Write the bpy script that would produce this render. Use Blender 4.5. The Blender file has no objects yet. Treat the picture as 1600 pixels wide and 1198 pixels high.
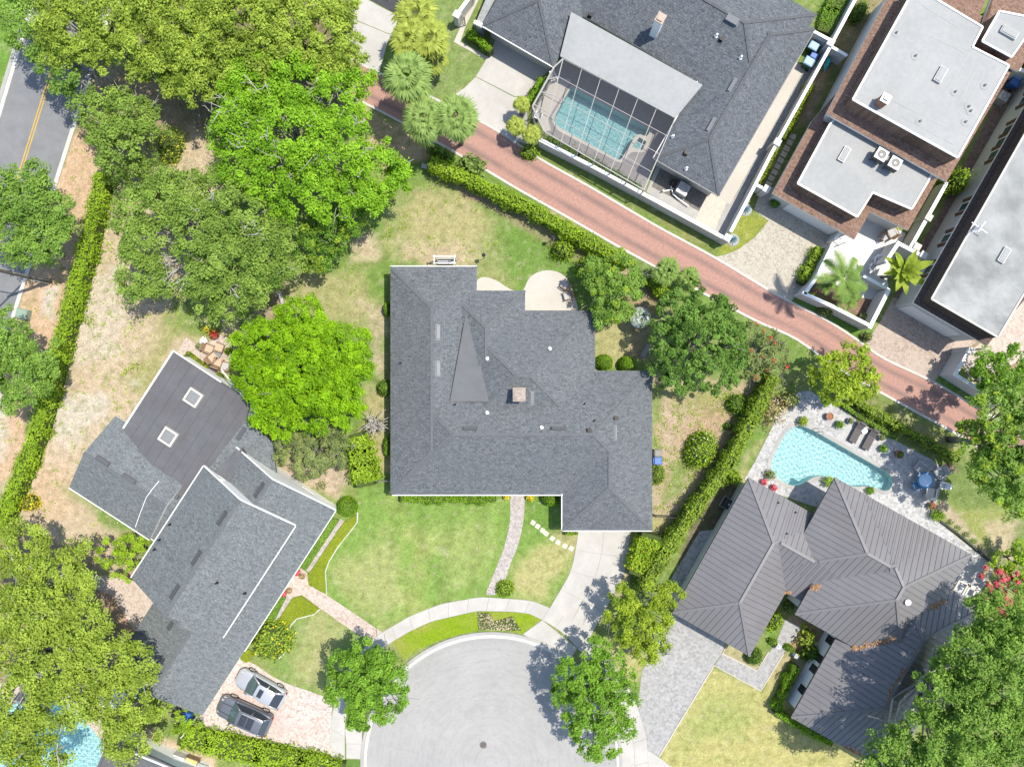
import bpy, math, random
import numpy as np
from mathutils import Vector, Matrix
from mathutils.geometry import tessellate_polygon

random.seed(7)
rng = np.random.default_rng(7)
sc = bpy.context.scene
col = sc.collection

# ------------------------------------------------------------------ camera, light, exposure
H = 65.0          # camera height in metres
S = 18.0          # photo pixels per metre on the ground
cam = bpy.data.cameras.new('camera'); camo = bpy.data.objects.new('camera', cam); col.objects.link(camo)
camo.location = (0, 0, H)
cam.sensor_width = 36.0
cam.lens = 18.0 * H / (800.0 / S)
cam.clip_start = 1.0; cam.clip_end = 2000.0
sc.camera = camo

SUN_EL, SUN_AZ = math.radians(68), math.atan2(0.335, 0.942)      # azimuth measured from +X
sd = Vector((math.cos(SUN_EL) * math.cos(SUN_AZ), math.cos(SUN_EL) * math.sin(SUN_AZ), math.sin(SUN_EL)))
sun = bpy.data.lights.new('sun', 'SUN'); sun.energy = 3.75; sun.angle = math.radians(0.53); sun.color = (1.0, 0.935, 0.825)
sun.cycles.is_caustics_light = True
suno = bpy.data.objects.new('sun', sun); col.objects.link(suno)
suno.rotation_euler = sd.to_track_quat('Z', 'Y').to_euler(); suno.location = (0, 0, 90)

world = bpy.data.worlds.new('World'); sc.world = world; world.use_nodes = True
wn = world.node_tree.nodes; wn.clear()
wo = wn.new('ShaderNodeOutputWorld'); wb = wn.new('ShaderNodeBackground'); ws = wn.new('ShaderNodeTexSky')
ws.sky_type = 'NISHITA'; ws.sun_disc = False; ws.sun_elevation = SUN_EL
ws.sun_rotation = math.atan2(sd.x, sd.y)
wb.inputs['Strength'].default_value = 0.15
world.node_tree.links.new(ws.outputs[0], wb.inputs[0]); world.node_tree.links.new(wb.outputs[0], wo.inputs[0])
sc.view_settings.view_transform = 'Standard'; sc.view_settings.look = 'None'
sc.view_settings.gamma = 1.0; sc.view_settings.use_curve_mapping = False
sc.view_settings.exposure = 0.82
sc.cycles.max_bounces = 8; sc.cycles.transparent_max_bounces = 16
sc.cycles.diffuse_bounces = 4; sc.cycles.glossy_bounces = 3; sc.cycles.transmission_bounces = 6

# ------------------------------------------------------------------ helpers
def P(x, y, z=0.0):
    """A point of the place at height z, from its position in the survey picture."""
    k = (1 - z / H) / S
    return ((x - 800) * k, (599 - y) * k, z)
def PX(pts, z=0.0): return [P(a, b, z)[:2] for a, b in pts]
def L(px, z=0.0): return px / S * (1 - z / H)

class MB:
    def __init__(s): s.v = []; s.f = []; s.m = []
    def add(s, vs, fs, mi=0):
        o = len(s.v); s.v += [tuple(v) for v in vs]
        s.f += [tuple(o + i for i in f) for f in fs]; s.m += [mi] * len(fs); return s
    def sheet(s, poly, z, mi=0, holes=()):
        loops = [[Vector((x, y, 0)) for x, y in poly]] + [[Vector((x, y, 0)) for x, y in h] for h in holes]
        tris = tessellate_polygon(loops); vs = [(p.x, p.y, z) for l in loops for p in l]
        fs = []
        for t in tris:
            a, b, c = [vs[i] for i in t]
            cr = (b[0]-a[0])*(c[1]-a[1]) - (b[1]-a[1])*(c[0]-a[0])
            if abs(cr) > 1e-9: fs.append(tuple(t) if cr > 0 else tuple(reversed(t)))
        return s.add(vs, fs, mi)
    def sides(s, poly, z0, z1, mi=0):
        n = len(poly); area = sum(poly[i][0]*poly[(i+1) % n][1]-poly[(i+1) % n][0]*poly[i][1] for i in range(n))
        p = poly if area > 0 else poly[::-1]
        return s.add([(x, y, z0) for x, y in p] + [(x, y, z1) for x, y in p],
                     [(i, (i+1) % n, n+(i+1) % n, n+i) for i in range(n)], mi)
    def prism(s, poly, z0, z1, mi=0, mtop=None):
        s.sides(poly, z0, z1, mi); s.sheet(poly, z1, mi if mtop is None else mtop); return s
    def box(s, c, d, rot=0.0, mi=0):
        cx, cy, cz = c; dx, dy, dz = d[0]/2, d[1]/2, d[2]/2; co, si = math.cos(rot), math.sin(rot)
        vs = []
        for z in (-dz, dz):
            for x, y in ((-dx, -dy), (dx, -dy), (dx, dy), (-dx, dy)):
                vs.append((cx + x*co - y*si, cy + x*si + y*co, cz + z))
        return s.add(vs, [(3, 2, 1, 0), (4, 5, 6, 7), (0, 1, 5, 4), (1, 2, 6, 5), (2, 3, 7, 6), (3, 0, 4, 7)], mi)
    def bar(s, a, b, w, h=None, mi=0):
        """a straight bar of rectangular section from a to b"""
        h = w if h is None else h
        a = Vector(a); b = Vector(b); d = (b - a).normalized()
        up = Vector((0, 0, 1)) if abs(d.z) < 0.95 else Vector((1, 0, 0))
        x = d.cross(up).normalized() * w / 2; y = d.cross(x).normalized() * h / 2
        vs = [p + i * x + j * y for p in (a, b) for i, j in ((-1, -1), (1, -1), (1, 1), (-1, 1))]
        return s.add(vs, [(0, 1, 2, 3), (7, 6, 5, 4), (0, 4, 5, 1), (1, 5, 6, 2), (2, 6, 7, 3), (3, 7, 4, 0)], mi)
    def tube(s, pts, rad, n=6, mi=0):
        pts = [Vector(p) for p in pts]; rad = rad if isinstance(rad, (list, tuple)) else [rad] * len(pts)
        rings = []
        for i, p in enumerate(pts):
            d = (pts[min(i+1, len(pts)-1)] - pts[max(i-1, 0)]).normalized()
            up = Vector((0, 0, 1)) if abs(d.z) < 0.9 else Vector((1, 0, 0))
            x = d.cross(up).normalized(); y = d.cross(x).normalized()
            rings.append([p + rad[i] * (math.cos(2*math.pi*k/n) * x + math.sin(2*math.pi*k/n) * y) for k in range(n)])
        fs = []
        for i in range(len(pts)-1):
            for k in range(n):
                fs.append((i*n+k, i*n+(k+1) % n, (i+1)*n+(k+1) % n, (i+1)*n+k))
        fs += [tuple(range(n-1, -1, -1)), tuple((len(pts)-1)*n + k for k in range(n))]
        return s.add([v for r in rings for v in r], fs, mi)
    def lathe(s, c, prof, n=16, mi=0, close=True):
        """prof: (radius, z) from bottom to top"""
        vs = [(c[0] + r*math.cos(2*math.pi*k/n), c[1] + r*math.sin(2*math.pi*k/n), c[2] + z) for r, z in prof for k in range(n)]
        fs = [(i*n+k, i*n+(k+1) % n, (i+1)*n+(k+1) % n, (i+1)*n+k) for i in range(len(prof)-1) for k in range(n)]
        if close: fs += [tuple(range(n-1, -1, -1)), tuple((len(prof)-1)*n+k for k in range(n))]
        return s.add(vs, fs, mi)

def wloc(o):
    l = Vector((0, 0, 0))
    while o: l += Vector(o.location); o = o.parent
    return l
def meta(o, label=None, cat=None, group=None, kind=None):
    if label: o['label'] = label
    if cat: o['category'] = cat
    if group: o['group'] = group
    if kind: o['kind'] = kind
    return o
def obj(name, mb, mats, parent=None, smooth=False, label=None, cat=None, group=None, kind=None, at=None):
    """one mesh object from an MB in world coordinates; stored relative to its parent's (or its own) base point"""
    me = bpy.data.meshes.new(name)
    off = wloc(parent) if parent else (Vector(at) if at else Vector((0, 0, 0)))
    me.from_pydata([(v[0]-off.x, v[1]-off.y, v[2]-off.z) for v in mb.v], [], mb.f)
    mats = mats if isinstance(mats, (list, tuple)) else [mats]
    for m in mats: me.materials.append(m)
    if len(mats) > 1: me.polygons.foreach_set('material_index', mb.m)
    if smooth: me.polygons.foreach_set('use_smooth', [True] * len(me.polygons))
    me.update()
    o = bpy.data.objects.new(name, me); col.objects.link(o)
    if parent: o.parent = parent
    elif at: o.location = off
    return meta(o, label, cat, group, kind)
def thing(name, label, cat, loc=(0, 0, 0), group=None, kind=None):
    o = bpy.data.objects.new(name, None); col.objects.link(o); o.location = loc; o.empty_display_size = 0.3
    return meta(o, label, cat, group, kind)
def struct(name, mb, mats, label=None, parent=None):
    return obj(name, mb, mats, parent, label=label, kind=None if parent else 'structure')
def copy_tree(o, parent=None):
    c = o.copy(); col.objects.link(c); c.parent = parent
    for ch in list(o.children): copy_tree(ch, c)
    return c
def link_mesh(name, me, parent, loc=(0, 0, 0), rot=(0, 0, 0), scale=(1, 1, 1)):
    o = bpy.data.objects.new(name, me); col.objects.link(o); o.parent = parent
    o.location = loc; o.rotation_euler = rot; o.scale = scale; return o

# ------------------------------------------------------------------ materials
def lin(r, g, b):
    f = lambda c: (c/255/12.92) if c/255 <= 0.04045 else ((c/255+0.055)/1.055)**2.4
    return (f(r), f(g), f(b))
class NT:
    def __init__(s, name):
        s.mat = bpy.data.materials.new(name); s.mat.use_nodes = True; s.t = s.mat.node_tree; s.t.nodes.clear()
        s.out = s.n('ShaderNodeOutputMaterial')
    def n(s, t, **kw):
        nd = s.t.nodes.new(t)
        for k, v in kw.items(): setattr(nd, k, v)
        return nd
    def l(s, a, b): s.t.links.new(a, b)
    def coord(s, kind='Object', scale=(1, 1, 1), rot=(0, 0, 0)):
        if kind == 'World': o = s.n('ShaderNodeNewGeometry').outputs['Position']
        else: o = s.n('ShaderNodeTexCoord').outputs[kind]
        m = s.n('ShaderNodeMapping'); m.inputs['Scale'].default_value = scale; m.inputs['Rotation'].default_value = rot
        s.l(o, m.inputs[0]); return m.outputs[0]
    def noise(s, co, scale, detail=4, rough=0.6):
        nd = s.n('ShaderNodeTexNoise'); nd.inputs['Scale'].default_value = scale
        nd.inputs['Detail'].default_value = detail; nd.inputs['Roughness'].default_value = rough
        s.l(co, nd.inputs['Vector']); return nd.outputs['Fac']
    def ramp(s, fac, stops):
        nd = s.n('ShaderNodeValToRGB'); el = nd.color_ramp.elements
        while len(el) < len(stops): el.new(0.5)
        for e, (p, c) in zip(el, stops): e.position = p; e.color = (*c, 1) if len(c) == 3 else c
        s.l(fac, nd.inputs[0]); return nd.outputs[0]
    def mix(s, fac, a, b, mode='MIX'):
        nd = s.n('ShaderNodeMix', data_type='RGBA', blend_type=mode)
        for i, v in ((0, fac), (6, a), (7, b)):
            if isinstance(v, (int, float)): nd.inputs[i].default_value = v
            elif isinstance(v, tuple): nd.inputs[i].default_value = (*v, 1)
            else: s.l(v, nd.inputs[i])
        return nd.outputs[2]
    def math(s, op, a, b=0.0):
        nd = s.n('ShaderNodeMath', operation=op)
        for i, v in ((0, a), (1, b)):
            if isinstance(v, (int, float)): nd.inputs[i].default_value = v
            else: s.l(v, nd.inputs[i])
        return nd.outputs[0]
    def prin(s, color, rough=0.8, spec=0.3, metal=0.0, bump=None, bstr=0.3, bdist=0.02, al=0.70):
        p = s.n('ShaderNodeBsdfPrincipled')
        if isinstance(color, tuple): color = tuple(c*al for c in color)
        elif al != 1: color = s.mix(1.0, color, (al, al, al), 'MULTIPLY')
        if isinstance(color, tuple): p.inputs['Base Color'].default_value = (*color, 1)
        else: s.l(color, p.inputs['Base Color'])
        p.inputs['Roughness'].default_value = rough; p.inputs['Specular IOR Level'].default_value = spec
        p.inputs['Metallic'].default_value = metal
        if bump is not None:
            b = s.n('ShaderNodeBump'); b.inputs['Strength'].default_value = bstr; b.inputs['Distance'].default_value = bdist
            s.l(bump, b.inputs['Height']); s.l(b.outputs[0], p.inputs['Normal'])
        return p
    def done(s, sh): s.l(sh.outputs[0], s.out.inputs[0]); return s.mat

def speck(name, c1, c2, scale=3.0, c3=None, scale3=0.35, amt3=0.5, rough=0.85, fine=18.0, famt=0.35, bstr=0.3, spec=0.25, metal=0.0, coord='Object'):
    """general matt surface: two tones by noise, a large-scale third tone, fine grain"""
    t = NT(name); co = t.coord(coord)
    c = t.mix(t.ramp(t.noise(co, scale, 5, 0.65), [(0.32, (0, 0, 0)), (0.68, (1, 1, 1))]), c1, c2)
    if c3: c = t.mix(t.math('MULTIPLY', t.ramp(t.noise(co, scale3, 4), [(0.45, (0, 0, 0)), (0.65, (1, 1, 1))]), amt3), c, c3)
    fn = t.noise(co, fine, 2, 0.5)
    c = t.mix(famt, c, t.ramp(fn, [(0.3, (0.55, 0.55, 0.55)), (0.7, (1.35, 1.35, 1.35))]), 'MULTIPLY')
    return t.done(t.prin(c, rough, spec, metal, fn, bstr, 0.02))
def plain(name, c, rough=0.5, spec=0.4, metal=0.0, al=0.70):
    t = NT(name); co = t.coord('Object'); f = t.noise(co, 6, 3)
    c2 = t.mix(0.18, c, t.ramp(f, [(0.3, (0.6, 0.6, 0.6)), (0.7, (1.2, 1.2, 1.2))]), 'MULTIPLY')
    return t.done(t.prin(c2, rough, spec, metal, al=al))
def shingle(name, dark, light, tone, rot=0.0):
    """asphalt shingles: courses of small tabs in mixed greys with granule grain"""
    t = NT(name); co = t.coord('Object', (1, 1, 1), (0, 0, rot))
    br = t.n('ShaderNodeTexBrick'); t.l(co, br.inputs['Vector']); br.offset = 0.5
    br.inputs['Color1'].default_value = (0, 0, 0, 1); br.inputs['Color2'].default_value = (1, 1, 1, 1); br.inputs['Mortar'].default_value = (0.1, 0.1, 0.1, 1)
    br.inputs['Scale'].default_value = 1.0; br.inputs['Mortar Size'].default_value = 0.012; br.inputs['Bias'].default_value = 0.0
    br.inputs['Brick Width'].default_value = 0.30; br.inputs['Row Height'].default_value = 0.17
    n1 = t.noise(co, 6.5, 3, 0.7); n2 = t.noise(co, 0.30, 4, 0.6); n3 = t.noise(co, 15.0, 2, 0.6)
    f = t.math('ADD', t.math('MULTIPLY', br.outputs['Color'], 0.30), t.math('ADD', t.math('MULTIPLY', t.ramp(n1, [(0.38, (0, 0, 0)), (0.62, (1, 1, 1))]), 0.38), t.math('MULTIPLY', t.ramp(n3, [(0.42, (0, 0, 0)), (0.58, (1, 1, 1))]), 0.30)))
    c = t.mix(f, dark, light)
    c = t.mix(t.math('MULTIPLY', br.outputs['Fac'], 0.30), c, dark)
    c = t.mix(t.math('MULTIPLY', t.ramp(n2, [(0.4, (0, 0, 0)), (0.7, (1, 1, 1))]), 0.35), c, tone)
    return t.done(t.prin(c, 0.92, 0.15, 0, f, 0.35, 0.02))
def leafmat(name, a, b, trans=0.38, spec=0.12):
    a = tuple(x*1.42 for x in a); b = tuple(min(0.8, x*1.42) for x in b)
    t = NT(name); at = t.n('ShaderNodeAttribute', attribute_name='tint')
    co = t.coord('Object'); nz = t.noise(co, 0.55, 2)
    f = t.math('ADD', t.math('MULTIPLY', at.outputs['Fac'], 0.8), t.math('MULTIPLY', t.ramp(nz, [(0.35, (0, 0, 0)), (0.65, (1, 1, 1))]), 0.2))
    c = t.mix(f, a, b)
    p = t.prin(c, 0.55, spec, al=1)
    tr = t.n('ShaderNodeBsdfTranslucent'); t.l(t.mix(1.0, c, (1.15, 1.2, 0.5), 'MULTIPLY'), tr.inputs[0])
    m = t.n('ShaderNodeMixShader'); m.inputs[0].default_value = trans
    t.l(p.outputs[0], m.inputs[1]); t.l(tr.outputs[0], m.inputs[2]); return t.done(m)

M = {}
M['white_paint'] = plain('white_paint', (0.80, 0.79, 0.77), 0.55, al=1)
M['cream_paint'] = speck('cream_paint', (0.66, 0.63, 0.55), (0.74, 0.71, 0.63), 1.2)
M['stucco'] = speck('stucco', (0.74, 0.73, 0.70), (0.80, 0.79, 0.76), 1.5, (0.62, 0.61, 0.57), 0.4, 0.4)
M['fascia'] = plain('fascia', (0.80, 0.80, 0.77), 0.45, al=0.9)
M['shingle_cap'] = speck('shingle_cap', (0.127, 0.137, 0.147), (0.171, 0.184, 0.196), 6.0)
M['shingle_cap_dark'] = speck('shingle_cap_dark', (0.097, 0.104, 0.115), (0.147, 0.155, 0.166), 6.0)
M['shingle_grey'] = shingle('shingle_grey', (0.069, 0.077, 0.084), (0.257, 0.274, 0.289), (0.145, 0.158, 0.173))
M['shingle_blue'] = shingle('shingle_blue', (0.084, 0.095, 0.101), (0.298, 0.324, 0.330), (0.166, 0.184, 0.192), 0.575)
M['shingle_slate'] = shingle('shingle_slate', (0.049, 0.058, 0.071), (0.250, 0.272, 0.291), (0.130, 0.146, 0.163), 0.52)
M['shingle_brown'] = shingle('shingle_brown', (0.10, 0.062, 0.046), (0.47, 0.305, 0.225), (0.25, 0.165, 0.13), 0.52)
M['shingle_dark_brown'] = shingle('shingle_dark_brown', (0.075, 0.054, 0.047), (0.20, 0.145, 0.125), (0.13, 0.10, 0.09), 0.52)
M['membrane_white'] = speck('membrane_white', (0.396, 0.404, 0.395), (0.433, 0.436, 0.426), 0.6, (0.343, 0.352, 0.340), 0.25, 0.5, fine=3.0, famt=0.10)
M['membrane_stained'] = speck('membrane_stained', (0.368, 0.382, 0.371), (0.448, 0.452, 0.436), 0.7, (0.216, 0.224, 0.218), 0.28, 0.85, fine=2.2, famt=0.16)
M['rolled_roof'] = speck('rolled_roof', (0.129, 0.132, 0.141), (0.159, 0.161, 0.170), 1.0, (0.125, 0.115, 0.118), 0.3, 0.6, famt=0.2)
M['rolled_roof_edge'] = plain('rolled_roof_edge', (0.11, 0.115, 0.125), 0.8)
M['cricket'] = speck('cricket', (0.160, 0.165, 0.173), (0.185, 0.192, 0.198), 1.0, famt=0.12)
M['metal_roof'] = speck('metal_roof', (0.204, 0.197, 0.207), (0.233, 0.226, 0.230), 0.5, (0.190, 0.179, 0.175), 0.2, 0.5, rough=0.5, famt=0.08, spec=0.4)
M['seam_shade'] = plain('seam_shade', (0.05, 0.05, 0.06), 0.6)  # near-black base seen between panels: shade along the ribs put into the colour
M['metal_cap'] = plain('metal_cap', (0.218, 0.211, 0.216), 0.45)
M['vent_metal'] = plain('vent_metal', (0.095, 0.10, 0.108), 0.6)
M['vent_pale'] = plain('vent_pale', (0.25, 0.26, 0.27), 0.6)
M['black'] = plain('black', (0.012, 0.012, 0.014), 0.5)
M['dark_metal'] = plain('dark_metal', (0.04, 0.04, 0.045), 0.4)
M['pale_metal'] = plain('pale_metal', (0.55, 0.56, 0.57), 0.4, metal=0.2)
M['bronze'] = plain('bronze', (0.36, 0.345, 0.33), 0.5)
M['asphalt'] = speck('asphalt', (0.215, 0.22, 0.225), (0.27, 0.275, 0.28), 0.8, (0.185, 0.19, 0.2), 0.12, 0.6, famt=0.2)
M['asphalt_dark'] = speck('asphalt_dark', (0.05, 0.052, 0.056), (0.09, 0.092, 0.095), 2.0)
def courtmat():
    """bleached asphalt with faint curved tyre scuffs"""
    t = NT('court_asphalt'); co = t.coord('World'); c0 = t.n('ShaderNodeVectorMath', operation='SUBTRACT'); t.l(co, c0.inputs[0]); c0.inputs[1].default_value = (-1.8, -32.9, 0)
    ln = t.n('ShaderNodeVectorMath', operation='LENGTH'); t.l(c0.outputs[0], ln.inputs[0])
    cb = t.n('ShaderNodeCombineXYZ'); t.l(t.math('MULTIPLY', ln.outputs['Value'], 2.2), cb.inputs[0]); t.l(t.math('MULTIPLY', t.noise(co, 0.22, 3), 9.0), cb.inputs[1])
    sc_ = t.ramp(t.noise(cb.outputs[0], 1.4, 4, 0.6), [(0.36, (0.80, 0.80, 0.81)), (0.52, (1, 1, 1)), (0.7, (1.06, 1.06, 1.05))])
    c = t.mix(t.ramp(t.noise(co, 0.35, 5, 0.6), [(0.35, (0, 0, 0)), (0.65, (1, 1, 1))]), (0.39, 0.386, 0.37), (0.435, 0.43, 0.415)); c = t.mix(0.42, c, sc_, 'MULTIPLY'); c = t.mix(t.math('MULTIPLY', t.ramp(t.noise(co, 1.1, 3, 0.7), [(0.68, (0, 0, 0)), (0.74, (1, 1, 1))]), 0.22), c, (0.25, 0.25, 0.25))
    vc = t.n('ShaderNodeTexVoronoi'); vc.feature = 'DISTANCE_TO_EDGE'; vc.inputs['Scale'].default_value = 0.16; wv = t.n('ShaderNodeVectorMath', operation='ADD'); nv = t.n('ShaderNodeTexNoise'); nv.inputs['Scale'].default_value = 0.9; t.l(co, nv.inputs['Vector']); t.l(co, wv.inputs[0]); t.l(nv.outputs['Color'], wv.inputs[1]); t.l(wv.outputs[0], vc.inputs['Vector'])
    c = t.mix(t.math('MULTIPLY', t.ramp(vc.outputs['Distance'], [(0.0, (1, 1, 1)), (0.008, (0, 0, 0))]), 0.22), c, (0.24, 0.24, 0.235))
    f = t.noise(co, 9, 3, 0.7); c = t.mix(0.35, c, t.ramp(f, [(0.3, (0.75, 0.75, 0.75)), (0.7, (1.2, 1.2, 1.2))]), 'MULTIPLY')
    return t.done(t.prin(c, 0.9, 0.2, 0, f, 0.3, 0.01))
M['court_asphalt'] = courtmat()
M['court_asphalt_old'] = speck('court_asphalt', (0.47, 0.465, 0.445), (0.55, 0.545, 0.525), 0.5, (0.42, 0.42, 0.41), 0.16, 0.55, fine=9, famt=0.14)
M['concrete'] = speck('concrete', (0.504, 0.483, 0.445), (0.588, 0.567, 0.529), 0.9, (0.445, 0.420, 0.386), 0.3, 0.5, famt=0.14)
M['concrete_worn'] = speck('concrete_worn', (0.425, 0.416, 0.391), (0.510, 0.497, 0.468), 0.9, (0.340, 0.332, 0.315), 0.3, 0.6, famt=0.18)
M['kerb'] = speck('kerb', (0.570, 0.552, 0.506), (0.681, 0.662, 0.616), 1.6, famt=0.2)
M['patio_cream'] = speck('patio_cream', (0.56, 0.52, 0.46), (0.63, 0.59, 0.53), 1.2, (0.50, 0.46, 0.40), 0.3, 0.5, famt=0.16)
M['yellow_paint'] = speck('yellow_paint', (0.62, 0.38, 0.04), (0.70, 0.46, 0.07), 2.5)
M['mulch'] = speck('mulch', (0.20, 0.12, 0.085), (0.34, 0.22, 0.16), 3.0, (0.13, 0.075, 0.055), 0.6, 0.6, fine=9)
M['stone_step'] = speck('stone_step', (0.68, 0.62, 0.48), (0.76, 0.70, 0.56), 5.0)
M['gravel'] = speck('gravel', (0.28, 0.29, 0.28), (0.40, 0.41, 0.39), 3.0, fine=9, famt=0.5)
M['bark'] = speck('bark', (0.20, 0.18, 0.155), (0.36, 0.34, 0.31), 4.0, bstr=0.6)
M['bark_pale'] = speck('bark_pale', (0.42, 0.40, 0.36), (0.58, 0.56, 0.52), 4.0, bstr=0.5)
M['wood_pole'] = speck('wood_pole', (0.12, 0.10, 0.085), (0.22, 0.19, 0.16), 5.0)
M['chimney_pot'] = plain('chimney_pot', (0.55, 0.42, 0.34), 0.8)
M['terracotta'] = speck('terracotta', (0.33, 0.15, 0.08), (0.42, 0.20, 0.11), 3.0)
M['pot_grey'] = plain('pot_grey', (0.30, 0.29, 0.27), 0.7)
M['wicker'] = speck('wicker', (0.25, 0.16, 0.10), (0.40, 0.28, 0.18), 12.0)
M['cushion_tan'] = plain('cushion_tan', (0.62, 0.46, 0.33), 0.9)
M['cushion_grey'] = plain('cushion_grey', (0.52, 0.51, 0.50), 0.9)
M['lounger_grey'] = plain('lounger_grey', (0.13, 0.115, 0.115), 0.9)
M['blue_plastic'] = plain('blue_plastic', (0.05, 0.16, 0.52), 0.4)
M['pale_blue_plastic'] = plain('pale_blue_plastic', (0.34, 0.55, 0.80), 0.4)
M['green_plastic'] = plain('green_plastic', (0.03, 0.10, 0.045), 0.45)
M['teal_plastic'] = plain('teal_plastic', (0.01, 0.36, 0.47), 0.35)
M['blue_enamel'] = plain('blue_enamel', (0.05, 0.22, 0.42), 0.3)
M['blue_glass'] = plain('blue_glass', (0.50, 0.72, 0.92), 0.15, 0.6)
M['box_green'] = plain('box_green', (0.30, 0.40, 0.31), 0.5)
M['dry_leaf'] = speck('dry_leaf', (0.34, 0.16, 0.07), (0.62, 0.40, 0.22), 3.0)
M['skylight_frame'] = plain('skylight_frame', (0.66, 0.63, 0.56), 0.6)
M['skylight_glass'] = plain('skylight_glass', (0.28, 0.29, 0.29), 0.1, 0.6)
M['glass_dark'] = plain('glass_dark', (0.045, 0.052, 0.06), 0.05, 0.8)
M['glass_green'] = plain('glass_green', (0.085, 0.13, 0.125), 0.05, 0.8)
M['yellow_mat'] = plain('yellow_mat', (0.78, 0.72, 0.22), 0.8)
M['chimney_brick'] = speck('chimney_brick', (0.30, 0.24, 0.19), (0.50, 0.43, 0.36), 5.0)
M['brick_red'] = speck('brick_red', (0.36, 0.17, 0.11), (0.52, 0.27, 0.18), 5.0)
M['shutter'] = plain('shutter', (0.17, 0.09, 0.06), 0.7)

def pavers(name, cols, bw=0.22, bh=0.11, rot=0.0, mort=(0.35, 0.33, 0.30), noise=2.4, big=None):
    """small pavers (too small to pick apart from the air): several stone tones in a bond"""
    t = NT(name); co = t.coord('World', (1, 1, 1), (0, 0, rot))
    vo = t.n('ShaderNodeTexVoronoi'); vo.feature = 'F1'; vo.inputs['Scale'].default_value = 1.0 / (bw * 0.62)
    t.l(co, vo.inputs['Vector']); sp = t.n('ShaderNodeSeparateColor'); t.l(vo.outputs['Color'], sp.inputs[0])
    nz = t.noise(co, noise, 4, 0.7)
    f = t.math('ADD', t.math('MULTIPLY', sp.outputs[0], 0.70), t.math('MULTIPLY', t.ramp(nz, [(0.3, (0, 0, 0)), (0.7, (1, 1, 1))]), 0.30))
    n = len(cols); c = t.ramp(f, [(0.12 + 0.8*i/(n-1), cc) for i, cc in enumerate(cols)])
    br = t.n('ShaderNodeTexBrick'); t.l(co, br.inputs['Vector']); br.inputs['Scale'].default_value = 1.0
    br.inputs['Brick Width'].default_value = bw; br.inputs['Row Height'].default_value = bh; br.inputs['Mortar Size'].default_value = 0.012
    c = t.mix(t.math('MULTIPLY', br.outputs['Fac'], 0.55), c, mort)
    if big: c = t.mix(t.math('MULTIPLY', t.ramp(t.noise(co, 0.3, 4), [(0.45, (0, 0, 0)), (0.65, (1, 1, 1))]), 0.6), c, big)
    return t.done(t.prin(c, 0.85, 0.25, 0, br.outputs['Fac'], -0.3, 0.01))
M['pavers_pink'] = pavers('pavers_pink', [(0.432, 0.306, 0.252), (0.594, 0.495, 0.432), (0.666, 0.630, 0.576), (0.702, 0.675, 0.630)], rot=0.55, mort=(0.495, 0.432, 0.378), big=(0.594, 0.423, 0.360))
M['pavers_beige'] = pavers('pavers_beige', [(0.361, 0.325, 0.261), (0.523, 0.478, 0.397), (0.614, 0.568, 0.478)], rot=0.52, mort=(0.379, 0.351, 0.298), big=(0.541, 0.487, 0.406))
M['pavers_rose'] = pavers('pavers_rose', [(0.36, 0.27, 0.22), (0.52, 0.42, 0.35), (0.60, 0.51, 0.44)], rot=0.52, mort=(0.28, 0.21, 0.18), big=(0.55, 0.46, 0.39))
M['pavers_grey'] = pavers('pavers_grey', [(0.316, 0.316, 0.316), (0.492, 0.492, 0.492), (0.615, 0.615, 0.606)], rot=0.52, mort=(0.387, 0.387, 0.378), bw=0.3, bh=0.2, noise=1.8, big=(0.544, 0.536, 0.518))
M['pavers_silver'] = pavers('pavers_silver', [(0.31, 0.31, 0.305), (0.41, 0.405, 0.395), (0.48, 0.475, 0.46)], rot=0.52, mort=(0.338, 0.330, 0.323), bw=0.3, bh=0.2, noise=1.5)
M['pavers_lilac'] = pavers('pavers_lilac', [(0.36, 0.31, 0.29), (0.50, 0.45, 0.42), (0.60, 0.56, 0.52)], mort=(0.33, 0.30, 0.28))
M['pavers_brown'] = pavers('pavers_brown', [(0.20, 0.13, 0.10), (0.30, 0.21, 0.165), (0.36, 0.26, 0.21)], rot=0.52, mort=(0.16, 0.11, 0.09))
M['pavers_blush'] = pavers('pavers_blush', [(0.450, 0.342, 0.279), (0.594, 0.495, 0.423), (0.666, 0.594, 0.522)], rot=0.55, mort=(0.450, 0.378, 0.324))
M['deck_dark'] = speck('deck_dark', (0.30, 0.275, 0.27), (0.35, 0.33, 0.32), 1.0, (0.26, 0.24, 0.235), 0.3, 0.5)
M['court_white'] = speck('court_white', (0.76, 0.75, 0.73), (0.80, 0.79, 0.77), 1.0, (0.64, 0.63, 0.62), 0.4, 0.4)
M['tile_cream'] = pavers('tile_cream', [(0.56, 0.52, 0.43), (0.64, 0.60, 0.50)], bw=0.45, bh=0.45, rot=0.52, mort=(0.45, 0.42, 0.36))

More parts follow.
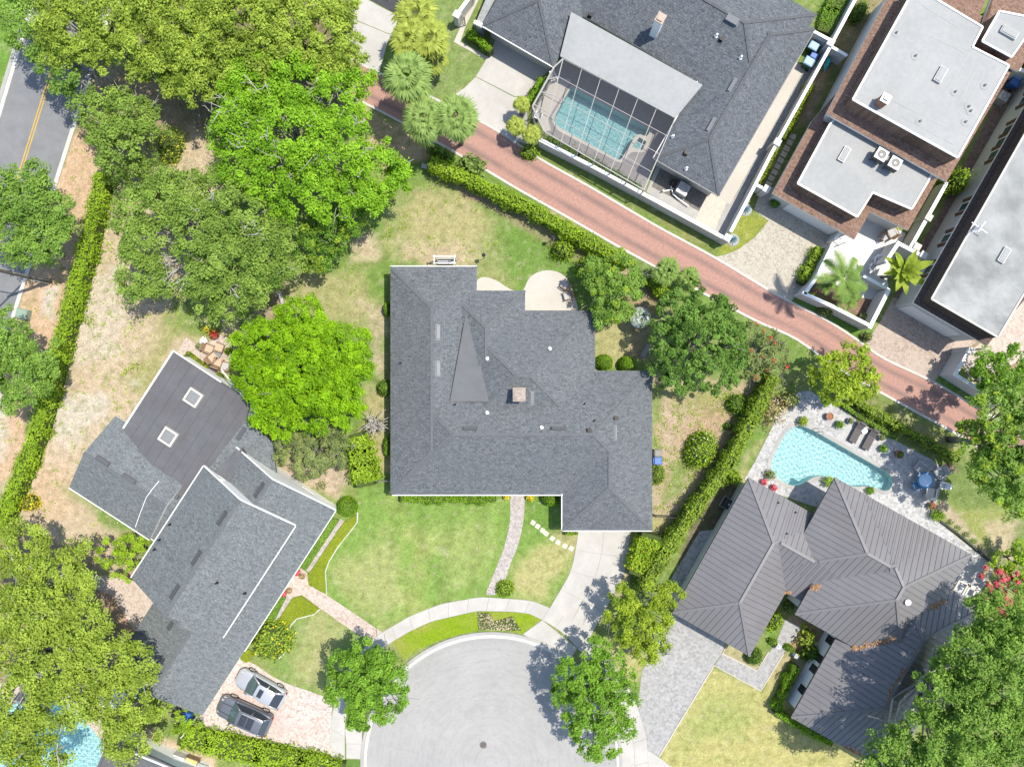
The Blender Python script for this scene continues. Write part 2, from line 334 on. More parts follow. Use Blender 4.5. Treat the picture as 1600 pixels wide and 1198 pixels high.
def alleymat():
    t = NT('alley_brick'); uv = t.n('ShaderNodeUVMap'); uv.uv_map = 'across'
    sp = t.n('ShaderNodeSeparateXYZ'); t.l(uv.outputs[0], sp.inputs[0])
    co = t.coord('World')
    c = t.ramp(t.noise(co, 5.0, 4, 0.75), [(0.28, (0.34, 0.185, 0.15)), (0.5, (0.48, 0.275, 0.222)), (0.74, (0.58, 0.355, 0.29))])
    big = t.ramp(t.noise(co, 0.5, 4), [(0.4, (0, 0, 0)), (0.7, (1, 1, 1))])
    c = t.mix(t.math('MULTIPLY', big, 0.35), c, (0.50, 0.30, 0.23))
    u = sp.outputs[0]                     # worn, oily wheel tracks at 27 % and 73 % of the width
    d = t.math('ABSOLUTE', t.math('SUBTRACT', t.math('ABSOLUTE', t.math('SUBTRACT', u, 0.5)), 0.235))
    tr = t.ramp(d, [(0.0, (1, 1, 1)), (0.135, (0, 0, 0))])
    tr = t.math('MULTIPLY', tr, t.ramp(t.noise(t.coord('World', (0.6, 0.6, 1)), 0.8, 4), [(0.25, (0.35, 0.35, 0.35)), (0.6, (0.95, 0.95, 0.95))]))
    c = t.mix(tr, c, (0.235, 0.165, 0.15))
    br = t.n('ShaderNodeTexBrick'); t.l(t.coord('World', (1, 1, 1), (0, 0, 0.52)), br.inputs['Vector']); br.inputs['Scale'].default_value = 1
    br.inputs['Brick Width'].default_value = 0.21; br.inputs['Row Height'].default_value = 0.10; br.inputs['Mortar Size'].default_value = 0.01
    c = t.mix(t.math('MULTIPLY', br.outputs['Fac'], 0.4), c, (0.28, 0.19, 0.16))
    return t.done(t.prin(c, 0.9, 0.2, 0, br.outputs['Fac'], -0.3, 0.01))
M['alley_brick'] = alleymat()

def groundmat():
    t = NT('ground_soil_and_turf'); at = t.n('ShaderNodeAttribute', attribute_name='cover')
    co = t.coord('World')
    f1 = t.noise(co, 1.6, 6, 0.72); f2 = t.noise(co, 7.0, 4, 0.75)
    c = t.mix(0.75, at.outputs['Color'], t.ramp(f1, [(0.3, (0.62, 0.61, 0.56)), (0.7, (1.30, 1.32, 1.38))]), 'MULTIPLY')
    c = t.mix(0.8, c, t.ramp(f2, [(0.28, (0.55, 0.57, 0.55)), (0.72, (1.42, 1.4, 1.4))]), 'MULTIPLY')
    return t.done(t.prin(c, 0.95, 0.1, 0, f2, 0.5, 0.05))
M['ground'] = groundmat()
def turf(name, a, b, dry, amt):
    t = NT(name); co = t.coord('World')
    c = t.mix(t.ramp(t.noise(co, 2.2, 5, 0.7), [(0.3, (0, 0, 0)), (0.7, (1, 1, 1))]), a, b)
    c = t.mix(t.math('MULTIPLY', t.ramp(t.noise(co, 0.35, 4, 0.6), [(0.42, (0, 0, 0)), (0.66, (1, 1, 1))]), amt), c, dry)
    f2 = t.noise(co, 8.0, 4, 0.75)
    c = t.mix(0.75, c, t.ramp(f2, [(0.28, (0.5, 0.52, 0.5)), (0.72, (1.45, 1.4, 1.4))]), 'MULTIPLY')
    return t.done(t.prin(c, 0.95, 0.1, 0, f2, 0.5, 0.05))
M['turf_lime'] = turf('turf_lime', (0.18, 0.30, 0.015), (0.27, 0.38, 0.02), (0.36, 0.33, 0.10), 0.6)
M['turf_green'] = turf('turf_green', (0.10, 0.20, 0.04), (0.16, 0.27, 0.06), (0.26, 0.27, 0.11), 0.5)

def watermat(name, tint):
    """real refracting water; its waves are in the mesh, so sunlight focuses on the pool floor"""
    t = NT(name); b = t.prin(tint, 0.0, 0.5, al=1); b.inputs['Transmission Weight'].default_value = 1.0; b.inputs['IOR'].default_value = 1.33
    return t.done(b)
M['water_pale'] = watermat('water_pale', (0.80, 1.0, 1.0))
M['water_teal'] = watermat('water_teal', (0.72, 0.93, 0.93))
def plaster(name, a, b, sc_=2.0):
    t = NT(name); co = t.coord('World')
    vo = t.n('ShaderNodeTexVoronoi'); vo.inputs['Scale'].default_value = sc_ * 2; t.l(co, vo.inputs['Vector'])
    f = t.math('ADD', t.math('MULTIPLY', vo.outputs['Distance'], 0.5), t.math('MULTIPLY', t.noise(co, sc_ * 3, 4, 0.7), 0.6))
    return t.done(t.prin(t.ramp(f, [(0.3, a), (0.75, b)]), 0.7, 0.3))
M['plaster_pale'] = plaster('plaster_pale', (0.50, 0.80, 0.82), (0.72, 0.93, 0.92), 2.2)
M['plaster_teal'] = plaster('plaster_teal', (0.42, 0.72, 0.74), (0.56, 0.82, 0.83), 1.8)
def screenmat():
    t = NT('insect_screen'); tr = t.n('ShaderNodeBsdfTransparent'); df = t.n('ShaderNodeBsdfDiffuse'); df.inputs[0].default_value = (0.12, 0.12, 0.13, 1)
    m = t.n('ShaderNodeMixShader'); m.inputs[0].default_value = 0.20; t.l(tr.outputs[0], m.inputs[1]); t.l(df.outputs[0], m.inputs[2]); return t.done(m)
M['screen'] = screenmat()
def carpaint(name, c):
    t = NT(name); p = t.prin(c, 0.3, 0.5, 0.35); p.inputs['Coat Weight'].default_value = 0.6; p.inputs['Coat Roughness'].default_value = 0.05; return t.done(p)
M['paint_silver'] = carpaint('paint_silver', (0.62, 0.63, 0.65)); M['paint_slate'] = carpaint('paint_slate', (0.20, 0.21, 0.235))
M['rubber'] = plain('rubber', (0.02, 0.02, 0.02), 0.8); M['alloy'] = plain('alloy', (0.62, 0.60, 0.56), 0.3, metal=0.5)
M['lamp_red'] = plain('lamp_red', (0.30, 0.01, 0.01), 0.2); M['lamp_clear'] = plain('lamp_clear', (0.75, 0.76, 0.78), 0.1)
M['slab_joint'] = plain('slab_joint', (0.33, 0.32, 0.30), 0.9)
# ================================================================== GROUND
class VNoise:
    def __init__(s, seed, n=256): s.g = np.random.default_rng(seed).random((n, n)); s.n = n
    def one(s, x, y):
        xi = np.floor(x).astype(int); yi = np.floor(y).astype(int); fx = x - xi; fy = y - yi
        fx = fx*fx*(3-2*fx); fy = fy*fy*(3-2*fy); n = s.n
        a = s.g[xi % n, yi % n]; b = s.g[(xi+1) % n, yi % n]; c = s.g[xi % n, (yi+1) % n]; d = s.g[(xi+1) % n, (yi+1) % n]
        return (a*(1-fx)+b*fx)*(1-fy) + (c*(1-fx)+d*fx)*fy
    def fbm(s, x, y, o=4):
        r = 0; amp = 0.5; tot = 0
        for i in range(o): r = r + amp*s.one(x*2**i + 17*i, y*2**i + 31*i); tot += amp; amp *= 0.55
        return r / tot - 0.5
def sdist(px, py, poly):
    """signed distance to a polygon (positive inside), vectorised"""
    d = np.full(px.shape, 1e9); ins = np.zeros(px.shape, bool); n = len(poly)
    for i in range(n):
        ax, ay = poly[i]; bx, by = poly[(i+1) % n]; ex, ey = bx-ax, by-ay
        t = np.clip(((px-ax)*ex + (py-ay)*ey) / (ex*ex+ey*ey+1e-9), 0, 1)
        d = np.minimum(d, np.hypot(px-ax-t*ex, py-ay-t*ey))
        c = ((ay > py) != (by > py)) & (px < (bx-ax)*(py-ay)/((by-ay) if by != ay else 1e-9) + ax)
        ins ^= c
    return np.where(ins, d, -d)

GREEN = (0.175, 0.275, 0.062); LUSH = (0.135, 0.255, 0.045); DRY = (0.45, 0.385, 0.20); STRAW = (0.50, 0.435, 0.20)
DIRT = (0.53, 0.425, 0.295); RUST = (0.57, 0.40, 0.26); SAND = (0.58, 0.53, 0.45); SOIL = (0.36, 0.26, 0.175); OLIVE = (0.30, 0.31, 0.10); LIME = (0.25, 0.33, 0.03)
ZONES = [  # outline, colour, softness (px), edge wander (px), strength
    ([(160, 200), (345, 190), (340, 260), (330, 420), (380, 470), (360, 540), (280, 560), (190, 690), (100, 770), (210, 840), (200, 900), (80, 880), (10, 800), (0, 770), (110, 560), (150, 380)], DIRT, 14, 26, 1.0),
    ([(300, 430), (350, 440), (340, 540), (270, 550), (220, 610), (190, 610), (230, 520)], OLIVE, 26, 50, 0.75),
    ([(270, 470), (330, 480), (330, 520), (270, 530)], GREEN, 18, 40, 0.8),
    ([(120, 430), (190, 420), (180, 560), (110, 560)], SAND, 22, 60, 0.5),
    ([(90, 620), (190, 600), (160, 660), (95, 740), (60, 740)], SAND, 18, 60, 0.85),
    ([(40, 690), (110, 690), (110, 800), (60, 820)], RUST, 20, 40, 0.6),
    ([(300, 190), (345, 190), (340, 330), (290, 330)], DIRT, 12, 20, 1.0),
    ([(60, 100), (250, 90), (300, 200), (170, 270), (130, 250), (120, 200)], SOIL, 16, 30, 0.9),
    ([(113, 205), (175, 235), (170, 270), (120, 400), (100, 480), (60, 600), (20, 740), (-60, 800), (-60, 560), (30, 480), (60, 380), (90, 280)], RUST, 5, 10, 1.0),
    ([(70, 455), (90, 450), (82, 495), (66, 490)], SAND, 6, 12, 0.9),
    ([(0, 600), (20, 640), (0, 720), (-40, 700)], SAND, 10, 20, 0.8),
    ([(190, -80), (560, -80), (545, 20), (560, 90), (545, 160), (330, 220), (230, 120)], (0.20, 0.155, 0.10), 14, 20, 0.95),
    # the backyard of the central house
    ([(640, 250), (700, 265), (980, 415), (1030, 470), (1010, 580), (925, 590), (820, 470), (600, 600), (600, 780), (560, 770), (440, 500), (560, 380)], GREEN, 6, 10, 1.0),
    ([(640, 290), (700, 275), (790, 340), (770, 420), (700, 410), (630, 390), (620, 340)], DRY, 26, 60, 0.8),
    ([(630, 380), (740, 385), (735, 415), (630, 410)], (0.50, 0.40, 0.27), 14, 30, 0.8),
    ([(545, 370), (580, 365), (585, 400), (545, 410)], DIRT, 10, 20, 0.9),
    ([(470, 440), (560, 420), (590, 470), (580, 540), (520, 500), (450, 480)], DRY, 26, 50, 0.65),
    ([(570, 480), (608, 480), (608, 590), (590, 600), (570, 560)], (0.50, 0.41, 0.29), 14, 30, 0.8),
    ([(565, 600), (612, 600), (612, 740), (585, 740), (560, 690)], DRY, 14, 26, 0.8),
    ([(400, 450), (450, 440), (440, 500), (400, 500)], SOIL, 12, 20, 0.8),
    ([(655, 255), (690, 262), (985, 425), (1030, 455), (1030, 475), (960, 440), (870, 390), (690, 285)], SOIL, 5, 8, 0.9),
    ([(770, 320), (900, 400), (905, 470), (850, 400), (750, 420)], LUSH, 24, 40, 0.5),
    ([(930, 500), (1000, 470), (1010, 560), (935, 570)], DRY, 18, 40, 0.75),
    ([(980, 430), (1030, 450), (1010, 560), (985, 560)], SOIL, 10, 14, 0.7),
    ([(700, 262), (760, 268), (1000, 405), (1080, 450), (1180, 505), (1260, 545), (1260, 570), (1180, 560), (1060, 460), (940, 395)], GREEN, 4, 6, 0.9),
    ([(820, 335), (870, 330), (960, 400), (920, 390)], DRY, 10, 20, 0.7),
    # the brown side yard east of it
    ([(1020, 590), (1200, 590), (1180, 620), (1050, 830), (1020, 830)], (0.46, 0.36, 0.25), 8, 20, 1.0),
    ([(1040, 600), (1150, 590), (1140, 640), (1060, 640)], OLIVE, 20, 40, 0.8),
    ([(1060, 670), (1130, 640), (1120, 720), (1040, 760)], (0.44, 0.30, 0.195), 20, 40, 0.7),
    ([(1020, 600), (1036, 600), (1034, 660), (1020, 660)], GREEN, 8, 16, 0.9),
    ([(1050, 720), (1085, 720), (1065, 770), (1040, 780)], GREEN, 12, 24, 0.8),
    ([(1195, 600), (1215, 600), (1100, 790), (1050, 840), (1030, 830), (1060, 800), (1170, 620)], SOIL, 5, 8, 0.9),
    ([(1020, 806), (1050, 806), (1035, 850), (990, 850), (985, 830)], (0.40, 0.38, 0.17), 6, 16, 0.9),
    ([(984, 835), (1000, 835), (985, 900), (965, 930)], (0.47, 0.38, 0.24), 4, 8, 0.9),
    # front lawns
    ([(560, 760), (905, 770), (905, 840), (890, 900), (850, 960), (700, 940), (600, 995), (500, 930), (510, 850), (560, 800)], (0.205, 0.325, 0.070), 5, 8, 1.0),
    ([(610, 770), (680, 850), (660, 960), (630, 960), (640, 850)], (0.38, 0.41, 0.13), 16, 30, 0.6),
    ([(520, 880), (600, 850), (640, 930), (600, 985), (530, 930)], (0.42, 0.41, 0.18), 26, 50, 0.65),
    ([(680, 820), (770, 790), (770, 900), (690, 930)], (0.35, 0.39, 0.14), 30, 60, 0.6),
    ([(810, 870), (890, 840), (880, 900), (850, 950), (800, 930)], (0.47, 0.42, 0.19), 18, 30, 0.85),
    ([(860, 820), (903, 830), (895, 860), (870, 850)], DRY, 8, 14, 0.7),
    ([(820, 775), (878, 775), (880, 828), (850, 840), (820, 820)], LUSH, 12, 20, 0.7),
    ([(450, 960), (580, 960), (560, 1090), (500, 1090), (420, 1040)], (0.215, 0.31, 0.085), 5, 8, 1.0),
    ([(490, 960), (540, 970), (530, 1060), (480, 1060), (460, 1010)], (0.43, 0.40, 0.18), 22, 40, 0.75),
    ([(1110, 1040), (1190, 1080), (1220, 1020), (1320, 1060), (1420, 1240), (1000, 1240)], (0.45, 0.42, 0.165), 4, 6, 1.0),
    ([(1110, 1080), (1170, 1090), (1160, 1150), (1080, 1160)], (0.29, 0.36, 0.11), 26, 50, 0.6),
    ([(1195, 1020), (1225, 1010), (1260, 1030), (1220, 1090)], (0.40, 0.33, 0.19), 10, 20, 0.7),
    ([(960, 990), (1020, 1020), (1000, 1060), (960, 1080)], (0.48, 0.42, 0.20), 8, 14, 0.8),
    ([(1120, 1000), (1200, 1030), (1180, 1060), (1120, 1020)], (0.42, 0.36, 0.20), 4, 8, 0.9),
    # beds and lawns of the metal-roofed house
    ([(1195, 940), (1300, 990), (1290, 1040), (1225, 1010), (1230, 965)], (0.45, 0.29, 0.19), 4, 8, 1.0),
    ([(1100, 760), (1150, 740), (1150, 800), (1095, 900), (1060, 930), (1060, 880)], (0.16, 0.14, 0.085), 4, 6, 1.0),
    ([(1155, 640), (1240, 600), (1200, 680), (1150, 750), (1140, 720)], GREEN, 6, 12, 1.0),
    ([(1165, 700), (1190, 690), (1160, 750), (1148, 750)], DRY, 8, 16, 0.8),
    ([(1310, 625), (1380, 620), (1500, 690), (1520, 760), (1460, 715), (1360, 662)], (0.20, 0.24, 0.075), 4, 6, 1.0),
    ([(1400, 640), (1500, 700), (1500, 720), (1400, 665)], (0.36, 0.35, 0.16), 5, 8, 0.9),
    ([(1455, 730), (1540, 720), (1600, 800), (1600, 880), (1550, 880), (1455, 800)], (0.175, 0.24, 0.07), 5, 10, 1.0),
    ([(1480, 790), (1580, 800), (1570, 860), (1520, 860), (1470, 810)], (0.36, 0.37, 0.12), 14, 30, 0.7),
    ([(1540, 820), (1590, 810), (1585, 880), (1550, 870)], (0.50, 0.40, 0.27), 10, 20, 0.8),
    ([(1457, 790), (1475, 780), (1555, 870), (1553, 884)], (0.48, 0.39, 0.28), 3, 5, 0.9),
    # alley verges, upper right
    ([(840, 245), (930, 290), (1115, 400), (1140, 380), (1020, 310), (850, 230)], (0.19, 0.25, 0.065), 3, 4, 1.0),
    ([(1000, 325), (1060, 350), (1115, 398), (1070, 375)], (0.38, 0.33, 0.14), 10, 16, 0.6),
    ([(1135, 375), (1160, 330), (1200, 345), (1160, 390), (1118, 400)], (0.29, 0.32, 0.06), 4, 6, 1.0),
    ([(1250, 455), (1370, 520), (1345, 535), (1240, 475)], LUSH, 4, 6, 1.0),
    ([(1220, 200), (1300, 60), (1340, 0), (1400, -20), (1300, 180), (1215, 300), (1180, 330), (1160, 330)], (0.17, 0.22, 0.06), 4, 8, 1.0),
    ([(1262, 125), (1300, 100), (1270, 190), (1245, 200)], SOIL, 6, 12, 0.9),
    ([(1280, 110), (1330, 0), (1400, -20), (1320, 110)], SOIL, 8, 14, 0.6),
    ([(1480, 520), (1600, 480), (1640, 560), (1500, 620)], SOIL, 8, 10, 0.9),
    ([(1460, 590), (1500, 560), (1560, 640), (1500, 630)], LUSH, 6, 8, 0.8),
    ([(680, 0), (740, 0), (770, 90), (710, 150), (660, 150), (650, 60)], (0.21, 0.29, 0.09), 4, 6, 1.0),
    ([(560, 160), (640, 195), (680, 250), (600, 260), (560, 200)], RUST, 8, 14, 0.8),
    # far left, lower left
    ([(-100, -100), (60, -100), (30, 90), (-40, 320), (-100, 320)], (0.16, 0.29, 0.05), 4, 5, 1.0),
    ([(140, 900), (260, 880), (260, 1000), (150, 980)], (0.46, 0.30, 0.22), 8, 10, 1.0),
    ([(120, 840), (210, 830), (200, 880), (130, 880)], (0.50, 0.38, 0.26), 8, 14, 0.9),
    ([(-60, 800), (140, 860), (200, 1000), (240, 1100), (-60, 1100)], SOIL, 10, 20, 0.8),
    ([(230, 1140), (340, 1170), (330, 1220), (200, 1200)], (0.58, 0.45, 0.33), 6, 10, 0.9),
    ([(470, 1172), (520, 1180), (520, 1200), (480, 1200)], (0.46, 0.40, 0.18), 3, 6, 0.9),
    ([(420, 740), (530, 780), (540, 730), (500, 700)], (0.52, 0.40, 0.31), 8, 14, 0.9),
]
POOL_EAST = [(1244.6, 664), (1255, 664.6), (1276, 675), (1390, 740), (1397, 747), (1396, 755), (1389, 767), (1383, 769), (1368, 761.5), (1359, 757), (1348, 758), (1339, 763), (1325, 757), (1305, 746), (1285, 743.5), (1273, 743), (1265.6, 747), (1255, 756), (1244.6, 760), (1232.6, 758), (1210, 744), (1203, 732), (1205, 719), (1228, 674), (1235.6, 667)]
POOL_NORTH = [(893, 136), (1017, 204), (1010, 216), (1000, 208), (993, 212), (982, 231), (969, 252), (873, 199), (865.5, 191), (866, 183)]
SPA_NORTH = [(999, 215), (1010, 222), (1003, 235), (988, 230)]
POOL_SOUTH = [(-60, 1150), (30, 1095), (70, 1060), (120, 1110), (162, 1160), (150, 1230), (-60, 1230)]
def densify(poly, closed=True, step=6.0, smooth=0):
    pts = []
    n = len(poly)
    for i in range(n if closed else n-1):
        a = poly[i]; b = poly[(i+1) % n]; m = max(1, int(math.hypot(b[0]-a[0], b[1]-a[1]) / step))
        pts += [(a[0]+(b[0]-a[0])*k/m, a[1]+(b[1]-a[1])*k/m) for k in range(m)]
    if not closed: pts.append(poly[-1])
    for _ in range(smooth):
        q = pts[:]
        for i in range(len(pts)):
            if not closed and i in (0, len(pts)-1): continue
            a, b, c = pts[i-1], pts[i], pts[(i+1) % len(pts)]
            q[i] = ((a[0]+2*b[0]+c[0])/4, (a[1]+2*b[1]+c[1])/4)
        pts = q
    return pts
def inflate(poly, d):
    """move a pixel outline outwards by d px"""
    n = len(poly); a = sum(poly[i][0]*poly[(i+1) % n][1]-poly[(i+1) % n][0]*poly[i][1] for i in range(n)); sg = 1 if a > 0 else -1
    out = []
    for i in range(n):
        p, q, r = poly[i-1], poly[i], poly[(i+1) % n]
        def nrm(a_, b_):
            l = math.hypot(b_[0]-a_[0], b_[1]-a_[1]) or 1; return ((b_[1]-a_[1])/l*sg, -(b_[0]-a_[0])/l*sg)
        n1, n2 = nrm(p, q), nrm(q, r); bx, by = n1[0]+n2[0], n1[1]+n2[1]; l2 = (bx*bx+by*by) or 1
        k = 2*d/l2 if l2 > 0.35 else d
        out.append((q[0]+bx*k, q[1]+by*k))
    return out
POOL_EAST = densify(POOL_EAST, True, 6, 2); POOL_NORTH = densify(POOL_NORTH, True, 5, 1)
def build_ground():
    fx = np.arange(-47, 47.01, 0.21); fy = np.arange(-36, 36.01, 0.21)
    far = np.array([4, 12, 30, 70, 150, 300, 600.0])
    xs = np.concatenate([-47 - far[::-1], fx, fx[-1] + far]); ys = np.concatenate([-36 - far[::-1], fy, fy[-1] + far])
    X, Y = np.meshgrid(xs, ys, indexing='ij'); px = X*S + 800; py = 599 - Y*S
    n1, n2, n3 = VNoise(1), VNoise(2), VNoise(3)
    nz = n1.fbm(X*0.35, Y*0.35, 5); nz2 = n2.fbm(X*1.1, Y*1.1, 4)
    c = np.empty(X.shape + (3,)); c[:] = GREEN
    k = np.clip(0.5 + 2.4*nz, 0, 1)[..., None]; c = c*(1-0.35*k) + np.array(DRY)*0.35*k
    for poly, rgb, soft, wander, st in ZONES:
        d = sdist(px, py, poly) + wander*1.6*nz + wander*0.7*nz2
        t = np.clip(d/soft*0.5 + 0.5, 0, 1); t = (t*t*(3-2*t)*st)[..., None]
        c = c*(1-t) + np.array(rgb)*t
    lawn = [(600, 778), (800, 778), (775, 900), (755, 935), (690, 945), (640, 965), (600, 985)]
    d = np.clip(sdist(px, py, lawn)/14, 0, 1); st = 0.5+0.5*np.sin((px+0.12*py)/7.2+1.2*nz2); c = c*(1+(0.16*(st-0.5)*d)[..., None])
    lane = np.exp(-((px-(640+(py-800)*0.42))/9.0)**2)*(py > 770)*(py < 960); c = c*(1-0.14*lane[..., None])
    speckle = n3.fbm(X*2.6, Y*2.6, 3)                       # scattered weeds and bare spots
    w = np.clip((speckle-0.13)*9, 0, 1)[..., None]*0.45; c = c*(1-w) + np.array((0.17, 0.23, 0.06))*w
    w = np.clip((-speckle-0.15)*9, 0, 1)[..., None]*0.35; c = c*(1-w) + np.array((0.48, 0.41, 0.28))*w
    nx, ny = X.shape; idx = np.arange(nx*ny).reshape(nx, ny)
    q = np.stack([idx[:-1, :-1], idx[1:, :-1], idx[1:, 1:], idx[:-1, 1:]], -1).reshape(-1, 4)
    cx = (px[:-1, :-1]+px[1:, 1:]).reshape(-1)/2; cy = (py[:-1, :-1]+py[1:, 1:]).reshape(-1)/2
    keep = np.ones(len(q), bool)
    for hole in (POOL_EAST, POOL_NORTH, SPA_NORTH, POOL_SOUTH):
        bx = [p[0] for p in hole]; by = [p[1] for p in hole]
        m = (cx > min(bx)-9) & (cx < max(bx)+9) & (cy > min(by)-9) & (cy < max(by)+9)
        keep[np.where(m)[0][sdist(cx[m], cy[m], hole) > -4.5]] = False
    q = q[keep]
    me = bpy.data.meshes.new('ground'); me.vertices.add(nx*ny); me.loops.add(len(q)*4); me.polygons.add(len(q))
    me.vertices.foreach_set('co', np.stack([X, Y, 0.03*nz2*0], -1).astype(np.float32).ravel())
    me.loops.foreach_set('vertex_index', q.astype(np.int32).ravel())
    me.polygons.foreach_set('loop_start', np.arange(0, len(q)*4, 4, dtype=np.int32))
    me.update(calc_edges=True)
    at = me.color_attributes.new('cover', 'FLOAT_COLOR', 'POINT')
    at.data.foreach_set('color', np.concatenate([c, np.ones(c.shape[:2]+(1,))], -1).astype(np.float32).ravel())
    me.materials.append(M['ground']); o = bpy.data.objects.new('ground', me); col.objects.link(o)
    meta(o, 'patchy green and dry lawn and bare sandy soil of the gardens', None, None, 'structure')
build_ground()

# ------------------------------------------------------------------ roads, kerbs, paths (each sheet a few mm above the one below)
def flat(name, px, z, mat, label=None, holes=()):
    return struct(name, MB().sheet(PX(px), z, 0, [PX(h) for h in holes]), mat, label)
def ribbon(px, w, z0, z1):
    """kerb: a raised ribbon along a pixel polyline, w in metres"""
    pts = [Vector(P(a, b)) for a, b in px]; mb = MB(); l, r = [], []
    for i, p in enumerate(pts):
        d = (pts[min(i+1, len(pts)-1)]-pts[max(i-1, 0)]); n = Vector((-d.y, d.x, 0)).normalized()*w/2
        l.append(p+n); r.append(p-n)
    for i in range(len(pts)-1):
        a, b, c, d = r[i], r[i+1], l[i+1], l[i]
        mb.add([(v.x, v.y, z) for z in (z0, z1) for v in (a, b, c, d)], [(4, 5, 6, 7), (0, 1, 5, 4), (2, 3, 7, 6), (1, 2, 6, 5), (3, 0, 4, 7)])
    return mb
def arc(cx, cy, r, a0, a1, n=40): return [(cx+r*math.cos(math.radians(a0+(a1-a0)*i/n)), cy+r*math.sin(math.radians(a0+(a1-a0)*i/n))) for i in range(n+1)]
rx = lambda y: 112-0.318*(y-200)
lx = lambda y: 31-0.30*(y-85)
YS = [-700, 0, 200, 400, 600, 1500]
flat('main_road', [(lx(y), y) for y in YS] + [(rx(y), y) for y in reversed(YS)], 0.010, M['asphalt'], 'grey asphalt main road with double yellow line')
for k in (-1, 1):
    o = struct('lane_marking', MB().sheet(PX([(89-0.31*(y-85)+2.1*k-0.9, y) for y in YS] + [(89-0.31*(y-85)+2.1*k+0.9, y) for y in reversed(YS)]), 0.014), M['yellow_paint'], 'one of the two yellow centre lines of the main road')
    meta(o, group='yellow centre lines')
struct('kerb', ribbon([(rx(y)+3, y) for y in YS], 0.34, 0, 0.10), M['kerb'], 'pale kerb on the garden side of the main road')
struct('kerb', ribbon([(lx(y)-3, y) for y in YS], 0.34, 0, 0.10), M['kerb'], 'pale kerb on the grass side of the main road')
flat('footpath', [(lx(y)-14, y) for y in YS] + [(lx(y)-8, y) for y in reversed(YS)], 0.012, M['concrete_worn'], 'narrow pale footpath beyond the main road')

TOP = [(505, 68), (572, 105), (640, 136), (745, 186), (790, 212), (840, 247), (920, 291), (1032, 357), (1115, 401), (1199, 452), (1232, 471), (1284, 495), (1336, 528), (1375, 558), (1459, 596), (1532, 640), (1620, 690), (1900, 850)]
BOT = [(487, 118), (557, 155), (614, 184), (755, 263), (799, 290), (900, 347), (960, 382), (1015, 412), (1080, 448), (1128, 473), (1163, 492), (1199, 510), (1230, 521), (1256, 536), (1277, 553), (1320, 582), (1369, 609), (1418, 636), (1492, 676), (1580, 728), (1880, 905)]
def resample(pts, n):
    d = [0]
    for i in range(1, len(pts)): d.append(d[-1]+math.dist(pts[i-1], pts[i]))
    out = []; j = 0
    for k in range(n):
        t = d[-1]*k/(n-1)
        while j < len(pts)-2 and d[j+1] < t: j += 1
        f = (t-d[j])/max(1e-9, d[j+1]-d[j]); out.append(tuple(pts[j][i]+(pts[j+1][i]-pts[j][i])*f for i in range(len(pts[0]))))
    return out
def build_alley():
    n = 90; a = resample(densify(TOP, False, 10, 4), n); b = resample(densify(BOT, False, 10, 4), n)
    mb = MB(); ncol = 8; vs = []; uv = []
    for p, q in zip(b, a):
        for k in range(ncol+1):
            t = k/ncol; w = P(p[0]+(q[0]-p[0])*t, p[1]+(q[1]-p[1])*t, 0); vs.append((w[0], w[1], 0.012)); uv.append(t)
    fs = [(i*(ncol+1)+k, (i+1)*(ncol+1)+k, (i+1)*(ncol+1)+k+1, i*(ncol+1)+k+1) for i in range(n-1) for k in range(ncol)]
    mb.add(vs, fs); o = struct('brick_alley', mb, M['alley_brick'], 'red brick alley with darker wheel tracks running diagonally')
    ul = o.data.uv_layers.new(name='across')
    ul.data.foreach_set('uv', np.array([(uv[l.vertex_index], 0.0) for l in o.data.loops], np.float32).ravel())
    struct('kerb', ribbon(a, 0.2, 0, 0.05), M['kerb'], 'thin pale kerb along the upper edge of the brick alley')
    struct('kerb', ribbon(b, 0.2, 0, 0.05), M['kerb'], 'thin pale kerb along the lower edge of the brick alley')
build_alley()

CX, CY, CR = 768, 1191, 195
ring = arc(CX, CY, CR, 168, 372, 60)
flat('cul_de_sac', ring + [(975, 1300), (975, 1700), (570, 1700), (570, 1300)], 0.010, M['court_asphalt'], 'pale asphalt turning circle of the cul de sac')
struct('kerb', ribbon([(571, 1700), (571, 1260)] + arc(CX, CY, CR+2.5, 164, 376, 60) + [(972, 1260), (972, 1700)], 0.28, 0, 0.06), M['kerb'], 'pale kerb and gutter ringing the cul de sac')
struct('gutter', ribbon([(566, 1700), (566, 1260)] + arc(CX, CY, CR+7.5, 164, 376, 60) + [(977, 1260), (977, 1700)], 0.24, 0, 0.10), M['concrete_worn'], 'grey upper lip of the kerb ringing the cul de sac')

def slab_row(parent, left, right, rows, z=0.04, gap=0.018, name='paving_slab', mat=None):
    """slabs between two pixel polylines, each its own piece with an open joint"""
    a = resample(densify(left, False, 4, 2), rows*4+1); b = resample(densify(right, False, 4, 2), rows*4+1)
    if z > 0.03: obj('slab_bed', MB().sheet(PX(a + b[::-1]), z-0.013), M['slab_joint'], parent)
    for r in range(rows):
        pa = [Vector(P(*a[r*4+k])) for k in range(5)]; pb = [Vector(P(*b[r*4+k])) for k in range(5)]
        loop = pa + pb[::-1]; c = sum(loop, Vector())/10
        sh = [(c + (v-c)*(1-gap/max(0.2, (v-c).length))) for v in loop]
        obj(name, MB().prism([(v.x, v.y) for v in sh], 0.0, z), mat or M['concrete'], parent)
sw = thing('sidewalk', 'pale concrete sidewalk slabs curving round the cul de sac', 'sidewalk', P(750, 945), kind='structure')
so = [(520, 1300), (517, 1176), (518, 1120), (528, 1080), (548, 1040), (575, 1003), (597, 987), (640, 962), (688, 943), (750, 932), (799, 935), (832, 938), (859, 949)]
si = [(540, 1300), (539, 1185), (539, 1130), (549, 1090), (566, 1053), (592, 1018), (613, 1002), (640, 986), (675, 970), (745, 954), (800, 955), (827, 958), (847, 968)]
slab_row(sw, so, si, 19)
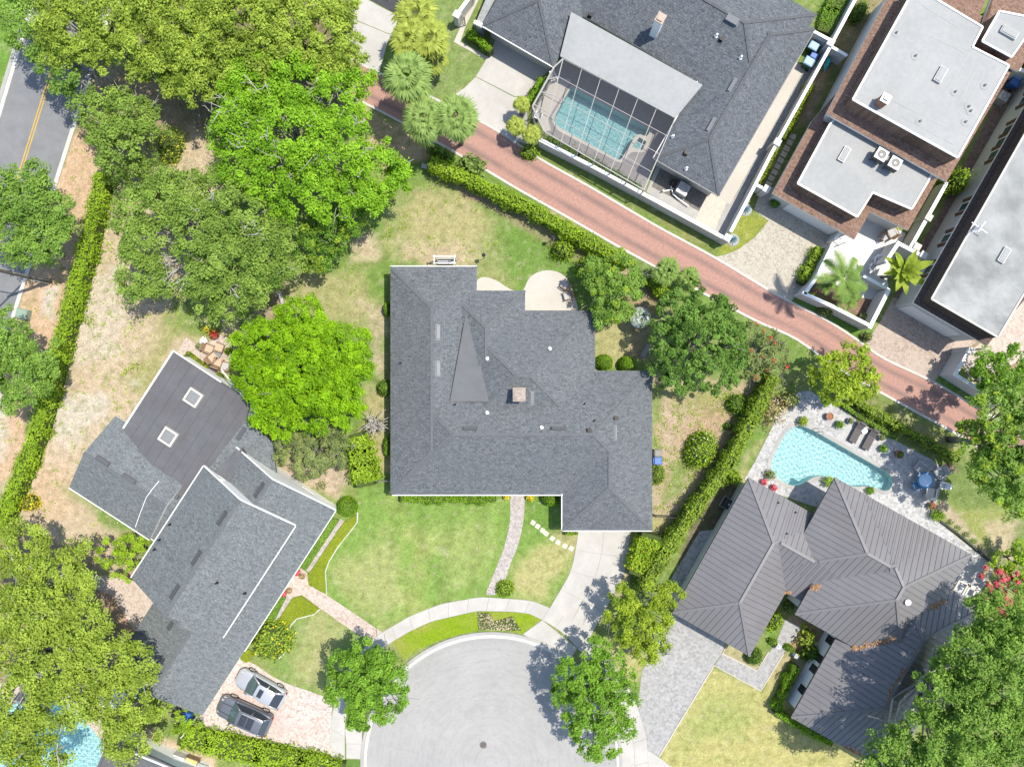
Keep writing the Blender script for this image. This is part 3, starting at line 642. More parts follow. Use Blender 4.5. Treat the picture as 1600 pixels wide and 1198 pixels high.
slab_row(sw, [(859, 949), (885, 963), (905, 978), (922, 994)], [(847, 968), (868, 980), (886, 994), (902, 1012)], 3)
slab_row(sw, [(922, 994), (950, 1025), (975, 1060), (995, 1100), (1010, 1150), (1020, 1300)], [(902, 1012), (930, 1042), (955, 1076), (975, 1115), (990, 1160), (998, 1300)], 9)
slab_row(sw, [(539, 1138), (541, 1162), (541, 1184)], [(566, 1138), (566, 1162), (566, 1185)], 2, z=0.05)

dw = thing('driveway', 'pale concrete driveway slabs of the central house', 'driveway', P(930, 890), kind='structure')
dl = [(903, 826), (901.5, 845), (899, 858), (895, 880), (889, 898), (875, 922), (859, 949)]
dc = [(943, 826), (942, 848), (940, 862), (935, 885), (929, 903), (915, 930), (892, 972)]
dr = [(984, 826), (983.5, 850), (981, 868), (978, 888), (973, 902), (955, 935), (922, 994)]
slab_row(dw, dl, dc, 4, z=0.045); slab_row(dw, dc, dr, 4, z=0.045)
slab_row(dw, [(847, 968), (832, 979), (817, 990)], [(902, 1012), (896, 1022), (888, 1036)], 1, z=0.035)

flat('lime_turf', [(613, 1003), (640, 987), (675, 971), (745, 955), (747, 984), (720, 990), (680, 1002), (650, 1016), (632, 1030), (622, 1016)], 0.016, M['turf_lime'], 'bright lime turf strip between sidewalk and cul de sac kerb')
flat('lime_turf', [(747, 955), (800, 956), (827, 959), (846, 968), (818, 989), (800, 986), (770, 984), (747, 984)], 0.016, M['turf_lime'], 'lime turf round the brown bed by the driveway apron')
flat('grass_verge', [(541, 1186), (566, 1187), (566, 1300), (541, 1300)], 0.016, M['turf_green'], 'small grass verge below the white apron slabs')
flat('paver_path', densify([(797, 770), (797.5, 812), (793, 835), (786, 860), (776, 885), (757, 931), (783, 927), (789, 907), (799, 876), (808, 857), (815, 830), (819, 805), (820.5, 770)], True, 8, 1), 0.02, M['pavers_lilac'], 'narrow lilac brick path across the front lawn')
flat('paver_driveway', [(311, 1121), (374, 1026), (384, 1031), (400, 1038), (425, 1056), (450, 1068), (480, 1078), (519, 1092), (518, 1130), (517, 1177), (470, 1168), (420, 1155), (372, 1146), (325, 1137)], 0.018, M['pavers_pink'], 'pinkish white paver driveway with two parked cars')
flat('paver_path', [(470, 886), (480, 895), (483, 913.5), (509, 928), (597, 987), (578, 1000), (555, 988), (500, 950), (472, 929), (457, 933), (448, 931), (438, 927)], 0.02, M['pavers_blush'], 'pale blush paver walk to the blue grey house')
flat('paver_path', [(532, 810), (538, 814), (484, 893.5), (478.5, 891)], 0.021, M['pavers_lilac'], 'thin brick strip between the clipped beds, upper run')
flat('paver_path', [(448.5, 931), (457, 933), (435, 968), (430, 968)], 0.021, M['pavers_lilac'], 'thin brick strip between the clipped beds, lower run')
flat('paver_patio', [(276, 551), (291, 527), (312, 542), (326, 534), (342, 522), (360, 531), (366, 562), (353, 577), (344, 593), (336, 600), (300, 575)], 0.018, M['pavers_blush'], 'pale patio with wicker chairs behind the blue grey house')
flat('brick_path', [(140, 900), (165, 898), (205, 905), (250, 905), (290, 985), (240, 1000), (210, 985), (175, 930), (140, 915)], 0.017, M['pavers_blush'], 'reddish brick path beside the blue grey house')
flat('patio', densify([(740, 456), (745, 434), (758, 431.5), (775, 437), (790, 448), (805, 456), (819, 458), (820, 447), (826, 434), (838, 425), (855, 421), (875, 425), (888, 436), (895, 453), (899, 468), (906, 487), (820, 492), (790, 462)], True, 6, 2), 0.02, M['patio_cream'], 'smooth cream patio with two curved lobes')
fl = [(766, 84), (775, 60), (866, 104), (838, 128), (831, 138), (823, 150), (825, 226), (800, 219), (770, 201), (745, 187), (712, 147), (725.5, 138), (743.6, 120), (760, 93)]
cdw = thing('driveway', 'pale concrete driveway beside the screened pool cage', 'driveway', P(780, 130), kind='structure')
obj('paving_slab', MB().prism(PX([(766, 84), (775, 60), (866, 104), (838, 128), (831, 138), (823, 150), (804, 151), (743.6, 120), (760, 93)]), 0, 0.03), M['concrete'], cdw)
obj('paving_slab', MB().prism(PX([(803, 152), (823, 151.5), (825, 226), (800, 219), (770, 201), (745, 187), (712, 147), (725.5, 138), (743, 121)]), 0, 0.03), M['concrete'], cdw)
flat('path', [(709, 66), (719.5, 42), (740, 0), (770, -60), (778, -60), (748, 0), (727, 43), (719, 66), (760, 88), (766, 86), (760, 94)], 0.016, M['patio_cream'], 'narrow beige path beside the slate roofed house')
ndw = thing('driveway', 'pale concrete driveway at the top behind the palms', 'driveway', P(590, 60), kind='structure')
obj('paving_slab', MB().prism(PX([(545, 27), (561, 0), (574, 0), (624, 27), (625, 36), (612, 53), (606, 52.5)]), 0, 0.02), M['concrete'], ndw)
obj('paving_slab', MB().prism(PX([(544.5, 28), (606, 53.5), (611.5, 54), (603, 75), (592, 116), (571, 103), (540, 60)]), 0, 0.02), M['concrete'], ndw)
flat('side_road', [(562, -2), (575, -1), (640, 34), (720, -60), (600, -120)], 0.006, M['asphalt_dark'], 'dark asphalt court at the top beside the palms')
flat('paver_driveway', [(1116, 402), (1134, 398), (1155, 389), (1179, 371), (1194, 354), (1200, 345), (1178, 327), (1188, 300), (1215, 290), (1320, 345), (1310, 368), (1250, 452), (1236, 471), (1199, 451)], 0.018, M['pavers_beige'], 'beige paver driveway opening onto the brick alley')
flat('paver_driveway', [(1378, 498), (1395, 465), (1420, 470), (1525, 535), (1488, 560), (1459, 597), (1375, 557), (1350, 541)], 0.018, M['pavers_rose'], 'rose brown paver driveway in front of the stained flat roof')
flat('paver_path', [(1390, 478), (1432, 392), (1470, 330), (1560, 150), (1640, -40), (1690, -20), (1600, 140), (1490, 340), (1420, 470)], 0.016, M['pavers_brown'], 'brown brick side passage between the two flat roofed houses')
flat('paver_path', [(1500, 560), (1540, 530), (1610, 440), (1680, 470), (1600, 560), (1540, 590), (1520, 600)], 0.015, M['pavers_blush'], 'pale paved court behind the wall at the right edge')
flat('courtyard', [(1302, 372), (1345, 335), (1375, 345), (1415, 365), (1402, 395), (1385, 430), (1390, 460), (1340, 480), (1275, 450), (1280, 430)], 0.02, M['court_white'], 'bright white courtyard floor inside the garden walls')
flat('garden_bed', [(1262, 452), (1282, 435), (1302, 446), (1330, 462), (1372, 470), (1360, 504)], 0.026, M['mulch'], 'mulch bed along the courtyard wall below the palms')
flat('paver_driveway', [(1003, 1048), (1018, 1025), (1055, 950), (1128, 990), (1132, 1008), (1127, 1021), (1115, 1038), (1030, 1180), (1027, 1180), (1012, 1172), (1000, 1140), (996, 1106)], 0.018, M['pavers_silver'], 'silver grey paver driveway of the metal roofed house')
flat('paver_path', [(1128, 1021), (1183, 1049), (1213, 1002), (1227, 967), (1253, 980), (1224, 1020), (1189, 1078), (1116, 1039)], 0.019, M['pavers_silver'], 'silver grey paver walk to the metal roofed house')
struct('kerb', ribbon([(1030, 1181), (1115.5, 1039), (1188.5, 1078.5), (1224, 1021)], 0.12, 0, 0.06), M['patio_cream'], 'cream edging along the yellowed lawn')
struct('kerb', ribbon([(1135, 1009), (1128.5, 1020), (1182.5, 1047.5), (1201, 1018)], 0.12, 0, 0.06), M['patio_cream'], 'cream edging round the small bed at the roof corner')
flat('paver_path', [(1093, 830), (1130, 825), (1120, 860), (1070, 960), (1040, 940), (1045, 910)], 0.017, M['pavers_grey'], 'grey paved side court beside the metal roofed house')
flat('apron', [(975, 1130), (1000, 1140), (1012, 1172), (1028, 1181), (1050, 1198), (1010, 1240), (960, 1210)], 0.02, M['concrete'], 'pale concrete apron at the mouth of the silver driveway')

def sealed_deck(name, px, mat, label, holes):
    return struct(name, MB().sheet(PX(px), 0.03, 0, [PX(h) for h in holes]), mat, label)
coping_e = inflate(POOL_EAST, 5.5)
sealed_deck('pool_deck', [(1247, 612), (1264, 610), (1312, 636), (1360, 668), (1456, 718), (1475, 735), (1464, 755), (1455, 785), (1456, 807), (1510, 850), (1553, 884), (1545, 905), (1515, 945), (1450, 900), (1300, 800), (1180, 760), (1163, 748), (1180, 720), (1214, 652)], M['pavers_grey'], 'mottled grey paver deck round the free form pool', [coping_e])
coping_n = inflate(POOL_NORTH, 4.5); cop_spa = inflate(SPA_NORTH, 3.5)
sealed_deck('pool_deck', [(890, 80), (868, 104), (835, 170), (852, 207), (1008, 300), (1024, 252), (1060, 186)], M['deck_dark'], 'grey brown deck under the pool cage', [densify([(860, 186), (892, 132), (1021, 203), (1015, 224), (1008, 240), (986, 237), (971, 257), (870, 204)], True, 6, 1)])
# cream apron and coping inside the cage
struct('pool_apron', MB().sheet(PX([(868, 118), (893, 126), (856, 186), (861, 204), (852, 206), (836, 170)]), 0.036), M['patio_cream'], 'cream paved end of the caged pool deck')
# ================================================================== POOLS
def pool(label, outline, coping_outer, holes, wmat, pmat, cmat, depth=1.3, level=-0.10, name='swimming_pool', amp=0.0024):
    c = P(*[sum(p[i] for p in outline)/len(outline) for i in (0, 1)])
    t = thing(name, label, 'pool', c)
    w = PX(outline)
    mb = MB(); mb.sheet(w, -depth)
    n = len(w); area = sum(w[i][0]*w[(i+1) % n][1]-w[(i+1) % n][0]*w[i][1] for i in range(n)); q = w if area > 0 else w[::-1]
    mb.add([(x, y, -depth) for x, y in q]+[(x, y, 0.03) for x, y in q], [((i+1) % n, i, n+i, n+(i+1) % n) for i in range(n)])
    bs = obj('basin', mb, pmat, t); bs.cycles.is_caustics_receiver = True
    q = PX(outline); lo, hi = np.min(q, 0)-0.1, np.max(q, 0)+0.1; st = 0.036
    X, Y = np.meshgrid(np.arange(lo[0], hi[0], st), np.arange(lo[1], hi[1], st), indexing='ij'); Z = np.zeros_like(X); rw = np.random.default_rng(3)
    for i in range(34):
        lam = rw.uniform(0.15, 0.5); a = rw.uniform(0, 6.28); k = 2*math.pi/lam; Z += amp*lam*np.sin(k*(X*math.cos(a)+Y*math.sin(a))+rw.uniform(0, 6.28))
    idx = np.arange(X.size).reshape(X.shape); qd = np.stack([idx[:-1, :-1], idx[1:, :-1], idx[1:, 1:], idx[:-1, 1:]], -1).reshape(-1, 4)
    qd = qd[sdist(X[:-1, :-1].ravel()+st/2, Y[:-1, :-1].ravel()+st/2, q) > -0.04]
    me = bpy.data.meshes.new('water'); me.from_pydata(np.stack([X-c[0], Y-c[1], Z+level], -1).reshape(-1, 3).tolist(), [], qd.tolist())
    me.polygons.foreach_set('use_smooth', [True]*len(me.polygons)); me.materials.append(wmat)
    wo_ = bpy.data.objects.new('water', me); col.objects.link(wo_); wo_.parent = t; wo_.cycles.is_caustics_caster = True
    if coping_outer:
        mb = MB(); mb.sheet(PX(coping_outer), 0.055, 0, [PX(h) for h in holes]); mb.sides(PX(coping_outer), 0.0, 0.055)
        obj('coping', mb, cmat, t)
    return t
pe = pool('free form turquoise pool on the grey paver deck', POOL_EAST, inflate(POOL_EAST, 5.6), [POOL_EAST], M['water_pale'], M['plaster_pale'], M['concrete_worn'], 1.15)
mb = MB()          # the stainless ladder rails at the deep end
for a, b in (((1274, 669), (1272, 674)), ((1281, 674), (1279, 679))):
    p, q = Vector(P(*a)), Vector(P(*b)); mb.tube([p, p+Vector((0, 0, 0.75)), (p+q)/2+Vector((0, 0, 0.88)), q+Vector((0, 0, 0.7)), q+Vector((0, 0, -0.6))], 0.035, 5)
obj('ladder_rail', mb, M['pale_metal'], pe)
cop_outer = densify([(860, 186), (892, 132), (1021, 203), (1015, 224), (1008, 240), (986, 237), (971, 257), (870, 204)], True, 6, 1)
pn = pool('rectangular teal pool inside the screen cage', POOL_NORTH, cop_outer, [POOL_NORTH, SPA_NORTH], M['water_teal'], M['plaster_teal'], M['patio_cream'], 1.3, amp=0.0011)
ps = pool('small square spa beside the caged pool', SPA_NORTH, None, [], M['water_teal'], M['plaster_teal'], M['patio_cream'], 0.7, -0.04, 'spa_pool')
po = [(-80, 1135), (25, 1080), (70, 1045), (135, 1105), (175, 1150), (158, 1240), (-80, 1240)]
pool('pale turquoise pool under the olive tree at the lower left', POOL_SOUTH, None, [], M['water_pale'], M['plaster_pale'], M['concrete'], 1.2)
struct('pool_deck', MB().sheet(PX([(-120, 1110), (20, 1060), (80, 1010), (160, 1080), (200, 1140), (175, 1260), (-120, 1260)]), 0.03, 0, [PX(POOL_SOUTH)]), M['pavers_blush'], 'pale deck round the pool under the olive tree')

# ================================================================== BUILDINGS
def ax(deg):
    """the building's own axes on the ground, from the angle seen in the picture"""
    a = math.radians(deg); return Vector((math.cos(a), -math.sin(a))), Vector((math.sin(a), math.cos(a)))
class Hip:
    """roof block: o = world corner, u,v = axes, L1,L2 = lengths in metres; eave height z0, slope k.
    ends: which of the u-ends / v-sides slope ('u0','u1','v0','v1'); a missing one is a gable"""
    def __init__(s, corner_px, deg, l1, l2, z0, k, ends=('u0', 'u1', 'v0', 'v1'), vr=None, dz=0.0):
        s.u, s.v = ax(deg); f = (1-z0/H)/S; s.L1, s.L2 = l1*f, l2*f; s.z0 = z0+dz; s.k = k; s.ends = ends
        s.o = Vector(P(*corner_px, z0)[:2]); s.vr = None if vr is None else vr*f
        s.deg = deg
    def w(s, a, b, z): p = s.o + s.u*a + s.v*b; return (p.x, p.y, z)
    def h(s, x, y):
        d = Vector((x, y)) - s.o; a, b = d.dot(s.u), d.dot(s.v)
        if a < -2e-3 or b < -2e-3 or a > s.L1+2e-3 or b > s.L2+2e-3: return -1e9
        ds = [{'u0': a, 'u1': s.L1-a, 'v0': b, 'v1': s.L2-b}[e] for e in s.ends]
        if s.vr is not None:
            return s.z0 + s.k*min(b, (s.L2-b)*s.vr/(s.L2-s.vr))
        return s.z0 + s.k*max(0.0, min(ds))
    def facets(s):
        """each facet: list of (a,b) corners, first edge = eave"""
        L1, L2 = s.L1, s.L2; e = s.ends
        if s.vr is not None: return [[(0, 0), (L1, 0), (L1, s.vr), (0, s.vr)], [(L1, L2), (0, L2), (0, s.vr), (L1, s.vr)]]
        if 'v0' in e and 'v1' in e and L2 <= L1 or not ('u0' in e and 'u1' in e):     # ridge along u
            r = L2/2; a0 = r if 'u0' in e else 0; a1 = L1-r if 'u1' in e else L1
            F = [[(0, 0), (L1, 0), (a1, r), (a0, r)], [(L1, L2), (0, L2), (a0, r), (a1, r)]]
            if 'u0' in e: F.append([(0, L2), (0, 0), (a0, r)])
            if 'u1' in e: F.append([(L1, 0), (L1, L2), (a1, r)])
            s.ridge = [(a0, r), (a1, r)]
        else:
            r = L1/2; b0 = r if 'v0' in e else 0; b1 = L2-r if 'v1' in e else L2
            F = [[(0, L2), (0, 0), (r, b0), (r, b1)], [(L1, 0), (L1, L2), (r, b1), (r, b0)]]
            if 'v0' in e: F.append([(0, 0), (L1, 0), (r, b0)])
            if 'v1' in e: F.append([(L1, L2), (0, L2), (r, b1)])
            s.ridge = [(r, b0), (r, b1)]
        return F
    def pt(s, ab): 
        p = s.o + s.u*ab[0] + s.v*ab[1]; return (p.x, p.y, s.h(p.x, p.y))
    def solid(s, mb, thick=0.2, mroof=0, mfas=1):
        for f in s.facets():
            mb.add([s.pt(q) for q in f], [tuple(range(len(f)))], mroof)
        c = [(0, 0), (s.L1, 0), (s.L1, s.L2), (0, s.L2)]
        top = [s.w(*q, s.z0) for q in c]; bot = [s.w(*q, s.z0-thick) for q in c]
        mb.add(top+bot, [(4+i, 4+(i+1) % 4, (i+1) % 4, i) for i in range(4)] + [(7, 6, 5, 4)], mfas)
        # gable ends (walls up to the rake)
        if s.vr is not None or not ('u0' in s.ends and 'u1' in s.ends):
            r = s.vr if s.vr is not None else s.L2/2
            for a, e in ((0, 'u0'), (s.L1, 'u1')):
                if s.vr is not None or e not in s.ends:
                    mb.add([s.w(a, 0, s.z0), s.w(a, s.L2, s.z0), s.pt((a, r))], [(0, 1, 2) if a else (2, 1, 0)], mfas)
        if not ('v0' in s.ends and 'v1' in s.ends):
            r = s.L1/2
            for b, e in ((0, 'v0'), (s.L2, 'v1')):
                if e not in s.ends: mb.add([s.w(0, b, s.z0), s.w(s.L1, b, s.z0), s.pt((r, b))], [(0, 1, 2) if not b else (2, 1, 0)], mfas)
    def wall(s, mb, inset=0.45, z=0.0, mi=0):
        i = inset; q = [(i, i), (s.L1-i, i), (s.L1-i, s.L2-i), (i, s.L2-i)]
        mb.sides([s.w(a, b, 0)[:2] for a, b in q], z, s.z0-0.1, mi)
    def gutter(s, mb, sides, w=0.11, mi=0):
        e = {'v0': ((0, 0), (s.L1, 0), (0, -1)), 'v1': ((0, s.L2), (s.L1, s.L2), (0, 1)), 'u0': ((0, 0), (0, s.L2), (-1, 0)), 'u1': ((s.L1, 0), (s.L1, s.L2), (1, 0))}
        for sd_ in sides:
            a, b, n = e[sd_][0], e[sd_][1], e[sd_][2]
            d = 0.03 + w/2
            p = s.w(a[0]+n[0]*d, a[1]+n[1]*d, s.z0-0.05); q = s.w(b[0]+n[0]*d, b[1]+n[1]*d, s.z0-0.05)
            mb.bar(p, q, w, 0.12, mi)
def gutters(parent, mat, *items):
    for h, sides, w in items:
        w *= 0.75
        for sd_ in sides: mb = MB(); h.gutter(mb, [sd_], w); obj('gutter', mb, mat, parent)
def union(hs): return lambda x, y: max(h.h(x, y) for h in hs)
def on_roof(f, px, py, z=3.0):
    for _ in range(30):
        x, y, _z = P(px, py, z); n = f(x, y)
        if n < 0: break
        z = z + 0.6*(n - z)
    x, y, _z = P(px, py, z); return Vector((x, y, z))
def roof_normal(f, p, e=0.15):
    zx = f(p.x+e, p.y)-f(p.x-e, p.y); zy = f(p.x, p.y+e)-f(p.x, p.y-e)
    if abs(zx) > 3 or abs(zy) > 3: return Vector((0, 0, 1))
    return Vector((-zx/(2*e), -zy/(2*e), 1)).normalized()
def flash_vent(f, parent, px, py, deg, l=1.15, w=0.26, h=0.10, mat=None, name='ridge_vent'):
    """low slab-shaped attic vent lying on the slope: a hooded box with a lip"""
    p = on_roof(f, px, py); n = roof_normal(f, p); a = math.radians(deg); d = Vector((math.cos(a), -math.sin(a), 0)); d = (d - n*d.dot(n)).normalized(); s_ = n.cross(d)
    mb = MB()
    def blk(du, dv, z0, z1, k=1.0):
        vs = []
        for z, kk in ((z0, 1.0), (z1, k)):
            for i, j in ((-1, -1), (1, -1), (1, 1), (-1, 1)): vs.append(p + d*(i*du*kk) + s_*(j*dv*kk) + n*z)
        mb.add(vs, [(3, 2, 1, 0), (4, 5, 6, 7), (0, 1, 5, 4), (1, 2, 6, 5), (2, 3, 7, 6), (3, 0, 4, 7)])
    blk(l/2+0.06, w/2+0.06, 0.0, 0.025); blk(l/2, w/2, 0.02, h, 0.9)
    return obj(name, mb, mat or M['vent_metal'], parent)
def pipe_vent(f, parent, px, py, r=0.06, h=0.35, mat=None, name='vent_pipe'):
    p = on_roof(f, px, py); mb = MB()
    mb.lathe((p.x, p.y, p.z-0.1), [(r*2.2, 0.08), (r*1.2, 0.16), (r, 0.18), (r, h+0.1), (r*1.15, h+0.1), (r*1.15, h+0.14)], 10)
    return obj(name, mb, mat or M['vent_metal'], parent)
def hooded_vent(f, parent, px, py, deg=0, mat=None):
    p = on_roof(f, px, py); a = -math.radians(deg); mb = MB()
    mb.box((p.x, p.y, p.z+0.05), (0.36, 0.36, 0.04), a); mb.box((p.x, p.y, p.z+0.14), (0.24, 0.24, 0.18), a); mb.box((p.x+0.04, p.y, p.z+0.24), (0.34, 0.28, 0.04), a)
    return obj('roof_vent', mb, mat or M['black'], parent)
def dome_vent(f, parent, px, py, r=0.2, mat=None):
    p = on_roof(f, px, py); mb = MB()
    mb.lathe((p.x, p.y, p.z-0.08), [(r*1.3, 0.08), (r*1.3, 0.11), (r*0.7, 0.12), (r*0.7, 0.25), (r, 0.25), (r*0.95, 0.31), (r*0.6, 0.36), (0.02, 0.38)], 14)
    return obj('dome_vent', mb, mat or M['white_paint'], parent, smooth=False)
def window(parent, wall_pt, along, out, w, h, mat=None, frame=None, shutter=False):
    """window standing 3 cm proud of a wall: frame with a pane set into it"""
    a = Vector(along).normalized(); n = Vector(out).normalized(); p = Vector(wall_pt); up = Vector((0, 0, 1))
    mb = MB(); t = 0.07
    c = p + n*0.03
    for s_ in (-1, 1):
        mb.bar(c + a*(s_*(w/2-t/2)) - up*(h/2), c + a*(s_*(w/2-t/2)) + up*(h/2), t, 0.09)
        mb.bar(c - a*(w/2-t) + up*(s_*(h/2-t/2)), c + a*(w/2-t) + up*(s_*(h/2-t/2)), t, 0.08)
    f = obj('window', mb, frame or M['white_paint'], parent)
    g = MB(); q = p + n*0.035; g.add([q - a*(w/2-t) - up*(h/2-t), q + a*(w/2-t) - up*(h/2-t), q + a*(w/2-t) + up*(h/2-t), q - a*(w/2-t) + up*(h/2-t)], [(0, 1, 2, 3)])
    obj('pane', g, mat or M['glass_dark'], f)
    if shutter:
        for s_ in (-1, 1):
            sb = MB(); cc = p + a*(s_*(w/2+0.22)) + n*0.04
            sb.bar(cc - up*(h/2), cc + up*(h/2), 0.36, 0.05)
            obj('shutter', sb, M['shutter'], f)
    return f

def shingle_caps(hs, parent, mat, w=0.24):
    for h in hs:
        h.facets(); r0, r1 = h.ridge
        segs = [(r0, r1)]
        if len(h.ends) == 4: segs += [(c, r0 if math.dist(c, r0) < math.dist(c, r1) else r1) for c in ((0, 0), (h.L1, 0), (h.L1, h.L2), (0, h.L2))]
        for a_, b_ in segs:
            a3, b3 = Vector(h.pt(a_)), Vector(h.pt(b_)); n = max(1, int((b3-a3).length/0.33)); mb = MB()
            for k in range(n):
                p_, q_ = a3+(b3-a3)*(k/n), a3+(b3-a3)*((k+1.02)/n); m_ = (p_+q_)/2
                if max([g.h(m_.x, m_.y) for g in hs if g is not h]+[-9]) < m_.z-0.04: mb.bar(p_+Vector((0, 0, 0.005)), q_+Vector((0, 0, 0.012)), w, 0.03)
            if mb.v: obj('ridge_cap', mb, mat, parent)
# ---------------------------------------------------------------- the central house
ZA = 2.5; KA = 0.40
hA = thing('house', 'large central house with grey shingle hip roof and brick chimney', 'house', P(815, 640))
A = [Hip((610, 770), 0, 135, 353, ZA, KA), Hip((613, 772), 0, 406, 193, ZA, KA, dz=0.004), Hip((879, 828), 0, 140, 235, ZA, KA, dz=0.008),
     Hip((704, 690), 0, 226, 205, ZA, KA, dz=0.012), Hip((700, 620), 0, 120.5, 166, ZA, KA, dz=0.016), ]
fA = union(A)
mb = MB(); [h.solid(mb) for h in A]
roofA = obj('roof', mb, [M['shingle_grey'], M['fascia']], hA)
mb = MB(); [h.wall(mb, 0.5+0.012*i) for i, h in enumerate(A)]; obj('wall', mb, M['stucco'], hA)
gutters(hA, M['fascia'], (A[1], ['v0'], .11), (A[2], ['v0', 'u0'], .10), (A[0], ['v1'], .10))
shingle_caps(A, roofA, M['shingle_cap'])
tri = [on_roof(fA, *q) for q in ((730, 478), (703, 627), (764, 627))]
g0 = [(v.x, v.y, v.z+0.05) for v in tri]; e = [(v.x, v.y, v.z-0.35) for v in tri]
obj('roof_cricket', MB().add(g0+e, [(0, 1, 2), (0, 3, 4, 1), (1, 4, 5, 2), (2, 5, 3, 0)]), M['cricket'], hA)
for q in ((684, 519), (684, 576)): flash_vent(fA, hA, *q, 90, mat=M['vent_pale'])
for q in ((734, 669), (872, 669)): flash_vent(fA, hA, *q, 0, mat=M['vent_metal'])
flash_vent(fA, hA, 831, 622, 90, mat=M['vent_pale']); flash_vent(fA, hA, 961.5, 676, 90, 1.1, 0.14, mat=M['vent_pale'])
for q in ((761, 560), (859, 545), (761, 645), (846, 668)): dome_vent(fA, hA, *q, 0.13)
for q in ((920, 672), (962, 653)): hooded_vent(fA, hA, *q)
for q in ((914, 631), (929, 657), (711, 632), (626, 567), (862, 669)): pipe_vent(fA, hA, *q, 0.05, 0.3, M['black'])
p = on_roof(fA, 811, 616); ch = MB(); ch.box((p.x, p.y, p.z+0.35), (0.90, 1.0, 1.5)); chA = obj('chimney', ch, M['chimney_brick'], hA)
ch = MB(); ch.box((p.x, p.y, p.z+1.14), (1.02, 1.12, 0.10)); ch.box((p.x, p.y, p.z+1.21), (0.8, 0.9, 0.05)); obj('chimney_cap', ch, M['chimney_brick'], chA)
w0 = A[2]
for x, wd in ((925, 4.6),):       # garage door in the shaded front
    q = P(949, 820, 0); mb = MB()
    for i in range(5): mb.box((q[0], P(0, 820)[1]+0.02, 0.25+0.45*i), (4.6, 0.06, 0.42))
    obj('garage_door', mb, M['white_paint'], hA)

# ---------------------------------------------------------------- the blue grey house, lower left
DB = 33.0
hB = thing('house', 'rambling blue grey shingled house with white gables and flat grey wing', 'house', P(300, 850))
# long axis runs down-left; v axis of the blocks = up-right
def rel(corner, a, b):
    """pixel point a along (down-right) and b along (up-right) from a corner, in building B's axes"""
    r = math.radians(DB); return (corner[0]+a*math.cos(r)+b*math.sin(r), corner[1]+a*math.sin(r)-b*math.cos(r))
c1 = rel((461, 821), -170, -208)
B1 = Hip(c1, DB, 170, 208, 3.9, 0.48, ('u0', 'u1'))
c2 = rel((524, 797), -200, -262); B2 = Hip(c2, DB, 200, 262, 2.6, 0.48, ('u0', 'u1'))
c3 = rel((524, 797), -160, -382); B3 = Hip(c3, DB, 160, 122, 2.6, 0.40, ('u0', 'u1'), dz=-0.02)
fB1, fB2 = union([B1]), union([B1, B2, B3])
c5 = (108, 761); B5 = Hip(c5, DB, 150, 133, 2.7, 0.36, ('v0', 'v1'))
B6 = Hip(rel(c5, 122, 3), DB, 140, 128, 2.45, 0.34, ('v0', 'v1', ))
fB5 = union([B5]); fB6 = union([B6])
for hs, nm in (([B2, B3], 'roof'), ([B1], 'roof'), ([B5], 'roof'), ([B6], 'roof')):
    mb = MB(); [h.solid(mb, 0.22) for h in hs]; o = obj(nm, mb, [M['shingle_blue'], M['fascia']], hB)
    shingle_caps(hs, o, M['shingle_cap'])
mb = MB(); B1.wall(mb, 0.25, 2.0); B2.wall(mb, 0.28); B3.wall(mb, 0.31); B5.wall(mb, 0.4); B6.wall(mb, 0.43); obj('wall', mb, M['white_paint'], hB)
gutters(hB, M['fascia'], (B1, ['u0', 'u1'], .10), (B2, ['u1'], .08), (B5, ['v0'], .08), (B6, ['v0'], .08))
# rake boards of the two white gables
mb = MB()
for h in (B1, B2):
    for a in (0, h.L1):
        p_, q_ = Vector(h.w(a, h.L2+0.06, h.z0-0.06)), Vector(h.pt((h.L1/2, h.L2)))+Vector((0, 0, -0.06)); q_.x += h.v.x*0.06; q_.y += h.v.y*0.06
        mb.bar(p_, q_, 0.10, 0.2)
obj('bargeboard', mb, M['fascia'], hB)
# low slope wing with its rolled roofing laid in strips
ZR = 3.25
flatpx = [(271, 549), (391, 627), (384, 660), (322, 736), (285, 790), (252, 747), (192, 670)]
fw = PX(flatpx, ZR); mb = MB(); mb.prism(fw, ZR-0.28, ZR-0.02); fr = obj('flat_roof', mb, M['rolled_roof_edge'], hB)
mb = MB(); mb.sides(PX([(275, 556), (386, 630), (380, 660), (320, 730), (285, 780), (250, 745), (200, 672)], ZR), 0, ZR-0.2); obj('wall', mb, M['white_paint'], hB)
def clip_poly(poly, nx, ny, d):
    """keep the part of a polygon with nx*x+ny*y >= d"""
    out = []
    for i in range(len(poly)):
        a, b = poly[i], poly[(i+1) % len(poly)]; da, db = nx*a[0]+ny*a[1]-d, nx*b[0]+ny*b[1]-d
        if da >= 0: out.append(a)
        if da*db < 0: t = da/(da-db); out.append((a[0]+(b[0]-a[0])*t, a[1]+(b[1]-a[1])*t))
    return out
ub, vb = ax(DB)
sh = [(x+ (sum(a for a, _ in fw)/len(fw)-x)*0.012, y+(sum(b for _, b in fw)/len(fw)-y)*0.012) for x, y in fw]
pr = [p_[0]*ub.x+p_[1]*ub.y for p_ in sh]; lo, hi = min(pr), max(pr); n = 9
for i in range(n):
    q = clip_poly(clip_poly(sh, ub.x, ub.y, lo+(hi-lo)*i/n+0.012), -ub.x, -ub.y, -(lo+(hi-lo)*(i+1)/n-0.012))
    if len(q) > 2: obj('roofing_strip', MB().prism(q, ZR-0.02, ZR+0.012+0.012*(i % 2)), M['rolled_roof'], fr)
mb = MB(); mb.bar(P(346, 577, ZR+0.07), P(388, 630, ZR+0.07), 0.09, 0.10); obj('metal_edge', mb, M['fascia'], fr)
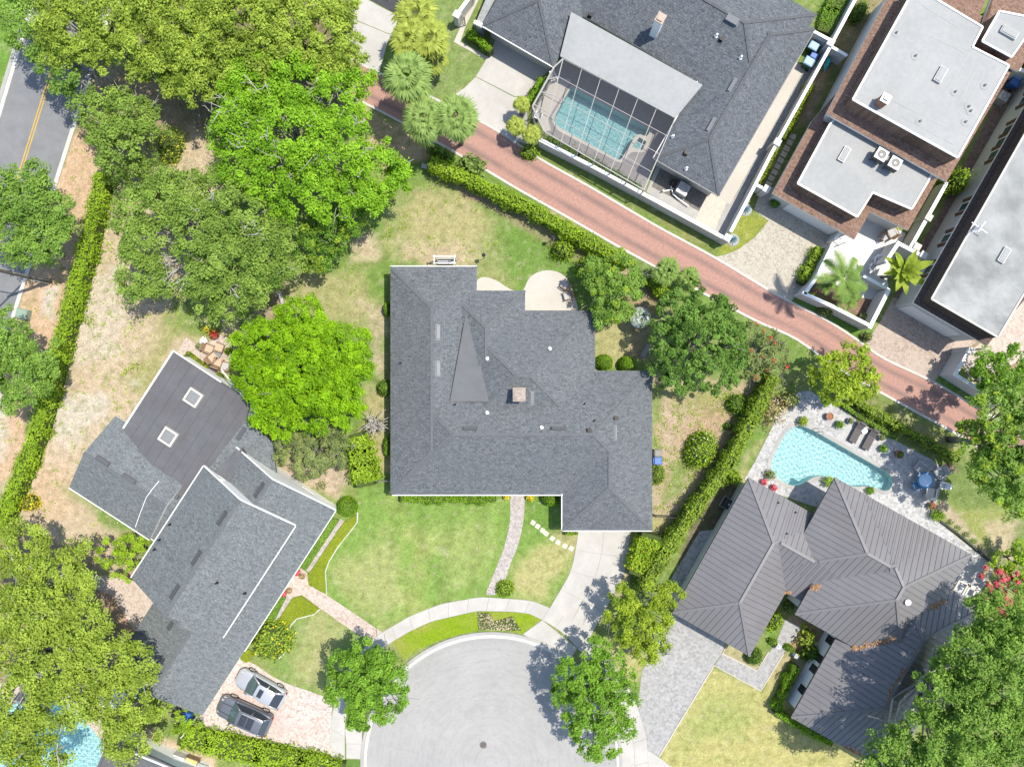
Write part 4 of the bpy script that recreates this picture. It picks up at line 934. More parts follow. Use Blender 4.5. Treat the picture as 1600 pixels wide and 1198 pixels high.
obj('gutter', MB().bar(P(193, 669, ZR), P(270.5, 549, ZR), 0.13, 0.18), M['fascia'], hB); obj('gutter', MB().bar(P(271, 548, ZR), P(346, 597, ZR), 0.10, 0.18), M['fascia'], hB)
for c in ((302, 621), (263, 682)):
    k = MB(); ctr = P(*c, ZR+0.22); a = -math.radians(DB)
    for s_ in (-1, 1):
        k.box((ctr[0]+s_*0.55*math.cos(a), ctr[1]+s_*0.55*math.sin(a), ZR+0.17), (0.17, 1.27, 0.34), a)
        k.box((ctr[0]-s_*0.55*math.sin(a), ctr[1]+s_*0.55*math.cos(a), ZR+0.17), (0.93, 0.17, 0.34), a)
    kb = obj('skylight', k, M['skylight_frame'], hB)
    obj('pane', MB().box((ctr[0], ctr[1], ZR+0.2), (0.87, 0.87, 0.04), a), M['skylight_glass'], kb)
# sloping strip of shingles along the wing's right edge
s0 = [P(385, 656, 3.3), P(323, 735, 3.3), P(400, 772, 3.6), P(432, 742, 2.9), P(425, 690, 2.6)]
mb = MB(); mb.add([*s0, *[(x, y, z-0.3) for x, y, z in s0]], [(0, 1, 2, 3, 4), (0, 5, 6, 1), (3, 8, 9, 4), (4, 9, 5, 0), (2, 7, 8, 3)])
obj('roof', mb, M['shingle_blue'], hB)
q0 = [P(384, 709, 3.32), P(378, 700, 3.34), P(331, 740, 3.5), P(355, 760, 3.75)]
obj('roof_cricket', MB().add([(x, y, z+0.12) for x, y, z in q0]+[(x, y, z-0.3) for x, y, z in q0], [(0, 1, 2, 3), (0, 4, 5, 1), (2, 6, 7, 3), (3, 7, 4, 0), (1, 5, 6, 2)]), M['rolled_roof'], hB)
a = -math.radians(DB)
for f, q in ((fB5, (161, 720)), (fB5, (202, 748)), (fB6, (270, 771))): flash_vent(f, hB, *q, DB, 1.2, 0.34, 0.12)
for q in ((347, 809), (307, 871), (273, 924), (269, 973)): flash_vent(fB1, hB, *q, DB-90, 1.2, 0.30, 0.12) if fB1(*P(*q, 5)[:2]) > 0 else flash_vent(fB2, hB, *q, DB-90, 1.2, 0.3, 0.12)
flash_vent(fB2, hB, 405, 765, DB-90, 1.25, 0.30, 0.12)
p = P(377, 677, 3.2); mb = MB(); mb.box((p[0], p[1], 3.22), (0.36, 1.2, 0.12), a); obj('ridge_vent', mb, M['vent_metal'], hB)
for q in ((245, 805.5), (339, 910), (383, 926)): pipe_vent(fB2, hB, *q, 0.06, 0.3, M['black'])
for q in ((266, 819), (250, 843), (242, 858)): pipe_vent(fB1, hB, *q, 0.06, 0.3, M['black'])
fBB = union([B5, B6]); mb = MB()
ln_ = [on_roof(fBB, *q) for q in resample([(249, 751), (239, 763), (229, 777), (220, 800), (212, 823)], 25)]
for a_, b_ in zip(ln_[:-1], ln_[1:]):
    if a_.z > 1 and b_.z > 1: mb.bar(a_+Vector((0, 0, .05)), b_+Vector((0, 0, .05)), 0.045)
obj('metal_edge', mb, M['fascia'], hB)
def on_gable(h, t, z): 
    p = h.w(h.L1*t, h.L2, z); return (p[0], p[1], z)
window(hB, Vector(on_gable(B1, 0.2, 4.25))+Vector((B1.v.x, B1.v.y, 0))*0.02, (B1.u.x, B1.u.y, 0), (B1.v.x, B1.v.y, 0), 0.7, 0.45, M['glass_green'])
window(hB, Vector(on_gable(B2, 0.72, 1.7))-Vector((B2.v.x, B2.v.y, 0))*0.26, (B2.u.x, B2.u.y, 0), (B2.v.x, B2.v.y, 0), 1.3, 0.9, M['glass_green'])

# small flat roof at the bottom edge
hG = thing('house', 'flat grey roofed house cut by the bottom edge', 'house', P(210, 1190))
g = [(170, 1155), (193, 1163), (262, 1194), (330, 1226), (300, 1300), (140, 1300), (150, 1200)]
mb = MB(); mb.prism(PX(g, 2.9), 2.65, 2.9); obj('roof', mb, [M['rolled_roof']], hG)
mb = MB(); mb.sides(PX([(176, 1166), (258, 1200), (320, 1236), (296, 1292), (146, 1292)], 2.9), 0, 2.65); obj('wall', mb, M['white_paint'], hG)
mb = MB(); mb.bar(P(204, 1174, 2.95), P(330, 1226, 2.95), 0.13, 0.1); obj('gutter', mb, M['fascia'], hG)
mb = MB(); mb.bar(P(172, 1162, 2.94), P(154, 1200, 2.94), 0.09, 0.08); mb.bar(P(172, 1163, 2.94), P(260, 1200, 2.94), 0.09, 0.08); obj('metal_edge', mb, M['rolled_roof_edge'], hG)
pp = P(204, 1195, 2.9); mb = MB(); mb.lathe((pp[0], pp[1], 2.9), [(0.14, 0), (0.08, 0.06), (0.07, 0.4), (0.1, 0.4), (0.1, 0.45)], 10); obj('vent_pipe', mb, M['black'], hG)

# ---------------------------------------------------------------- the slate roofed house, top
DC = 30.0
hC = thing('house', 'slate grey hip roofed house with white flat lanai roof', 'house', P(1060, 120))
def relc(c, a, b, deg=DC):
    r = math.radians(deg); return (c[0]+a*math.cos(r)+b*math.sin(r), c[1]+a*math.sin(r)-b*math.cos(r))
ZC, KC = 2.6, 0.47
C1 = Hip(relc((1276, 23), -560, -184), DC, 560, 184, ZC, KC)
C2 = Hip(relc((1123, 306), -117, 0), DC, 117, 300, ZC, KC, dz=0.006)
C3 = Hip((753, 40), DC, 129, 330, ZC, KC, dz=0.01)
fC = union([C1, C2, C3])
mb = MB(); [h.solid(mb, 0.2) for h in (C1, C2, C3)]; roofC = obj('roof', mb, [M['shingle_slate'], M['fascia']], hC); shingle_caps([C1, C2, C3], roofC, M['shingle_cap_dark'])
mb = MB(); [h.wall(mb, 0.45+0.015*i) for i, h in enumerate((C1, C2, C3))]; obj('wall', mb, M['cream_paint'], hC)
gutters(hC, M['fascia'], (C3, ['v0'], .09), (C2, ['u0'], .10))
gutters(hC, M['bronze'], (C2, ['v0', 'u1'], .06))
LAN = [(892.5, 19), (1098, 133), (1055, 185), (875, 88)]
zt = [3.55, 3.55, 3.0, 3.0]
top = [P(*q, z) for q, z in zip(LAN, zt)]
mb = MB(); mb.add(top+[(x, y, z-0.2) for x, y, z in top], [(3, 2, 1, 0), (4, 5, 6, 7)]+[(i, (i+1) % 4, 4+(i+1) % 4, 4+i) for i in range(4)])
obj('lanai_roof', mb, M['membrane_white'], hC)
for q, d in (((1144, 31), 30), ): flash_vent(fC, hC, *q, d, 1.15, 0.5, 0.3, M['vent_pale'])
for q in ((1144, 134), (1111, 196)): flash_vent(fC, hC, *q, -60, 1.3, 0.20, 0.2, M['vent_pale'])
for q in ((922, 25), (1126, 63)): hooded_vent(fC, hC, *q, 30)
for q in ((1119, 57), (1051, 214), (1157, 91), (1072, 264)): pipe_vent(fC, hC, *q, 0.07, 0.35, M['white_paint'])
hooded_vent(fC, hC, 1071, 240, 20)
p = on_roof(fC, 1023, 51); mb = MB(); mb.box((p.x, p.y, p.z+0.9), (0.62, 0.72, 3.0), -math.radians(DC)); cc = obj('chimney', mb, M['white_paint'], hC)
mb = MB(); mb.box((p.x, p.y, p.z+2.44), (0.72, 0.82, 0.08), -math.radians(DC)); mb.box((p.x, p.y, p.z+2.53), (0.48, 0.56, 0.14), -math.radians(DC)); obj('chimney_cap', mb, M['chimney_pot'], cc)
# small flat porch roof and parapet at its left end
pq = [(743, 37), (752, 39), (776, -6), (800, -60), (786, -66)]
mb = MB(); mb.prism(PX(pq, 2.5), 0.2, 2.5); obj('porch_roof', mb, M['gravel'], hC)
mb = MB(); mb.bar(P(741, 35, 2.6), P(753, 41, 2.6), 0.3, 0.3); obj('parapet', mb, M['white_paint'], hC)
for q0, q1 in (((1040, 258), (1062, 268)), ((1076, 276), (1104, 292))):
    a_, b_ = Vector(P(*q0, 1.2)), Vector(P(*q1, 1.2))

# screen cage over the pool
cage = thing('pool_cage', 'white framed insect screen cage over the rectangular pool', 'screen cage', P(940, 190))
ZG = 2.9
def cg(x, y, z=ZG): return Vector(P(x, y, z))
Tl, Tr, Bl, Br = (880, 92), (1055, 185), (851, 206), (1006, 297)
fr_ = MB(); nb, nr = 6, 4
def gp(i, j):
    t, s_ = i/nb, j/nr; return (Tl[0]+(Tr[0]-Tl[0])*t + ((Bl[0]-Tl[0])+((Br[0]-Bl[0])-(Tr[0]-Tl[0]))*t)*s_, Tl[1]+(Tr[1]-Tl[1])*t + ((Bl[1]-Tl[1])+((Br[1]-Bl[1])-(Tr[1]-Tl[1]))*t)*s_)
for i in range(nb+1):
    fr_.bar(cg(*gp(i, 0)), cg(*gp(i, nr)), 0.055 if 0 < i < nb else 0.08, 0.06)
for j in range(nr+1):
    fr_.bar(cg(*gp(0, j))+Vector((0, 0, .01)), cg(*gp(nb, j))+Vector((0, 0, .01)), 0.045 if 0 < j < nr else 0.08, 0.05)
NW = [(866, 105), (832, 167)]
fr_.bar(cg(*NW[0]), cg(*NW[1]), 0.14); fr_.bar(cg(*NW[1]), cg(851, 206), 0.14); fr_.bar(cg(*NW[0]), cg(*gp(0, 0)), 0.12)
for j in (1, 2, 3):
    e0 = gp(0, j); t = j/nr; e1 = (866-34*min(1, t*1.25), 105+62*min(1, t*1.25)); fr_.bar(cg(*e0), cg(*e1), 0.07)
base = []
for q in [(866, 105), (849, 136), (832, 167), (851, 206), gp(1, nr), gp(2, nr), gp(3, nr), gp(4, nr), gp(5, nr), (1006, 297)]:
    p = cg(*q); fr_.bar(Vector((p.x, p.y, 0)), p, 0.09); base.append((p.x, p.y))
for z in (0.5, 1.0): 
    for a_, b_ in zip(base[:-1], base[1:]): fr_.bar((*a_, z), (*b_, z), 0.05)
obj('frame', fr_, M['bronze'], cage)
for i in range(nb):
    for j in range(nr):
        q = [cg(*gp(i+a_, j+b_)) for a_, b_ in ((0.03, 0.03), (0.97, 0.03), (0.97, 0.97), (0.03, 0.97))]
        obj('screen_panel', MB().add([(v.x, v.y, v.z+0.02) for v in q], [(3, 2, 1, 0)]), M['screen'], cage)
for q in ([gp(0, 0), NW[0], NW[1], gp(0, 3)], [gp(0, 3), NW[1], gp(0, 4)]):
    obj('screen_panel', MB().add([tuple(cg(*v)+Vector((0, 0, .02))) for v in q], [tuple(range(len(q)))]), M['screen'], cage)
for a_, b_ in zip(base[:-1], base[1:]):
    obj('screen_panel', MB().add([(*a_, 0.5), (*b_, 0.5), (*b_, ZG-0.06), (*a_, ZG-0.06)], [(0, 1, 2, 3)]), M['screen'], cage)

# ---------------------------------------------------------------- garden walls
def wallrun(label, px, h, w=0.22, mat='stucco', cap=0.06, posts=(), name='garden_wall', zref=None, tower=0.0):
    """masonry wall along a pixel polyline given at the wall's TOP"""
    z = h; pts = [Vector(P(a, b, z)) for a, b in px]; c = P(*px[0], z); t = thing(name, label, 'wall', (c[0], c[1], 0))
    mb, cp = MB(), MB()
    for i_, (a, b) in enumerate(zip(pts[:-1], pts[1:])):
        m = (a+b)/2; ln = (b-a).length; ang = math.atan2(b.y-a.y, b.x-a.x); e_ = 0.004*(i_ % 2)
        mb.box((m.x, m.y, (h-cap)/2), (ln+w*0.98-e_, w-e_*2, h-cap-e_), ang); cp.box((m.x, m.y, h-cap/2-e_), (ln+w+cap, w+0.06-e_*2, cap), ang)
    obj('wall_body', mb, M[mat], t); obj('wall_cap', cp, M['white_paint'], t)
    for q in posts:
        p = P(*q, h); pm = MB(); pm.box((p[0], p[1], h/2+0.058), (0.48, 0.48, h+0.11), -math.radians(30)); pm.box((p[0], p[1], h+0.15), (0.58, 0.58, 0.08), -math.radians(30)); obj('pier', pm, M[mat], t)
    return t
wallrun('long white wall between pool cage and brick alley', [(845, 219), (930, 262), (1033, 318), (1134, 373)], 1.7, 0.24, posts=[(1136, 372)])
wallrun('tall pale wall beside the gravel walk of the slate roofed house', [(1143, 360), (1215, 222), (1290, 87), (1400, -120)], 1.9, 0.2, posts=[(1214, 223), (1297, 68)])
wallrun('short wall piece closing the bin corner', [(1266, 46), (1296, 62)], 1.8, 0.18)
wallrun('short wall stub beyond the bin corner by the flat roofed house', [(1294, 70), (1322, 86)], 1.8, 0.18)
wallrun('short wall with gate pier by the beige driveway', [(1183, 289), (1194, 295)], 1.6, 0.18, posts=[(1197, 296)])
wallrun('white wall with pier at the top beside the path', [(758, -60), (737, -8), (716, 20)], 1.6, 0.25, posts=[(714, 24)])
wallrun('courtyard wall along the green strip by the brick alley', [(1256, 458), (1300, 478), (1358, 508)], 2.0, 0.22)
wallrun('courtyard wall beside the rose paver driveway', [(1360, 510), (1388, 455)], 2.0, 0.26)
wallrun('courtyard wall behind the low shrubs of the beige driveway', [(1259, 457), (1277, 432), (1300, 385)], 2.0, 0.22)
wallrun('small wall beside the courtyard gate', [(1307, 372), (1320, 352)], 1.9, 0.2)
wallrun('three sided wall round the large leaved plant', [(1385, 408), (1404, 380), (1442, 400)], 2.3, 0.24, posts=[(1442, 399)])
wallrun('cross wall between courtyard and large leaved plant', [(1388, 452), (1352, 432)], 1.5, 0.2)
wallrun('long white wall between the two flat roofed houses', [(1424, 385), (1452, 335), (1479, 287)], 1.9, 0.24, 'cream_paint', posts=[(1450, 340), (1432, 386)])
wallrun('white L shaped wall near the right edge below the stained roof', [(1514, 549), (1493, 585), (1536, 612), (1570, 634)], 2.2, 0.24, posts=[(1515, 548)])
wallrun('low white wall by the trash bins at the right edge', [(1583, 104), (1612, 116)], 1.8, 0.24)

# ---------------------------------------------------------------- flat roofed houses with brown shingle skirts
def skirt_house(label, blocks, deg, wallmat, at_):
    t = thing('house', label, 'house', P(*at_))
    for b in blocks:
        eave, flat_ = b['eave'], b['flat']; ze, zf, zs = b['ze'], b['zf'], b['zs']
        E = [P(*q, ze) for q in eave]; F = [P(*q, zf) for q in flat_]; n = len(E)
        foot = [(x, y, zs) for x, y, _ in F]
        mb = MB()
        mb.add(E+foot, [(i, (i+1) % n, n+(i+1) % n, n+i) for i in range(n)][:b.get('n', n)] if b.get('cw', True) else [(i, n+i, n+(i+1) % n, (i+1) % n) for i in range(n)], 0)
        cen = [sum(p_[k] for p_ in F)/n for k in (0, 1)]
        mid = [(cen[0]+(x-cen[0])*1.002, cen[1]+(y-cen[1])*1.002, z) for x, y, z in foot]
        mb.add(foot+[(x, y, zf-0.08) for x, y, _ in F], [(i, (i+1) % n, n+(i+1) % n, n+i) for i in range(n)], 0)
        mb.add(E+[(x, y, z-0.2) for x, y, z in E], [(i, n+i, n+(i+1) % n, (i+1) % n) for i in range(n)], 1)
        mb.sheet([(x, y) for x, y, _ in E][::-1], ze-0.2, 1)
        sk = obj('roof', mb, [M[b['mat']], M['fascia']], t)
        mb = MB(); mb.prism([(x, y) for x, y, _ in F], zf-0.08, zf); rf = obj('flat_roof', mb, M[b['top']], t)
        # raised edge and welded seams of the membrane
        mb = MB()
        for i in range(n):
            a_, b_ = Vector(F[i]), Vector(F[(i+1) % n]); mb.bar(a_+Vector((0, 0, .03)), b_+Vector((0, 0, .03)), 0.14, 0.08)
        obj('roof_edge', mb, M['fascia'] if b['mat'] == 'shingle_brown' else M['cream_paint'], rf)
        for s0_, s1_ in b.get('seams', ()):
            mb = MB(); mb.bar(Vector(P(*s0_, zf+0.006)), Vector(P(*s1_, zf+0.006)), 0.07, 0.012); obj('membrane_seam', mb, M['concrete_worn'], rf)
        cx_, cy_ = [sum(p_[k] for p_ in E)/n for k in (0, 1)]
        ins = b.get('inset', 0.45)
        W = []
        for i in range(n):
            p_, q_, r_ = Vector(E[i-1][:2]), Vector(E[i][:2]), Vector(E[(i+1) % n][:2])
            n1 = Vector(((q_-p_).y, -(q_-p_).x)).normalized(); n2 = Vector(((r_-q_).y, -(r_-q_).x)).normalized()
            ar = sum(E[k][0]*E[(k+1) % n][1]-E[(k+1) % n][0]*E[k][1] for k in range(n)); sg = 1 if ar > 0 else -1
            bis = (n1+n2); bis = bis/(bis.length_squared/2) if bis.length > 0.2 else n1
            W.append(tuple(q_-bis*ins*sg))
        mb = MB(); mb.sides(W, b.get('z0', 0), ze-0.12); obj('wall', mb, M[wallmat], t)
        b['W'] = W
    return t
dl_blocks = [dict(eave=[(1207, 302), (1335, 374), (1360, 331), (1419, 360), (1453, 300), (1490, 235), (1320, 130), (1268, 190)], flat=[(1246, 287), (1339, 339), (1363, 301), (1424, 327), (1450, 283), (1475, 235), (1340, 150), (1296, 195)], ze=3.0, zs=3.2, zf=4.6, mat='shingle_brown', top='membrane_white'),
             dict(eave=[(1291, 178), (1479, 284), (1598, 82), (1640, 0), (1560, -60), (1420, -60)], flat=[(1332, 156), (1496, 247), (1576, 103), (1519, 74), (1535, 43), (1430, -20)], ze=5.2, zs=5.45, zf=7.1, mat='shingle_brown', top='membrane_white',
                  seams=[((1345, 143), (1430, 2)), ((1440, 8), (1500, 45)), ((1455, 57), (1510, 84)), ((1428, 125), (1455, 80)), ((1480, 140), (1520, 75)), ((1495, 163), (1535, 92)), ((1380, 150), (1480, 200)), ((1405, 180), (1490, 226)), ((1540, 110), (1500, 178))])]
# keep lists planar: the upper block is built with matching corner counts
dl_blocks[1]['eave'] = [(1291, 178), (1479, 284), (1598, 82), (1530, 22), (1545, -10), (1405, -40)]
hD = skirt_house('two level house with white flat roofs and brown shingle skirts', dl_blocks, 30, 'stucco', (1380, 200))
# separate little tower roof at the upper right
towb = [dict(eave=[(1519, 79), (1592, 112), (1660, -10), (1560, -30)], flat=[(1534, 65), (1580, 90), (1622, 30), (1561, 18)], ze=5.5, zs=5.75, zf=7.1, mat='shingle_brown', top='membrane_white', z0=4.0)]
def add_block(t, b, wallmat='stucco'):
    o = skirt_house('tmp', [b], 30, wallmat, (1560, 60))
    for ch in list(o.children):
        wl = wloc(o)+Vector(ch.location); ch.parent = t; ch.location = wl - wloc(t)
    bpy.data.objects.remove(o)
add_block(hD, towb[0])
def flat_at(z): return lambda x, y: z
fD1, fD2 = flat_at(7.1), flat_at(4.6)
def curb_skylight(parent, px, py, z, deg, l, w, h=0.22):
    a_ = -math.radians(deg); p_ = P(px, py, z); mb = MB(); mb.box((p_[0], p_[1], z+h/2), (l, w, h), a_); o = obj('skylight', mb, M['pale_metal'], parent)
    obj('pane', MB().box((p_[0], p_[1], z+h+0.03), (l-0.1, w-0.1, 0.06), a_), M['membrane_white'], o)
for q, z, d, l, w in (((1468, 118), 7.1, -60, 1.25, 0.6), ((1318, 242), 4.6, -60, 1.25, 0.55), ((1575, 52), 7.1, 30, 1.35, 0.62)): curb_skylight(hD, *q, z, d, l, w)
for q in ((1400, 52), (1430, 88), (1492, 144), (1513, 167), (1516, 174), (1508, 191), (1538, 134), (1437, 190)):
    p_ = P(*q, 7.1); mb = MB(); mb.lathe((p_[0], p_[1], 7.1), [(0.34, 0.0), (0.33, 0.025), (0.10, 0.04), (0.08, 0.16), (0.02, 0.165)], 16); vp = obj('vent_pipe', mb, M['membrane_white'], hD)
    mb = MB(); mb.lathe((p_[0], p_[1], 7.1), [(0.075, 0.15), (0.07, 0.22), (0.01, 0.225)], 10); obj('vent_cap', mb, M['dark_metal'], vp)
p = P(1374, 162, 7.1); mb = MB(); mb.box((p[0], p[1], 7.6), (0.62, 0.62, 1.0), -0.52); cD = obj('chimney', mb, M['brick_red'], hD)
mb = MB(); mb.box((p[0], p[1], 8.13), (0.72, 0.72, 0.06), -0.52); mb.box((p[0], p[1], 8.22), (0.34, 0.34, 0.14), -0.52); obj('chimney_cap', mb, M['pale_metal'], cD)
W = dl_blocks[1]['W']; W2 = [Vector((*W[0], 0)), Vector((*W[5], 0))]
dirn = (W2[1]-W2[0]).normalized(); outn = Vector((-dirn.y, dirn.x, 0)); outn = outn if outn.x < 0 else -outn
for t_ in (0.06, 0.14, 0.24, 0.34): window(hD, W2[0]+(W2[1]-W2[0])*t_+Vector((0, 0, 3.9)), dirn, outn, 0.9, 1.6)
W = dl_blocks[0]['W']; a_, b_ = Vector((*W[0], 0)), Vector((*W[1], 0)); dirn = (b_-a_).normalized(); outn = Vector((dirn.y, -dirn.x, 0)); outn = outn if outn.y < 0 else -outn
mb = MB(); m_ = a_+(b_-a_)*0.55
for i in range(5): mb.bar(m_-dirn*2.3+outn*0.03+Vector((0, 0, 0.25+0.45*i)), m_+dirn*2.3+outn*0.03+Vector((0, 0, 0.25+0.45*i)), 0.06, 0.43)
obj('garage_door', mb, M['white_paint'], hD)

e_blocks = [dict(eave=[(1427, 473), (1542, 540), (1640, 420), (1800, 150), (1690, 10)], flat=[(1455, 467), (1559, 527), (1600, 458), (1800, 110), (1705, 25)], ze=4.2, zs=4.28, zf=5.9, mat='shingle_dark_brown', top='membrane_stained')]
hE = skirt_house('house with dirty stained flat roof and dark brown skirt', e_blocks, 30, 'stucco', (1560, 330))
curb_skylight(hE, 1567, 399, 5.9, -60, 1.25, 0.55)
W = e_blocks[0]['W']; a_, b_ = Vector((*W[0], 0)), Vector((*W[4], 0)); dirn = (b_-a_).normalized(); outn = Vector((-dirn.y, dirn.x, 0)); outn = outn if outn.x < 0 else -outn
ln = (b_-a_).length
for m_ in (3.2, 6.2, 9.2, 14.2, 15.4, 16.6, 19.5): 
    if m_ < ln: window(hE, a_+dirn*m_+Vector((0, 0, 2.6)), dirn, outn, 0.9, 1.5, M['glass_green'], None, True)
a_, b_ = Vector((*W[0], 0)), Vector((*W[1], 0)); dirn = (b_-a_).normalized(); outn = Vector((dirn.y, -dirn.x, 0)); outn = outn if outn.y < 0 else -outn
mb = MB(); m_ = a_+(b_-a_)*0.45
for i in range(5): mb.bar(m_-dirn*2.4+outn*0.03+Vector((0, 0, 0.25+0.45*i)), m_+dirn*2.4+outn*0.03+Vector((0, 0, 0.25+0.45*i)), 0.06, 0.43)
obj('garage_door', mb, M['white_paint'], hE)
an = P(1511, 362, 5.0); mb = MB(); mb.tube([(an[0], an[1], 4.6), (an[0], an[1], 6.9)], 0.035)
for i, z in enumerate((6.5, 6.7, 6.88)): mb.bar((an[0]-0.5+0.1*i, an[1]-0.4, z), (an[0]+0.5-0.1*i, an[1]+0.4, z), 0.06)
mb.bar((an[0]-0.6, an[1]+0.4, 6.6), (an[0]+0.6, an[1]-0.45, 6.6), 0.06)
obj('antenna', mb, M['white_paint'], hE)

# ---------------------------------------------------------------- the metal roofed house, lower right
DF = 29.5
ZF, KF = 2.9, 0.53
hF = thing('house', 'house with dark grey standing seam metal hip roofs', 'house', P(1330, 960))
def relf(c, a, b): return relc(c, a, b, DF)
F_ = [Hip(relf((1170, 746), 0, -242), DF, 138, 242, ZF, KF),
      Hip(relf((1170, 746), 70, -127), DF, 166, 127, ZF, KF, ('v0', 'v1'), dz=-0.010),
      Hip(relf((1305, 746), 0, -160), DF, 200, 160, ZF+0.95, KF, dz=0.004),
      Hip(relf((1305, 746), 50, -216), DF, 194, 216, ZF+0.95, KF, dz=0.016),
      Hip((1236, 1120), DF, 179, 298, ZF+0.25, KF, dz=0.0)]
fF = union(F_)
mb = MB(); [h.solid(mb, 0.2) for h in F_]; roofF = obj('roof', mb, [M['seam_shade'], M['dark_metal']], hF)
mb = MB(); [h.wall(mb, 2.6 if i == 2 else 0.5+0.014*i) for i, h in enumerate(F_)]; obj('wall', mb, M['white_paint'], hF)
for hi_, h in enumerate(F_):
    for f in h.facets():
        P3 = [Vector(h.pt(q)) for q in f]; e0, e1 = P3[0], P3[1]; ed = (e1-e0); Lf = ed.length; ed.normalize()
        nrm = ed.cross(P3[2]-e1).normalized(); nrm = nrm if nrm.z > 0 else -nrm; sl = nrm.cross(ed)
        loc = [((p_-e0).dot(ed), (p_-e0).dot(sl)) for p_ in P3]
        if loc[2][1] < 0: sl = -sl; loc = [(a_, -b_) for a_, b_ in loc]
        wd = Lf/round(Lf/0.475)
        for i in range(int(round(Lf/wd))):
            q = clip_poly(clip_poly(loc, 1, 0, wd*i+0.03), -1, 0, -(wd*(i+1)-0.03))
            if len(q) < 3: continue
            W3 = [e0+ed*a_+sl*b_ for a_, b_ in q]; cen = sum(W3, Vector())/len(W3)
            tests = W3+[cen]+[(cen+w_)/2 for w_ in W3]
            if all(max(g.h(t_.x, t_.y) for g in F_ if g is not h) > t_.z+0.02 for t_ in tests): continue
            n = len(q); vs = [w_+nrm*0.004 for w_ in W3]+[w_+nrm*0.032 for w_ in W3]
            area = sum(q[k][0]*q[(k+1) % n][1]-q[(k+1) % n][0]*q[k][1] for k in range(n))
            mbp = MB(); up_ = tuple(range(n, 2*n)); mbp.add(vs, [up_ if area*1 > 0 else up_[::-1]]+[(k, (k+1) % n, n+(k+1) % n, n+k) for k in range(n)])
            xs_ = [p_[1] for p_ in q if p_[0] < wd*i+0.05]
            if len(xs_) >= 2 and max(xs_)-min(xs_) > 0.2:
                a3 = e0+ed*(wd*i)+sl*min(xs_); b3 = e0+ed*(wd*i)+sl*max(xs_); mbp.bar(a3+nrm*0.03, b3+nrm*0.03, 0.035, 0.07)
            obj('roof_panel', mbp, M['metal_roof'], roofF)
    # hip and ridge caps
    c4 = [(0, 0), (h.L1, 0), (h.L1, h.L2), (0, h.L2)]; r0, r1 = h.ridge
    segs = [(r0, r1)] + [(c, r0 if math.dist(c, r0) < math.dist(c, r1) else r1) for c in c4]
    for a_, b_ in segs:
        caps = MB(); a3, b3 = Vector(h.pt(a_)), Vector(h.pt(b_)); n = max(2, int((b3-a3).length/0.5))
        vis = [(a3+(b3-a3)*k/n) for k in range(n+1)]
        for k in range(n):
            m_ = (vis[k]+vis[k+1])/2
            if max(g.h(m_.x, m_.y) for g in F_ if g is not h) < m_.z-0.03: caps.bar(vis[k]+Vector((0, 0, 0.05)), vis[k+1]+Vector((0, 0, 0.05)), 0.22, 0.06)
        if caps.v: obj('ridge_cap', caps, M['metal_cap'], roofF)
p = on_roof(fF, 1415.5, 939); mb = MB(); mb.lathe((p.x, p.y, p.z-0.1), [(0.16, 0), (0.16, 0.35), (0.24, 0.35), (0.24, 0.46), (0.05, 0.52)], 12); obj('dome_vent', mb, M['white_paint'], hF)
for q in ((1216, 785), (1243, 800), (1229, 833)): pipe_vent(fF, hF, *q, 0.05, 0.3, M['dark_metal'])
h = F_[4]
for b_ in (2.2, 4.2, 5.2, 7.0, 12.9, 13.9): 
    pw = Vector(h.w(0.5+0.056, b_, 1.55)); window(hF, pw, (h.v.x, h.v.y, 0), (-h.u.x, -h.u.y, 0), 0.85, 1.5)
# fallen leaves caught in valleys and gutters
def litter(pxs, spread, n, name='fallen_leaves', parent=hF, f=fF):
    mb = MB()
    for k in range(n):
        t_ = random.random()*(len(pxs)-1); i = int(t_); u_ = t_-i
        x = pxs[i][0]+(pxs[i+1][0]-pxs[i][0])*u_+random.gauss(0, spread); y = pxs[i][1]+(pxs[i+1][1]-pxs[i][1])*u_+random.gauss(0, spread)
        p_ = on_roof(f, x, y)
        if f(p_.x, p_.y) < 0: continue
        a_ = random.random()*6.28; r_ = random.uniform(0.06, 0.13); tl = Vector((random.gauss(0, .3), random.gauss(0, .3), 1)).normalized()
        d_ = Vector((math.cos(a_), math.sin(a_), 0)); d_ = (d_-tl*d_.dot(tl)).normalized(); s_ = tl.cross(d_); c = p_+Vector((0, 0, 0.07+random.random()*0.04))
        mb.add([c-d_*r_, c+s_*r_*0.6, c+d_*r_, c-s_*r_*0.6], [(0, 1, 2, 3)])
    return obj(name, mb, M['dry_leaf'], parent, kind='stuff')
litter([(1332, 1013), (1352, 1008), (1380, 1002), (1400, 996)], 1.8, 170)
litter([(1266, 918), (1280, 916)], 1.8, 110); litter([(1454, 948), (1465, 943), (1476, 938)], 2.0, 110); litter([(1229, 926), (1233, 925)], 1.5, 60)
litter([(1484, 922), (1494, 908)], 1.6, 90); litter([(1382, 1096), (1400, 1066), (1412, 1045)], 1.8, 110); litter([(1319, 1165), (1345, 1180)], 2.0, 120)
